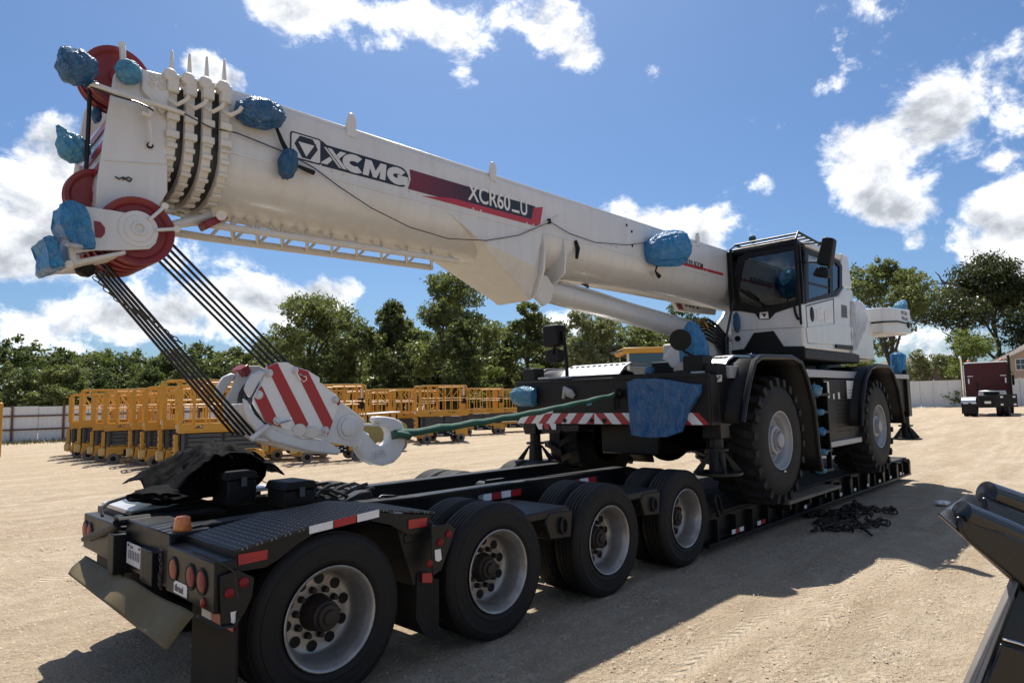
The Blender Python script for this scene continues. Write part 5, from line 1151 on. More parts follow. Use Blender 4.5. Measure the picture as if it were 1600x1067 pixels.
MB().bb(8.3,8.36,YR-.02,YR,3.06,3.98).build('window_post',plastic,CAB)
MB().bb(XF+.07,9.12,YR-.012,YR-.006,3.06,3.95).build('pane',cabglass,CAB)
dr=ringframe(WS([(1259,477),(1303,466),(1305,537),(1263,537)],-.004),WS([(1260,479),(1302,468),(1304,535),(1264,535)],-.004),Vector((0,.01,0))).build('door_gap',liftgrey,CAB,smooth=False)
MB().prism(WS([(1259,512),(1305,506),(1332,512),(1331,540),(1262,536)],-.003),(0,-.008,0)).build('door_lower_panel',white,CAB,bev=.004)
c=W(1269,491,Y=YL-.004); MB().sphere(c,.1,2,(.75,.16,1.15)).build('door_handle',plastic,CAB)
for pts in ([(1276,482),(1286,480),(1287,498),(1277,499)],[(1288,485),(1301,483),(1302,504),(1289,504)]): MB().prism(WS(pts,-.003),(0,-.002,0)).build('notice_sheet',decalwhite,CAB,smooth=False)
st=MB().prism(WS([(1315,476),(1323,478),(1324,497),(1315,496)],-.003),(0,-.002,0)).build('dark_sticker',inkgrey,CAB,smooth=False)
MB().prism(WS([(1317,481),(1321,482),(1322,493),(1317,492)],-.0055),(0,-.001,0)).build('sticker_print',liftgrey,CAB,smooth=False)
for k in range(4):
    MB().bar(W(1278,484+3.6*k,Y=YL-.0055),W(1285,482.6+3.6*k,Y=YL-.0055),.001,.012,(0,1,0)).bar(W(1290,487+4*k,Y=YL-.0055),W(1300,486+4*k,Y=YL-.0055),.001,.012,(0,1,0)).build('notice_print',silverstrip,CAB,smooth=False)
MB().prism(WS([(1305,538),(1331,541),(1331,547),(1305,544)],-.008),(0,-.02,0)).build('step_slot',plastic,CAB)
# cab interior
MB().bb(XF+.1,9.4,YL+.05,YR-.05,3.06,3.075).build('cab_floor',seatm,CAB)
MB().bb(8.35,8.85,.15,.60,3.08,3.25).bb(8.75,8.9,.15,.60,3.2,3.80).bb(8.78,8.88,.25,.5,3.82,4.0).split('seat',seatm,CAB,bev=.05,seg=3)
MB().bb(XF+.12,XF+.4,YL+.1,.7,3.08,3.18).tube([(XF+.55,.35,3.1),(XF+.68,.35,3.33)],.03,8).torus((XF+.7,.35,3.36),(.5,0,1),.18,.016,24,8).build('console',plastic,CAB)
MB().bb(7.9,8.0,.7,.8,3.1,3.55).build('monitor_post',plastic,CAB)
# roof guard
gd=MB()
zg=4.08
gd.tube([(XF+.02,YR-.12,3.05),(XF-.05,YR-.1,3.3),(XF-.03,YR-.08,4.0),(XF+.1,YR-.1,zg),(8.7,YR-.1,zg),(8.85,YR-.1,4.04)],.018,8)
gd.tube([(XF-.06,YL+.0,2.75),(XF-.07,YL-.0,3.0),(XF-.05,YL,3.98),(XF+.08,YL+.02,zg+.02),(8.7,YL+.06,zg),(8.85,YL+.06,4.04)],.018,8)
for k in range(7): x=XF+.08+.2*k; gd.tube([(x,YL+.03,zg),(x,YR-.1,zg)],.016,6)
gd.tube([(XF-.02,YL+.0,3.98),(XF-.02,YR-.1,3.98)],.014,6)
gd.split('roof_guard_bar',plastic,CAB)
MB().bb(8.6,9.0,YL+.05,YL+.12,4.06,4.12).build('roof_rail',plastic,CAB)
# near mirrors
mr=MB().prism(WL([(1284,372),(1288,369.5),(1300,371.5),(1302,374),(1297,412),(1294,415),(1278,413),(1275,410)],X=7.2),(.16,0,0)).build('mirror',plastic,CAB,bev=.02,seg=2)
MB().prism(WL([(1277,416),(1292,418),(1294,431),(1290,434),(1270,431),(1269,427)],X=7.2),(.14,0,0)).build('wide_mirror',plastic,CAB,bev=.02,seg=2)
MB().tube([W(1246,408,X=XF),W(1262,410,X=7.22),W(1278,410,X=7.25)],.012,7).tube([W(1250,382,X=XF),W(1270,380,X=7.25),W(1287,379,X=7.28)],.012,7).build('mirror_arm',plastic,CAB)
# ---- carrier
FB=MB().bb(4.54,5.15,-.15,2.78,1.455,2.02).build('front_box',boxblack,CRN,bev=.012,seg=2)
MB().bb(4.53,4.56,-.16,2.79,2.0,2.035).build('box_lip',boxblack,FB,bev=.004)
MB().bb(4.56,5.6,.1,2.7,2.03,2.06).build('deck_plate',boxblack,FB)
MB().bb(4.60,4.68,1.9,2.42,2.035,2.085).bb(4.6,4.66,-.05,.55,2.037,2.06).split('silver_rail',silverstrip,FB,bev=.004)
# hatched warning board along the lower edge: each stripe a piece
def hatch(y0,y1,z0,z1,x,flip,n,w_,first,slope=.13):
    yy=y1; k=first; out=[]
    while yy>y0+1e-4:
        a,b=yy,max(y0,yy-w_)
        s=slope if flip else -slope
        m_=tapered if k%2 else tapewhite
        P=[(min(max(a,y0),y1),z0),(min(max(b,y0),y1),z0),(min(max(b+s,y0),y1),z1),(min(max(a+s,y0),y1),z1)]
        MB().prism([Vector((x,p,z)) for p,z in P],(-.003,0,0)).build('hatch_stripe',m_,FB,smooth=False)
        yy-=w_; k+=1
hatch(1.42,2.775,1.465,1.60,4.538,False,0,.135,0)
hatch(-.14,1.42,1.465,1.60,4.538,True,0,.135,0)
MB().prism([Vector((4.537,y,z)) for y,z in ((1.42,1.465),(1.42-.0,1.6),(1.29,1.465))],(-.003,0,0)).build('hatch_stripe',tapewhite,FB,smooth=False)
MB().bb(4.55,4.66,2.0,2.34,1.33,1.455).bb(4.56,4.9,1.7,2.02,1.36,1.455).build('under_box',frameblack,FB,bev=.01)
# lower left drop of the hatched board
for y0,y1,mm in ((2.30,2.42,tapewhite),(2.18,2.30,tapered),(2.06,2.18,tapewhite)):
    MB().prism([Vector((4.537,y,z)) for y,z in ((y1,1.464),(y0,1.464),(y0-.0,1.385),(y1-.05,1.385))],(-.003,0,0)).build('hatch_stripe',mm,FB,smooth=False)
pl=MB().prism(WL([(850,638),(864,637),(864,645),(850,647)],X=4.537),(-.003,0,0)).build('notice_plate',decalwhite,FB,smooth=False)
MB().prism(WL([(917,628),(925,627),(925,633),(917,634)],X=4.537),(-.003,0,0)).build('blue_sticker',wrapcyan,FB,smooth=False)
MB().prism(WL([(853,640),(855,640),(855,644),(853,644)],X=4.533),(-.001,0,0)).prism(WL([(857,640),(863,639.5),(863,641),(857,641.5)],X=4.533),(-.001,0,0)).build('plate_print',inkgrey,FB,smooth=False)
MB().tube([W(880,622,X=4.5),W(884,608,X=4.48),W(890,614,X=4.5),W(897,620,X=4.52)],[.02,.05,.06,.03],8).build('canvas_tag',silverstrip,FB)
MB().lathe(W(966,615,X=4.5),(-1,0,0),[(0,.06),(.03,.06),(.05,.04),(.05,0)],16).tube([W(960,608,X=4.5),W(960,640,X=4.5)],.02,7).torus(W(966,615,X=4.46),(0,1,0),.05,.014,16,7).build('tow_shackle',plastic,FB)
for u in (883,925,945):
    p=W(u,657-.0*(u-883),X=4.54); MB().cyl(p,p+Vector((-.015,0,0)),.03,10).build('bolt',plastic,FB)
MB().prism([Vector((4.56,-.152,1.46)),Vector((5.14,-.152,1.46)),Vector((5.14,-.152,2.0)),Vector((4.56,-.152,2.0))],(0,-.004,0)).build('end_plate',boxblack,FB)
lv=MB()
for k in range(4): lv.bb(4.62,4.72,-.162,-.157,1.5+.045*k,1.515+.045*k)
lv.build('louvre',plastic,FB,kind='stuff')
MB().prism(WL([(1127,622),(1140,620),(1141,664),(1128,663)],X=5.16),(-.004,0,0)).build('marker_board',tapewhite,FB,smooth=False)
MB().prism(WL([(1127,622),(1138,621),(1127,643)],X=5.154),(-.002,0,0)).prism(WL([(1128,662),(1136,663),(1141,645),(1140,632)],X=5.154),(-.002,0,0)).build('hatch_stripe',tapered,FB,smooth=False)
# front outriggers: column, jack, pad
def outrigger(x,y,top,pad):
    c=MB().bb(x-.11,x+.11,y-.11,y+.11,1.30,top).build('outrigger_column',frameblack,CRN,bev=.01)
    MB().cyl((x,y,pad+.2),(x,y,1.34),.075,16).build('jack',frameblack,c); MB().lathe((x,y,pad+.26),(0,0,1),[(0,.0),(0,.13),(.03,.13),(.03,.0)],18).build('collar',frameblack,c)
    p=MB().lathe((x,y,pad),(0,0,1),[(0,0),(0,.27),(.03,.27),(.035,.1),(.25,.085),(.25,0)],24)
    p.build('float_pad',frameblack,c,ang=30)
    fn=MB()
    for k in range(4):
        a=PI/4+k*PI/2; d=Vector((math.cos(a),math.sin(a),0)); s=Vector((-d.y,d.x,0))*.012; o_=Vector((x,y,pad))
        fn.prism([o_+d*.26+Vector((0,0,.03))-s,o_+d*.26+Vector((0,0,.05))-s,o_+d*.10+Vector((0,0,.24))-s,o_+d*.07+Vector((0,0,.24))-s,o_+d*.18+Vector((0,0,.03))-s],s*2)
    fn.split('float_fin',frameblack,c)
    return c
outrigger(4.85,-.05,2.15,.90); outrigger(4.85,2.72,2.23,.90)
outrigger(12.9,-.05,2.23,.84); outrigger(12.9,2.68,2.2,.84)
MB().prism(WL([(1118,586),(1128,585.5),(1128,596),(1119,597)],X=4.73),(-.003,0,0)).build('warning_sticker',decalwhite,CRN,smooth=False)
MB().tube(WL([(1120,594),(1123,590),(1126,588)],X=4.725),.008,6).build('sticker_print',inkgrey,CRN)
# chassis
CH=MB().bb(5.1,12.8,.85,1.75,1.05,1.7).build('chassis',frameblack,CRN,bev=.02)
MB().bb(5.15,12.8,.1,2.5,1.95,2.03).build('carrier_deck',frameblack,CH)
for x in (6.05,10.15):
    MB().cyl((x,.2,1.22),(x,2.4,1.22),.16,18).sphere((x,1.3,1.22),.33,3).build('axle',frameblack,CH)
MB().bb(12.3,12.86,-.1,2.7,1.4,2.15).build('rear_box',boxblack,CRN,bev=.012)
MB().bb(11.5,12.3,-.12,.5,1.25,2.0).build('rear_side_box',boxblack,CRN,bev=.012)
# side beams (pale strip) and panel
MB().bb(7.0,9.75,-.2,.1,2.02,2.13).build('side_beam',silverstrip,CRN,bev=.004); MB().bb(4.98,5.3,-.2,.1,1.98,2.12).build('side_beam',silverstrip,CRN,bev=.004); MB().bb(11.2,12.8,-.2,.1,2.05,2.13).build('side_beam',silverstrip,CRN,bev=.004)
PN=MB().bb(7.95,9.45,-.2,.3,.98,2.0).build('side_panel',boxblack,CRN,bev=.01)
lo=MB()
for r_ in range(9):
    for k in range(9):
        x=8.45+k*.095; z=1.2+r_*.065; lo.bb(x,x+.055,-.2045,-.199,z,z+.026)
lo.build('vent_slot',plastic,PN,smooth=False,kind='stuff')
MB().bb(8.0,9.42,-.24,-.2,1.0,1.08).build('sill',silverstrip,PN,bev=.006)
for a,b,z0,z1 in ((7.95,8.15,1.72,1.96),(8.95,9.3,1.7,1.98),(8.3,8.36,1.7,1.78),(8.52,8.6,1.7,1.8),(5.06,5.3,1.78,1.95)):
    MB().bb(a,b,-.208,-.205,z0,z1).build('notice_sheet',decalwhite,PN,smooth=False)
    for j in range(3): MB().bb(a+.02,b-.02,-.2105,-.2085,z0+.03+.05*j,z0+.037+.05*j).build('notice_print',inkgrey,PN,smooth=False)
# ladder
LD=MB().bb(7.42,7.46,-.25,-.18,.66,1.95).bb(7.92,7.96,-.25,-.18,.66,1.95).build('ladder',plastic,CRN,bev=.006)
for z in (.68,.95,1.22,1.5,1.75): MB().bb(7.42,7.96,-.27,-.12,z,z+.04).build('rung',plastic,LD,bev=.006)
# fenders
def fender(px,yy,dep,top_silver=False):
    pts=WL(px,Y=-.35); pts=[Vector((p.x,yy,p.z)) for p in pts]
    mb=MB(); n=len(pts); s=1 if dep>0 else -1
    vs=pts+[p+Vector((0,dep,0)) for p in pts]
    mb.add(vs,[(i,i+1,n+i+1,n+i) for i in range(n-1)])
    o=mb.build('fender',plastic,CRN,ang=50); sm=o.modifiers.new('thick','SOLIDIFY'); sm.thickness=.03; sm.offset=-1
    # rolled rim along the outer edge
    MB().tube(pts,.035,8).build('fender_rim',frameblack,o)
    return o,pts
f1=[(1156,660),(1160,630),(1167,593),(1174,566),(1184,558),(1233,559),(1247,567),(1256,590),(1268,638),(1275,708),(1280,735)]
f2=[(1343,665),(1344,630),(1349,592),(1357,575),(1366,571),(1384,573),(1391,582),(1400,610),(1405,640),(1409,660)]
F1,P1=fender(f1,-.38,.75); F2,P2=fender(f2,-.38,.75)
fender(f1,2.95,-.75); fender(f2,2.95,-.75)
# silver perforated tops of the front fenders
for y0,y1 in ((-.1,.55),(1.35,2.35)):
    tp=MB().prism([Vector((5.0,y0,2.10)),Vector((5.12,y0,2.2)),Vector((5.3,y0,2.262)),Vector((5.75,y0,2.27)),Vector((5.75,y0,2.25)),Vector((5.3,y0,2.24)),Vector((5.14,y0,2.18)),Vector((5.02,y0,2.08))],(0,y1-y0,0)).build('fender_top',silver,F1,ang=40)
    dm=MB()
    for k in range(10):
        y=y0+.06+(y1-y0-.12)*k/9
        for (x,z) in ((5.2,2.232),(5.42,2.268),(5.6,2.272)): dm.lathe((x,y,z-.004),(-.25 if x<5.3 else 0,0,1),[(0,.032),(.012,.026),(.012,.014),(.002,.012),(.002,0)],10)
    dm.build('tread_dimple',wearpad,F1,kind='stuff')
MB().bb(5.75,6.6,-.3,.55,2.235,2.255).build('fender_top',plastic,F1)
# wheels of the crane
def big_wheel(x,y,s,R=.80,yaw=0):
    C0=Vector((x,y,1.22)); A=Vector((math.sin(yaw)*s*-1,s*math.cos(yaw),0))
    prof=[(.045,.350),(.0,.37),(-.012,.42),(-.015,.55),(.0,.66),(.04,.715),(.09,.725),(.50,.725),(.55,.715),(.59,.66),(.605,.55),(.60,.42),(.58,.37),(.54,.35)]
    rim=MB().lathe(C0,A,[(.0,.365),(-.01,.36),(-.005,.345),(.03,.335),(.05,.315),(.045,.30),(.06,.285),(.12,.275),(.13,.25),(.10,.20),(.085,.18),(.05,.175),(.04,.15),(.035,.10),(.015,.095),(-.01,.09),(-.02,.055),(-.02,0)],56).build('wheel',rimgrey,CRN,ang=40)
    MB().lathe(C0,A,prof,64).build('tyre',mudrubber,rim,ang=40)
    U=Vector((0,0,1)); V=A.cross(U); td=MB()
    n=22
    for k in range(n):
        for h in (0,1):
            a0=2*PI*(k+.5*h)/n
            # heavy lug: from the shoulder slanting to the centre line
            pts=[]
            for (ax_,da) in ((.015,-.02),(.10,.0),(.20,.05),(.31,.12)):
                aa=ax_ if h==0 else .59-ax_
                pts.append((aa,a0+da))
            wid=.125
            for (a1_,t1),(a2_,t2) in zip(pts[:-1],pts[1:]):
                q8=[]
                for rr_ in (.72,R):
                    for aa,tt in ((a1_,t1),(a2_,t2)):
                        sh=(.69 if rr_<.75 else R-.025) if (aa<.03 or aa>.56) else rr_
                        for dw in (-wid/2,wid/2):
                            tw=dw*(1.0 if rr_<.75 else .82)
                            q8.append(C0+A*aa+U*(sh*math.cos(tt+tw))+V*(sh*math.sin(tt+tw)))
                td.add(q8,[(0,1,3,2),(4,6,7,5),(0,4,5,1),(2,3,7,6),(0,2,6,4),(1,5,7,3)])
            # shoulder face of the lug running down the sidewall
            aa=.0 if h==0 else .59; sg=-1 if h==0 else 1
            q8=[]
            for (r_,ax2) in ((.67,aa-sg*.03),(R-.03,aa-sg*.03),(R-.03,aa+sg*.012),(.67,aa+sg*.02)):
                for dw in (-wid*.5,wid*.42):
                    tt=a0-.02+dw; q8.append(C0+A*ax2+U*(r_*math.cos(tt))+V*(r_*math.sin(tt)))
            td.add(q8,[(0,1,3,2),(2,3,5,4),(4,5,7,6),(6,7,1,0),(0,2,4,6),(1,7,5,3)])
    td.build('tread_lug',mudrubber,rim,smooth=False,kind='stuff')
    nb=MB()
    for k in range(24):
        a=2*PI*k/24; p=C0+A*.037+U*(.125*math.cos(a))+V*(.125*math.sin(a)); nb.cyl(p,p-A*.02,.011,6)
    nb.build('wheel_nut',rimgrey,rim,kind='stuff')
    return rim
big_wheel(6.03,-.30,1); big_wheel(10.2,-.30,1); big_wheel(6.03,2.9,-1); big_wheel(10.2,2.9,-1)
c=W(1227,736,Y=-.325); MB().box(c,(.05,.006,.02)).build('tyre_mark',decalwhite,CRN,smooth=False)
# front convex mirror and the far mirror tower
MB().lathe(W(1063,531,X=4.9),(-.8,-.45,-.1),[(-.02,0),(-.02,.08),(.0,.115),(.03,.13),(.05,.125),(.055,0)],28).build('convex_mirror',plastic,CRN,ang=50)
MB().tube([W(1066,540,X=4.92),W(1069,549,X=4.95),W(1090,560,X=4.9),W(1102,566,X=4.88),W(1104,582,X=4.88)],.016,8).build('mirror_arm',plastic,CRN)
fm=MB().bb(4.62,4.82,2.06,2.34,2.50,2.80).bb(4.64,4.80,2.08,2.32,2.28,2.46).build('mirror_tower',plastic,CRN,bev=.03,seg=3)
MB().tube([(4.72,2.05,2.7),(4.7,2.0,2.5),(4.7,1.98,2.3),(4.7,1.98,2.05)],.025,8).tube([(4.61,2.15,2.40),(4.6,2.1,2.5),(4.6,2.05,2.42),(4.62,2.06,2.3)],.02,7).build('mirror_arm',plastic,fm)
MB().bb(4.7,4.95,.0,.25,2.03,2.25).build('corner_box',plastic,CRN,bev=.012)
# white tank behind the front box
MB().prism(WL([(1034,561),(1040,551),(1052,538),(1068,536),(1068,580),(1059,577),(1048,574),(1043,566)],X=5.6),(.25,.1,0)).build('washer_tank',decalwhite,CRN,bev=.02,seg=2)
MB().tube([(5.6,1.9,2.2),(5.6,1.9,2.42),(5.6,1.7,2.45)],.015,6).build('lamp_bracket',plastic,CRN)
# ------------------------------------------------------------------ hook block, ropes, sling
HBK=thing('hook_block','grey white hook block with red stripes and big hook hanging off the boom','hook block',(.3,1.3,1.4))
YN=1.05
oc=[(417,573),(434,566),(449,566),(460,572),(481,579),(499,591),(499,597),(526,617),(533,627),(570,656),(568,673),(557,699),(516,690),(440,669),(414,658),(396,630),(397,620),(406,604)]
for y in (YN,1.53):
    pp=[Vector((p.x,y,p.z)) for p in WL(oc,Y=YN)]
    pl=MB().prism(pp,(0,.03,0)).build('cheek_plate',hookgrey,HBK,bev=.004)
    if y<1.2:
        pt=WL([(416,573),(434,566),(449,566),(459,572),(481,579),(499,590),(499,597),(526,618),(528,634),(513,681),(500,678),(468,677),(440,669),(414,658),(396,630),(406,605)],Y=YN-.001)
        sp=MB().prism(pt,(0,-.006,0)).build('stripe_board',tapewhite,pl,bev=.002)
        for s in ([(417,573),(433,566.5),(482,663),(468,677)],[(459,573),(481,580),(520,658),(512,680)],[(397,622),(406,605),(409,603),(440,668),(414,658)],[(526,619),(531,624),(532,630),(528,634),(523,624)]):
            MB().prism(WL(s,Y=YN-.0085),(0,-.003,0)).build('red_stripe',tapered,sp,smooth=False)
        for u,v,r in ((404,617,.026),(432,657,.024),(420,583,.024),(461,579,.02),(524,624,.024),(508,672,.024)):
            c=W(u,v,Y=YN-.01); MB().lathe(c,(0,-1,0),[(0,r*1.25),(.008,r*1.25),(.01,r*.8),(.03,r*.75),(.034,0)],14).build('bolt',hookgrey,sp)
        MB().tube(WL([(461,578),(469,592),(475,596),(479,593),(478,588),(473,588),(468,584)],Y=YN-.03),.005,6).build('spring_pin',chrome,sp)
        MB().tube(WL([(432,656),(428,660),(433,663),(440,660),(452,657),(456,653)],Y=YN-.03),.005,6).build('spring_pin',chrome,sp)
        c=W(544,667,Y=YN-.001); MB().lathe(c,(0,-1,0),[(0,.10),(.012,.10),(.012,.075),(.03,.075),(.036,.06),(.036,0)],26).build('trunnion',hookgrey,pl,ang=30)
        MB().prism(WL([(537,654),(542,653),(552,662),(553,676),(540,681),(531,674)],Y=YN-.001),(0,-.008,0)).build('trunnion_plate',hookgrey,pl,bev=.003)
# inner sheaves
bc0=W(452,625,Y=1.05); 
for y in (1.12,1.22,1.32,1.42,1.5): sheave(Vector((bc0.x,y,bc0.z)),.88,'block_sheave',HBK,wearpad)
# outer guard casting, bent round the rope entry
gpx=[(392,622),(404,600),(418,580),(408,578),(396,584),(388,597),(384,608)]
for y in (1.02,1.54): MB().prism([Vector((p.x,y,p.z)) for p in WL(gpx,Y=1.02)],(0,.05,0)).build('rope_guard',hookgrey,HBK,bev=.012,seg=2)
lpx=[(382,622),(384,643),(391,660),(404,674),(426,690),(452,697),(484,706),(530,711),(534,703),(512,688),(470,684),(432,672),(414,662),(400,648),(388,626)]
MB().prism(WL(lpx,Y=1.02),(0,.05,0)).build('lower_frame',hookgrey,HBK,bev=.014,seg=2)
MB().prism([Vector((p.x,1.36,p.z)) for p in WL(lpx,Y=1.02)],(0,.05,0)).build('lower_frame',hookgrey,HBK,bev=.014,seg=2)
MB().prism(WL([(381,630),(384,645),(392,662),(406,676),(408,670),(396,659),(389,645),(386,630)],Y=1.06),(0,.31,0)).build('frame_web',hookgrey,HBK,bev=.008)
MB().prism(WL([(424,690),(484,706),(530,711),(530,706),(486,700),(426,684)],Y=1.06),(0,.31,0)).build('frame_web',hookgrey,HBK,bev=.008)
MB().cyl(W(468,672,Y=1.0),W(468,672,Y=1.1),.05,14).prism(WL([(472,672),(488,666),(498,668),(500,680),(490,686),(474,682)],Y=1.01),(0,.03,0)).build('guard_lug',creamy,HBK,bev=.006)
MB().tube([W(392,686,Y=1.0),W(420,665,Y=1.0)],.02,8).build('tie_bolt',hookgrey,HBK)
MB().prism(WL([(376,578),(388,568),(394,580),(386,590)],Y=1.45),(0,.2,0)).build('rope_wedge',red,HBK,bev=.01)
# hook
hp=[(566,672),(561,688),(561,703),(566,713),(573,720),(586,726.5),(600,728),(616,723),(627,712),(634,695),(635.5,675),(629,660),(618,653),(604,650.5),(590,650),(585.5,654),(589,660.5),(599,663),(606,669),(609.5,677),(609,687),(604,694.5),(597,697),(589,693),(580,684),(573,675)]
hk=MB().prism(WL(hp,Y=1.245),(0,.11,0)).build('hook',hookgrey,HBK,bev=.034,seg=5,ang=60)
MB().tube([W(552,676,Y=1.3),W(570,686,Y=1.3)],[.06,.055],16).build('hook_shank',hookgrey,HBK)
MB().bar(W(566,663,Y=1.28),W(598,664,Y=1.28),.02,.03,(0,1,0)).build('safety_latch',hookgrey,HBK,bev=.004)
hx=(W(612,705,Y=1.3)-W(586,712,Y=1.3)); hx.y=0
text('hook_mark','DG20',hookgrey,hk,W(581,713,Y=1.2425),.055,hx,Vector((-hx.z,0,hx.x)),ext=.003); text('hook_mark','GWTX',hookgrey,hk,W(579,719.5,Y=1.2425),.055,hx,Vector((-hx.z,0,hx.x)),ext=.003)
# hoist ropes: two fans of five
for k in range(5):
    y=1.09+.10*k
    a=W(162+8*k-.0,392,Y=y); a=Vector((-1.02+.012*k,y,2.74)); b=Vector((.02+.0*k,y,1.56))
    r_=thing('hoist_rope','%s steel hoist rope of the left fan under the boom head'%['nearest','second nearest','middle','second farthest','farthest'][k],'wire rope',a,'hoist ropes of the left fan')
    MB().tube([a,b],.0102,8).build('strand',rope,r_)
    a=Vector((-.66,y,2.93+.02)); b=Vector((.33,y,2.03))
    r_=thing('hoist_rope','%s steel hoist rope of the right fan under the red sheave'%['nearest','second nearest','middle','second farthest','farthest'][k],'wire rope',a,'hoist ropes of the right fan')
    MB().tube([a,b],.0102,8).build('strand',rope,r_)
# limit switch with chain
ls=thing('limit_switch','black limit switch box hanging under the boom nose on a chain','switch',W(130,415,Y=1.0))
MB().tube(WL([(120,412),(130,417),(138,425),(143,431)],Y=1.0),[.035,.06,.05,.02],10).build('housing',plastic,ls)
MB().tube(WL([(148,416),(152,424),(160,430),(167,426),(168,418)],Y=.98),.007,6).build('cable',hose,ls)
cn=MB(); p0,p1=W(150,436,Y=1.0),W(222,490,Y=1.0); L=(p1-p0).length; n=int(L/.036)
for k in range(n+9):
    t_=k/n; p=p0.lerp(p1,t_)+Vector((0,0,-.03*math.sin(min(1,t_)*PI))); d=(p1-p0).normalized(); s=Vector((0,1,0)) if k%2 else d.cross(Vector((0,1,0)))
    pts=[p+d*(.022*math.cos(a))+s*(.011*math.sin(a)) for a in [2*PI*j/10 for j in range(11)]]; cn.tube(pts,.0035,5,False)
cn.build('chain',wearpad,ls,kind='stuff')
# green sling from hook to the front box
sl_=thing('green_sling','green round sling pulled from the hook to the crane front box','strap',W(700,660,X=3))
A_=W(612,680,Y=1.24); pts=[]
B_=W(962,616,X=4.47)
for k in range(25):
    t_=k/24; p=A_.lerp(B_,t_)+Vector((0,0,-.035*math.sin(PI*t_)+.006*math.sin(k*2.1))); pts.append(p)
MB().tube(pts,[.036-.012*(k/24)+.004*math.sin(k*1.9) for k in range(25)],10).build('sling_body',greenstrap,sl_)
c_=W(622,679,Y=1.3); lp_=[c_+Vector((-.085*math.cos(a),.10*math.sin(a),.02*math.cos(a))) for a in [2*PI*j/18 for j in range(19)]]
MB().tube(lp_,.034,9).build('sling_loop',greenstrap,sl_)
# ------------------------------------------------------------------ blue film wraps
def wr(label,u,v,rx,rz,Y=None,X=None,depth=None,m=wrapblue,seed=1,ry=None,amp=.17,pinch=None,name='film_wrap',rot=None):
    c=W(u,v,X=X,Y=Y) ; d=(c-CP).dot(CF); k=d/FL
    a,b=rx*k,rz*k; 
    return blob(name,label,'plastic wrap',c,(a,ry if ry else (a+b)/2*.8,b),seed,m,amp,2.0,4,pinch,'film wraps on the crane',rot=rot)
up=lambda q:Vector((q.x*(1-.35*max(0,q.z)),q.y,q.z*(1+.25*max(0,q.z))))
def pin_dn(q): f=1-.75*max(0,-q.z); return Vector((q.x*f,q.y*f,q.z))
def pin_ul(q): f=1-.45*max(0,-q.z); return Vector((q.x*f-.55*max(0,q.z)*max(0,-q.x),q.y*f,q.z+.55*max(0,q.z)*max(0,-q.x)))
def bag(label,A,B,prof,m,seed,npl=17,deep=.16,name='film_wrap'):
    """film gathered round something: rings along A-B, pleats running lengthwise, tight where it is tied"""
    A,B=Vector(A),Vector(B); ax=(B-A); L=ax.length; ax/=L; U=ax.orthogonal().normalized(); V=ax.cross(U); n=72; k=26; sv=Vector((seed*1.3,seed*2.1,seed*.7)); vs=[]
    ts=[i/k for i in range(k+1)]
    def rad(t_):
        for (t0,r0),(t1,r1) in zip(prof[:-1],prof[1:]):
            if t_<=t1: f=(t_-t0)/(t1-t0) if t1>t0 else 0; f=f*f*(3-2*f); return r0+(r1-r0)*f
        return prof[-1][1]
    for t_ in ts:
        r0=rad(t_)
        for j in range(n):
            a=2*PI*j/n; d=U*math.cos(a)+V*math.sin(a)
            q=Vector((math.cos(a)*1.6,math.sin(a)*1.6,t_*.9))
            pl=1-2.2*abs(noise.noise(Vector((math.cos(a)*npl/6,math.sin(a)*npl/6,t_*1.1))+sv)); pl2=1-2*abs(noise.noise(Vector((math.cos(a)*npl/2.6,math.sin(a)*npl/2.6,t_*2.6))+sv*2))
            cr=1-2*abs(noise.noise(d*2.6+ax*t_*4+sv*3))
            r=r0*(1+deep*(.55*pl+.28*pl2+.45*noise.noise(q+sv)+.22*cr))
            vs.append(A+ax*(L*(t_+.05*noise.noise(q*1.3+sv)))+d*r)
    mb=MB(); mb.add(vs,[(i*n+j,i*n+(j+1)%n,(i+1)*n+(j+1)%n,(i+1)*n+j) for i in range(k) for j in range(n)]+[tuple(range(n))[::-1],tuple(k*n+j for j in range(n))])
    o=mb.build(name,m,None,ang=70); return tag(o,label,'plastic wrap','film wraps on the crane')
bag('blue film wrap on the lamp at the very tip of the boom',W(96,76,Y=.78),W(141,132,Y=.78),[(0,.02),(.1,.045),(.3,.09),(.6,.105),(.85,.075),(.94,.025),(1,.04)],wrapdark,2)
bag('small pale blue film wrap on the pin of the boom head plate',W(200,113,Y=.92),W(200,113,Y=.82),[(0,.05),(.2,.07),(.7,.065),(1,.03)],wrapcyan,3)
bag('pointed blue film wrap on the lamp post left of the boom head',W(90,197,Y=1.2),W(128,252,Y=1.2),[(0,.01),(.2,.03),(.45,.075),(.7,.095),(.9,.07),(1,.03)],wrapcyan,4)
wr('dark blue film wrap just behind the hanging rope at the boom head',151,180,7,13,Y=1.2,m=wrapdark,seed=31)
bag('dark blue film bundle on the upper flank just behind the collars',W(371,172,Y=.80),W(444,184,Y=.78),[(0,.055),(.06,.06),(.25,.095),(.55,.10),(.85,.075),(1,.025)],wrapdark,7)
bag('small dark blue film bag hanging on the cable left of the logo',W(455,234,Y=.80),W(445,279,Y=.80),[(0,.02),(.12,.05),(.5,.065),(.85,.05),(1,.02)],wrapdark,8)
bag('big blue film bundle on the boom flank near the cab',W(1008,395,Y=.86),W(1076,384,Y=.55),[(0,.10),(.05,.13),(.3,.19),(.6,.215),(.82,.20),(.93,.13),(1,.04)],wrapblue,9,npl=20)
bag('blue film wrap on the left front lamp of the crane box',W(836,620,X=4.50),W(798,618,X=4.42),[(0,.11),(.15,.12),(.5,.125),(.8,.10),(1,.03)],wrapcyan,10)
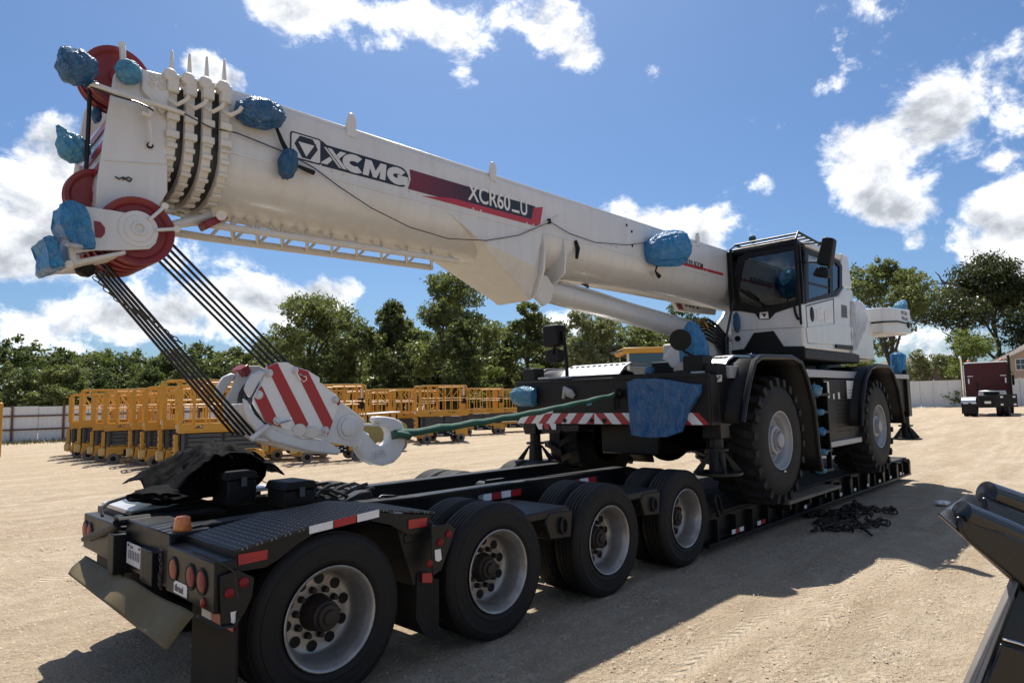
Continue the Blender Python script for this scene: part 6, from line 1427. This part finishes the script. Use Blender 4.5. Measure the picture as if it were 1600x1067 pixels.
wr('small blue film roll on top of the crane front box',1015,580,8.5,8,X=4.62,m=wrapdark,seed=11,ry=.05,amp=.14)
bag('blue film cap on the counterweight top',W(1404,484,Y=-.1),W(1413,471,Y=-.1),[(0,.10),(.3,.11),(.7,.08),(1,.02)],wrapcyan,12)
bag('blue film sleeve on the rear outrigger cylinder',W(1403,552,Y=.0),W(1404,585,Y=.0),[(0,.09),(.1,.13),(.5,.125),(.9,.12),(1,.10)],wrapblue,13)
wr('dark green wrapped beacon on the cab roof corner',1176,374,6,6.5,X=7.5,m=wrapm('green_film',(.01,.05,.05),(.03,.12,.11)),seed=14,ry=.05)
wr('narrow blue film wrap on the cab front lamp',1151,504,4.5,15,X=7.24,m=wrapdark,seed=15,ry=.05,amp=.2)
wr('small blue film tuft under the cab on the turntable',1285,574,5,7,Y=.3,m=wrapcyan,seed=17,ry=.1)
for i,(u,v,a,b,l) in enumerate(((1274,610,14,9,'top'),(1279,644,10,5,'second'),(1282,674,10,6,'third'),(1284,706,9,5,'fourth'),(1282,735,11,4.5,'lowest'))):
    wr('blue film wrap on the %s step of the side ladder'%l,u,v,a,b,Y=-.27,m=wrapcyan if i!=2 else wrapblue,seed=20+i,ry=.07,amp=.3)
# sheet wraps following flat panels
def wrap_panel(label,pts,vec,seed,m,amp=.018,cuts=9,fr=7):
    o=MB().prism(pts,vec).build('film_wrap',m,None,sub=cuts,crumple=(amp,fr,seed),ang=80); c=sum((Vector(v.co) for v in o.data.vertices),Vector())/len(o.data.vertices)
    tag(o,label,'plastic wrap','film wraps on the crane'); return o
wrap_panel('big blue film sheet over the winch panel on the crane front box',WL([(979,597),(990,592),(1035,592),(1091,600),(1092,612),(1072,648),(1062,676),(1040,684),(1010,685),(984,681)],X=4.46),(.09,0,0),3,wrapnavy,.016,9,3.2)
bag('tall blue film sleeve round the column behind the convex mirror',W(1087,582,X=5.3),W(1081,503,X=5.3),[(0,.15),(.1,.165),(.5,.165),(.72,.14),(.85,.10),(.95,.07),(1,.03)],wrapblue,5,npl=15,deep=.12)
wrap_panel('blue film wrap over the upper front bracket of the boom nose',WL([(96,316),(108,311),(122,314),(136,322),(147,370),(149,388),(122,387),(101,366),(92,345)],Y=.74),(0,.25,0),7,wrapblue,.013,12,5)
wrap_panel('blue film wrap over the lower front corner of the boom nose',WL([(66,370),(78,366),(90,368),(95,390),(104,414),(82,421),(75,416),(74,392)],Y=.76),(0,.35,0),8,wrapblue,.013,12,5)
wrap_panel('clear film bubble wrap over the engine hood behind the cab',WL([(1330,472),(1338,468),(1348,472),(1354,482),(1357,500),(1350,522),(1340,545),(1331,552)],Y=-.22),(0,.3,0),12,wrapwhite,.02)
wrap_panel('blue film sheet lying on the front fender under the cab',[Vector(p) for p in ((6.0,.0,2.27),(7.2,-.1,2.25),(7.2,.5,2.25),(6.0,.6,2.27))],(0,0,.04),9,wrapdark,.02)
wr('white pale slit wrap under the boom nose wrap',116,384,12,4,Y=.73,m=wrapwhite,seed=33)
# ------------------------------------------------------------------ chain pile
cp=thing('chain_pile','pile of dark lashing chains lying on the shaded ground by the trailer','chain',(8.1,-.55,0))
mb=MB(); r=random.Random(11)
def link(p,d,k):
    d=d.normalized(); s=d.cross(Vector((0,0,1))); s=s.normalized() if s.length>.01 else Vector((1,0,0)); t_=s if k%2 else d.cross(s)
    mb.tube([p+d*(.055*math.cos(a))+t_*(.032*math.sin(a)) for a in [2*PI*j/10 for j in range(11)]],.0125,5,False)
def strand(P):
    P=[Vector(p) for p in P]; k=0
    for a,b in zip(P[:-1],P[1:]):
        L=(b-a).length; n=max(1,int(L/.085))
        for j in range(n): link(a.lerp(b,j/n)+Vector((r.uniform(-.01,.01),r.uniform(-.01,.01),r.uniform(-.005,.01))),b-a+Vector((0,0,r.uniform(-.1,.1)))*L,k); k+=1
for q_ in range(24):
    a0=r.uniform(0,6.28); c=Vector((8.1+r.gauss(0,.38),-.52+r.gauss(0,.17),0)); P=[]
    for j in range(7):
        rr_=math.hypot((c.x-8.1)/.8,(c.y+.52)/.42); P.append((c.x,c.y,.03+max(0,.20*(1-rr_))*r.uniform(.4,1)))
        a0+=r.uniform(-1.1,1.1); c+=Vector((math.cos(a0)*.16,math.sin(a0)*.09,0)); 
    strand(P)
strand([W(u,v,Z=.03) for u,v in ((1325,806),(1300,808),(1285,803),(1265,806),(1260,801))])
strand([W(u,v,Z=.03) for u,v in ((1350,795),(1372,797),(1392,793),(1400,797))]); strand([W(u,v,Z=.03) for u,v in ((1360,815),(1380,812),(1392,813))])
mb.build('chain_links',chainm,cp,fix=False,kind='stuff')
MB().tube([W(1283,824,Z=.05),W(1330,812,Z=.12)],.02,6).tube([W(1350,818,Z=.05),W(1385,819,Z=.04)],.02,6).tube([W(1345,822,Z=.04),W(1362,836,Z=.03)],.018,6).build('binder_bar',chainm,cp)
lt=blob('paper_litter','crumpled white litter lying on the dirt beyond the chains','litter',W(1472,785,Z=.05),(.12,.09,.03),3,litter,.3,2)
lt2=blob('paper_litter','small white rubbish on the dirt beside the rear crane pad','litter',W(1440,641,Z=.15),(.3,.5,.3),5,litter,.4,2,3)
# ------------------------------------------------------------------ scissor lifts
def make_lift():
    t=thing('scissor_lift','proto','scissor lift',(0,0,0),'scissor lifts parked in rows')
    L,Wd=2.5,.86
    ch=MB().prism([Vector((.30,0,.22)),Vector((.36,0,.60)),Vector((2.42,0,.60)),Vector((2.5,0,.50)),Vector((2.5,0,.28)),Vector((2.2,0,.2)),Vector((1.95,0,.32)),Vector((.75,0,.32)),Vector((.62,0,.2))],(0,Wd,0)).build('chassis',yellow,t,bev=.02)
    for y,s in ((-.008,-1),(Wd+.008,1)):
        p=MB().bb(.85,1.9,y-.006,y+.006,.26,.50).build('battery_door',plastic,t,bev=.004)
        if s==-1:
            text('door_lettering','XCMG',decalwhite,p,(1.0,y-.008,.31),.11,bold=.002,ext=.001)
            for a,b in ((1.0,.45),(1.5,.44),(1.62,.38),(1.74,.45),(1.74,.33)): MB().bb(a,a+.07,y-.009,y-.007,b,b+.035).build('door_sticker',decalwhite,p,smooth=False)
        else: text('door_lettering','XCMG',decalwhite,p,(1.75,y+.008,.31),.11,(-1,0,0),(0,0,1),bold=.002,ext=.001)
    for x in (.55,2.15):
        for y,s in ((.02,1),(Wd-.02,-1)):
            w_=MB().lathe((x,y-s*.05,.19),(0,s,0),[(0,.09),(0,.17),(.02,.19),(.12,.19),(.14,.17),(.14,.09)],20).build('wheel',solidtyre,t)
            MB().lathe((x,y-s*.052,.19),(0,s,0),[(.0,0),(.0,.05),(-.01,.055),(.0,.09),(.02,.095)],14).build('rim',plastic,w_)
    # folded scissor pack
    for k in range(4):
        z=.66+k*.125
        for y in (.10,Wd-.16):
            MB().bb(.42,2.4,y,y+.06,z,z+.10).build('scissor_beam',liftgrey,t,bev=.006)
    MB().bb(.5,2.3,.17,Wd-.17,.64,1.1).build('scissor_core',liftgrey,t)
    pn=MB()
    for x in (.46,1.4,2.34):
        for k in range(4): pn.cyl((x,.06,.71+k*.125),(x,Wd-.06,.71+k*.125),.03,8)
    pn.build('scissor_pin',plastic,t,kind='stuff')
    for x in (.36,): 
        for y in (.12,Wd-.2): MB().bb(x-.03,x+.05,y,y+.08,.6,1.16).build('guide_post',liftgrey,t)
    # platform
    pf=MB().bb(.25,2.5,.0,Wd,1.16,1.22).build('platform',yellow,t,bev=.008)
    for y0,y1 in ((-.004,.02),(Wd-.02,Wd+.004)): MB().bb(.25,2.5,y0,y1,1.22,1.42).build('toe_board',yellow,pf,bev=.004)
    for x0,x1 in ((.25,.27),(2.48,2.5)): MB().bb(x0,x1,.021,Wd-.021,1.22,1.42).build('toe_board',yellow,pf)
    MB().bb(.29,2.46,.03,Wd-.03,1.222,1.235).build('deck',decalwhite,pf)
    # printed bird-like mark and lettering on the toe board
    for y,s in ((-.006,1),):
        MB().prism([Vector((.62,y,1.27)),Vector((.74,y,1.36)),Vector((.88,y,1.385)),Vector((.80,y,1.32)),Vector((.86,y,1.28)),Vector((.74,y,1.30))],(0,-.002,0)).build('toe_mark',decalblack,pf,smooth=False)
        MB().prism([Vector((.76,y-.003,1.345)),Vector((.83,y-.003,1.365)),Vector((.78,y-.003,1.31))],(0,-.001,0)).build('toe_mark',decalwhite,pf,smooth=False)
        text('toe_lettering','XG1008',decalblack,pf,(1.55,y,1.29),.10,bold=.001,ext=.001)
    # guard rails
    def rail(P,r=.023): return MB().tube(P,r,7)
    zt=2.5; xs=(.27,1.02,1.75,2.48)
    for y in (.012,Wd-.012):
        rail([(.27,y,1.42),(.27,y,zt-.09),(.32,y,zt-.02),(.40,y,zt),(2.35,y,zt),(2.43,y,zt-.02),(2.48,y,zt-.09),(2.48,y,1.42)],.03).build('top_rail',yellow,t)
        rail([(.27,y,1.95),(2.48,y,1.95)],.019).build('mid_rail',yellow,t)
        for x in xs[1:3]: rail([(x,y,1.42),(x,y,zt)]).build('rail_post',yellow,t)
        rail([(1.02,y,1.95),(.62,y,zt)],.017).tube([(1.75,y,1.95),(2.2,y,zt)],.017,7).tube([(1.02,y,zt),(1.4,y,1.95)],.017,7).split('rail_brace',yellow,t)
    for y in (.075,Wd-.075):   # rails of the slide-out deck, nested inside
        rail([(1.35,y,1.24),(1.35,y,zt-.12),(1.40,y,zt-.06),(2.36,y,zt-.06),(2.41,y,zt-.12),(2.41,y,1.24)],.022).build('inner_rail',yellow,t)
        rail([(1.35,y,1.85),(2.41,y,1.85)],.017).build('inner_rail',yellow,t)
        for x in (1.7,2.05): rail([(x,y,1.24),(x,y,zt-.06)],.017).build('inner_post',yellow,t)
        MB().bb(1.35,2.41,y-.008,y+.008,1.24,1.40).build('inner_toe_board',yellow,t)
    for x in (.62,): MB().bb(x-.04,x+.04,-.02,.02,1.42,zt-.03).build('gate_plate',yellow,t,bev=.008)
    for x in (.27,2.48):
        for z in (1.95,zt-.02): rail([(x,.02,z),(x,Wd-.02,z)],.022).build('end_rail',yellow,t)
        for y in (.3,Wd-.3): rail([(x,y,1.42),(x,y,zt-.02)],.018).build('end_post',yellow,t)
    for x,y in ((.27,.01),(.27,Wd-.01)): MB().bb(x-.06,x+.07,y-.03,y+.03,1.42,2.42).build('gate_plate',yellow,t,bev=.01)
    MB().bb(.23,.26,.12,.34,1.75,2.05).build('control_box',plastic,t,bev=.01); MB().bb(2.3,2.44,.05,.3,1.7,2.05).build('control_box',plastic,t,bev=.01)
    MB().bb(2.485,2.512,.3,.55,1.95,2.4).build('sign_plate',decalwhite,t)
    MB().bb(.236,.246,.60,.82,1.28,1.38).build('notice_sheet',decalwhite,t)
    # entry ladder and tail plate
    ld=MB().bb(.16,.28,.30,.66,.26,1.12).build('entry_ladder',yellow,t,bev=.02)
    for z in (.42,.60,.78,.96): MB().bb(.13,.17,.36,.60,z,z+.035).build('step',plastic,ld)
    MB().bb(.10,.30,.05,.24,.30,.56).build('motor_cover',mat('pale_yellow',(.58,.42,.16),.5) if 'pale_yellow' not in MT else MT['pale_yellow'],t,bev=.03,seg=2)
    MB().bb(.30,.32,.68,.9,.62,.72).build('notice_sheet',decalwhite,t)
    return t
proto=make_lift()
cache={}
for c in bpy.data.objects:
    if c.parent: cache.setdefault(c.parent.name,[]).append(c)
LIFTS=[]
rowdir=Vector((.0,1.,0))
def place(p,heading,label,first=False,s=1):
    o=proto if first else copy_tree(proto,None,cache)
    o.location=(p.x,p.y,gz(p.x,p.y)); o.rotation_euler[2]=heading; o['label']=label; s=random.uniform(.96,1.03); o.scale=(s,s,s*random.uniform(.98,1.02))
    return o
P0=WD(272,720,17.4); P0.z=0
hd0=math.atan2(-.255,.967)
names=['nearest yellow scissor lift of the left row, long side shown behind the black tarp','second yellow scissor lift of the left row, counted from the black tarp','third yellow scissor lift of the left row, counted from the black tarp','fourth yellow scissor lift of the left row, counted from the black tarp','fifth yellow scissor lift of the left row, counted from the black tarp','sixth yellow scissor lift of the left row, counted from the black tarp','seventh yellow scissor lift of the left row, counted from the black tarp','eighth yellow scissor lift of the left row, counted from the black tarp','farthest yellow scissor lift at the left end of the left row']
PF_=WD(88,700,26.3); PF_.z=0
for i in range(9):
    p=P0.lerp(PF_,(i/8)); p+=Vector((random.uniform(-.3,.3),random.uniform(-.15,.15),0)); place(p,hd0+random.uniform(-.07,.07),names[i],i==0)
ax_=Vector((math.cos(hd0),math.sin(hd0),0))
Q0=WD(452,720,20.2); Q0.z=0
for i in range(4):
    p=Q0+(PF_-P0)/7*i*1.05; place(p,hd0+.03+random.uniform(-.03,.03),['yellow scissor lift directly behind the hook block','second yellow scissor lift behind the hook block row','third yellow scissor lift behind the hook block row','fourth yellow scissor lift behind the hook block row'][i])
R0=WD(648,690,29.0); R0.z=0; hd1=hd0-.12
for i in range(5):
    p=R0+(PF_-P0)/7*i*1.05; place(p,hd1+random.uniform(-.03,.03),['yellow scissor lift right of the hook with its whole side in view','second yellow scissor lift of the row right of the hook','third yellow scissor lift of the row right of the hook','fourth yellow scissor lift of the row right of the hook','fifth yellow scissor lift of the row right of the hook'][i])
S0=WD(716,676,35.0); S0.z=0
for i in range(4):
    p=S0+Vector((1.75*i,-.15*i,0))*1.35; place(p,hd0+random.uniform(-.05,.05)-.35,['first yellow scissor lift of the far row, right of the hook','second yellow scissor lift of the far row, left of the blue wrapped lamp','third yellow scissor lift of the far row, behind the blue wrapped lamp','last yellow scissor lift of the far row, hidden by the crane front box'][i])
# ------------------------------------------------------------------ olive covered machine behind the hook
b=WD(598,700,24.5); b.z=0; A=ax_; Bv=Vector((-A.y,A.x,0)); Zv=Vector((0,0,1))
om=thing('covered_machine','low machine under an olive cover with flat white top behind the hook','machine',b)
MB().prism([b-A*.75+Zv*.35,b-A*.75+Zv*.95,b-A*.5+Zv*1.2,b+A*.7+Zv*1.2,b+A*1.0+Zv*.95,b+A*1.0+Zv*.35],Bv*1.1).build('cover',canvas,om,bev=.08,seg=3,sub=2,crumple=(.05,2.4,3))
MB().prism([b-A*.62+Zv*1.40,b+A*.72+Zv*1.46,b+A*.72+Zv*1.50,b-A*.62+Zv*1.44],Bv*.9).build('roof',decalwhite,om,bev=.02)
for a_ in (-.55,.6):
    for c_ in (.1,.8): MB().cyl(b+A*a_+Bv*c_+Zv*.3,b+A*a_+Bv*c_+Zv*1.40,.03,8).build('roof_post',plastic,om)
for a_ in (-.5,.75):
    for c_ in (.1,.95): MB().cyl(b+A*a_+Bv*c_+Zv*.28,b+A*a_+Bv*(c_+.16)+Zv*.28,.28,18).build('wheel',solidtyre,om)
# ------------------------------------------------------------------ yellow cab machine behind the crane
b=WD(1013,612,24); z0=gz(b.x,b.y); b.z=z0; A=Vector((CR.x,CR.y,0)).normalized(); Bv=Vector((CF.x,CF.y,0)).normalized()
rl=thing('wheel_loader','yellow machine with boxy glazed cab standing behind the crane','loader',b)
zt=WD(1013,546,24).z
def lb(x0,x1,y0,y1,za,zb): return MB().box(b+A*((x0+x1)/2)+Bv*((y0+y1)/2)+Zv*((za+zb)/2-0),(x1-x0,y1-y0,zb-za),(A,Bv,Zv))
lb(-1.2,1.2,-.6,3.4,.6,1.55).build('body',yellow,rl,bev=.06,seg=2)
lb(-.78,.92,-.3,1.3,1.5,1.75).build('cab_base',yellow,rl,bev=.03)
for x in (-.75,.86):
    for y in (-.28,1.28): lb(x-.04,x+.04,y-.04,y+.04,1.7,zt-z0-.1).build('cab_post',creamy,rl)
lb(-.95,1.05,-.5,1.5,zt-z0-.14,zt-z0+.06).build('cab_roof',yellow,rl,bev=.04,seg=2)
for (x0,x1,y0,y1) in ((-.72,.83,-.30,-.28),(-.72,.83,1.28,1.30),(-.78,-.76,-.24,1.24),(.89,.91,-.24,1.24)): lb(x0,x1,y0,y1,1.75,zt-z0-.14).build('cab_pane',houseglass,rl)
lb(-.7,.8,1.2,1.26,1.75,2.2).build('cab_rear',decalwhite,rl); lb(.2,.5,.4,.7,1.75,2.5).build('seat',seatm,rl,bev=.05)
MB().cyl(b+A*-.4+Bv*.2+Zv*(zt-z0+.06),b+A*-.4+Bv*.2+Zv*(zt-z0+.2),.07,10).build('beacon',plastic,rl)
for x in (-1.35,1.0):
    for y in (.2,2.6): MB().cyl(b+A*x+Bv*y+Zv*.7,b+A*(x+.4)+Bv*y+Zv*.7,.7,24).build('wheel',mudrubber,rl,bev=.05)
# ------------------------------------------------------------------ maroon tractor truck, seen from behind
D_=36; b=WD(1541,650,D_); z0=gz(b.x,b.y); b.z=z0; zs=WD(1541,651,D_).z
d=Vector((b.x-CP.x,b.y-CP.y,0)).normalized(); d=Matrix.Rotation(math.radians(-4),3,'Z')@d; Bv=d; A=Vector((d.y,-d.x,0))
tk=thing('semi_truck','maroon sleeper cab truck tractor seen from behind by the white fence','truck',b)
def TB(x0,x1,y0,y1,za,zb): return MB().box(b+A*((x0+x1)/2)+Bv*((y0+y1)/2)+Zv*((za+zb)/2),(x1-x0,y1-y0,zb-za),(A,Bv,Zv))
def TP(x,y,z): return b+A*x+Bv*y+Zv*z
H=2.85
cb=MB().prism([TP(x,3.2,z) for x,z in ((-1.28,.85),(-1.28,H-.12),(-1.22,H-.03),(-1.1,H),(1.05,H),(1.17,H-.03),(1.22,H-.12),(1.22,.85))],Bv*2.6).build('cab',maroon,tk,bev=.03,seg=2)
MB().prism([TP(x,5.8,z) for x,z in ((-.8,.8),(-.8,1.75),(.75,1.75),(.75,.8))],Bv*1.7).build('bonnet',maroon,cb,bev=.1,seg=3)
MB().bar(TP(-1.25,3.17,H+.02),TP(1.2,3.17,H+.02),.04,.05).build('roof_trim',chrome,cb)
for x in (-.98,.88):
    MB().cyl(TP(x,3.3,H+.01),TP(x,3.3,H+.07),.14,14).build('beacon_base',decalwhite,cb); MB().lathe(TP(x,3.3,H+.07),(0,0,1),[(0,.12),(.08,.11),(.12,.05),(.12,0)],14).build('beacon',amber,cb)
for x in (-1.42,1.3): 
    MB().tube([TP(x,3.1,.9),TP(x,3.1,H+.25),TP(x-.05,3.0,H+.38)],.075,12).build('exhaust_stack',chrome if x<0 else plastic,cb)
MB().tube([TP(-1.30,3.16,.8),TP(-1.30,3.16,H-.1)],.05,10).build('exhaust_pipe',chrome,cb)
for x in (-.95,.92):
    TB(x-.17,x+.17,3.16,3.19,2.10,2.14).build('reflective_tape',tapewhite,cb); TB(x-.08+(.16 if x>0 else -.06),x+.0+(.16 if x>0 else -.06),3.16,3.19,1.72,2.0).build('reflective_tape',tapewhite,cb)
for x in (-1.52,1.38): TB(x-.07,x+.07,4.9,5.0,1.6,2.15).build('mirror',plastic,cb)
TB(-.45,.42,-.3,6.5,.62,.9).build('frame',frameblack,tk,bev=.02)
MB().prism([TP(x,1.0,z) for x,z in ((-.42,1.02),(-.36,1.32),(1.05,1.30),(1.1,1.04))],Bv*.9).build('fifth_wheel_deck',silver,tk,bev=.02)
TB(-.1,.75,.9,.98,1.06,1.25).build('deck_opening',plastic,tk)
# rear fenders, boards, lamps
for x0,x1 in ((-1.25,-.45),(.5,1.3)):
    MB().prism([TP(x0,0+q,z) for q,z in ((-.55,.55),(-.5,.85),(-.2,1.0),(1.8,1.0),(2.0,.9),(1.8,.94),(-.18,.94),(-.44,.8),(-.49,.55))],A*(x1-x0)).build('rear_fender',silver if x0<0 else plastic,tk,ang=40)
for x in (-1.05,-.68,.72,1.1):
    for y in (.0,1.35):
        MB().lathe(TP(x-.14,y,.5),A,tyre_prof(.28,.5,.3),28).build('wheel',rubber,tk)
for x in (-1.05,1.05): MB().lathe(TP(x-.14,6.6,.5),A,tyre_prof(.28,.5,.3),28).build('wheel',rubber,tk)
bd=TB(.75,1.72,-.62,-.58,.48,1.12).build('black_board',frameblack,tk,bev=.01)
TB(-.38,.76,-.6,-.54,.45,1.08).build('tail_board',frameblack,tk,bev=.01)
TB(-.20,.55,-.63,-.60,.52,1.0).build('tail_opening',plastic,tk)
for x,z in ((.86,.98),(1.5,.98),(.86,.60),(1.52,.60)): TB(x,x+.14,-.64,-.62,z-.04,z+.05).build('lamp',decalwhite,bd)
TB(.02,.36,-.65,-.63,.66,.78).build('licence_plate',decalwhite,tk)
for x in (-1.15,-.7): TB(x,x+.28,-.62,-.60,.66,.71).build('reflective_tape',tapewhite,tk)
TB(-1.25,-.45,-.6,-.5,.15,.7).build('mudflap',rubber,tk)
MB().tube([TP(-.62,3.1,1.75),TP(-.58,2.9,1.4),TP(-.4,2.2,1.1)],.03,6).tube([TP(-.5,3.1,1.3),TP(-.3,2.6,1.25),TP(0,2,1.3)],.03,6).tube([TP(.55,3.1,1.75),TP(.55,3.08,1.3)],.02,6).build('air_hose',hose,tk)
tk.scale=(.84,.84,1.07)
# ------------------------------------------------------------------ glossy black attachment at the right edge
at=thing('loader_attachment','glossy black steel attachment with scraped silver lip at the right edge','attachment',(1.4,-3.2,0))
dp=2.5
def Wd_(u,v,k=0): return WD(u,v,dp+k)
fwd=Vector((CF.x,CF.y,0)).normalized(); rt=Vector((CR.x,CR.y,0)).normalized()
lip=MB().prism([Wd_(1469,801),Wd_(1512,770,.25),Wd_(1560,795,.25),Wd_(1640,900,.1),Wd_(1600,910,0),Wd_(1585,906)],Vector((0,0,-.012))).build('cutting_lip',steelplate,at,bev=.002)
MB().tube([Wd_(1496,803,.02),Wd_(1502,800,.02),Wd_(1560,826,.05),Wd_(1680,880,.1)],[.005,.045,.052,.052],20).build('roll_edge',glosstube,at,ang=50)
MB().tube([Wd_(1537,770,.22),Wd_(1541,770,.22),Wd_(1600,792,.25),Wd_(1700,820,.3)],[.008,.05,.055,.055],20).build('roll_edge',glosstube,at,ang=50)
MB().prism([Wd_(1498,806,-.01),Wd_(1560,828,-.01),Wd_(1690,880,.02),Wd_(1690,985,.0),Wd_(1586,904,-.03),Wd_(1514,845,-.03),Wd_(1500,826,-.02)],fwd*.03).build('side_cheek',glossblack,at,bev=.012,seg=2)
MB().prism([Wd_(1538,776,.16),Wd_(1600,800,.18),Wd_(1700,845,.2),Wd_(1700,890,.14),Wd_(1600,848,.12),Wd_(1545,815,.12)],fwd*.03).build('side_cheek',glossblack,at,bev=.01,seg=2)
MB().prism([Wd_(1470,803,-.002),Wd_(1586,905,-.002),Wd_(1585,909,-.002),Wd_(1469,805,-.002)],fwd*.02).build('lip_edge',glossblack,at)
ln=[(1584,904),(1606,884),(1540,1067),(1520,1110),(1494,1110)]
MB().prism([Wd_(1586,907,.0),Wd_(1597,898,.0),Wd_(1530,1075,-.15),Wd_(1500,1120,-.17),Wd_(1490,1120,-.17)],fwd*.03).build('edge_bar',mat('grey_edge',(.17,.155,.14),.45,.2,.15,8,dust=.3),at,bev=.004,seg=2)
MB().prism([Wd_(1598,900,.03),Wd_(1720,900,.03),Wd_(1720,1130,-.12),Wd_(1508,1130,-.12),Wd_(1532,1075,-.10)],fwd*.04).build('body_plate',glossblack,at,bev=.006)
MB().tube([Wd_(1566,998,-.09),Wd_(1572,999,-.09),Wd_(1590,1004,-.09),Wd_(1640,1022,-.09)],[.004,.006,.006,.006],8).build('bright_line',chrome,at)  # thin bright metal line across the dark plate
MB().prism([Wd_(1560,1002,-.09),Wd_(1640,1030,-.08),Wd_(1640,1100,-.1),Wd_(1520,1100,-.13)],fwd*-.02).build('lower_plate',glossblack,at,bev=.006)
MB().box(Wd_(1760,1150,.3)+Vector((0,0,-.0)),(.5,.5,1.2)).build('support_leg',glossblack,at,bev=.03)
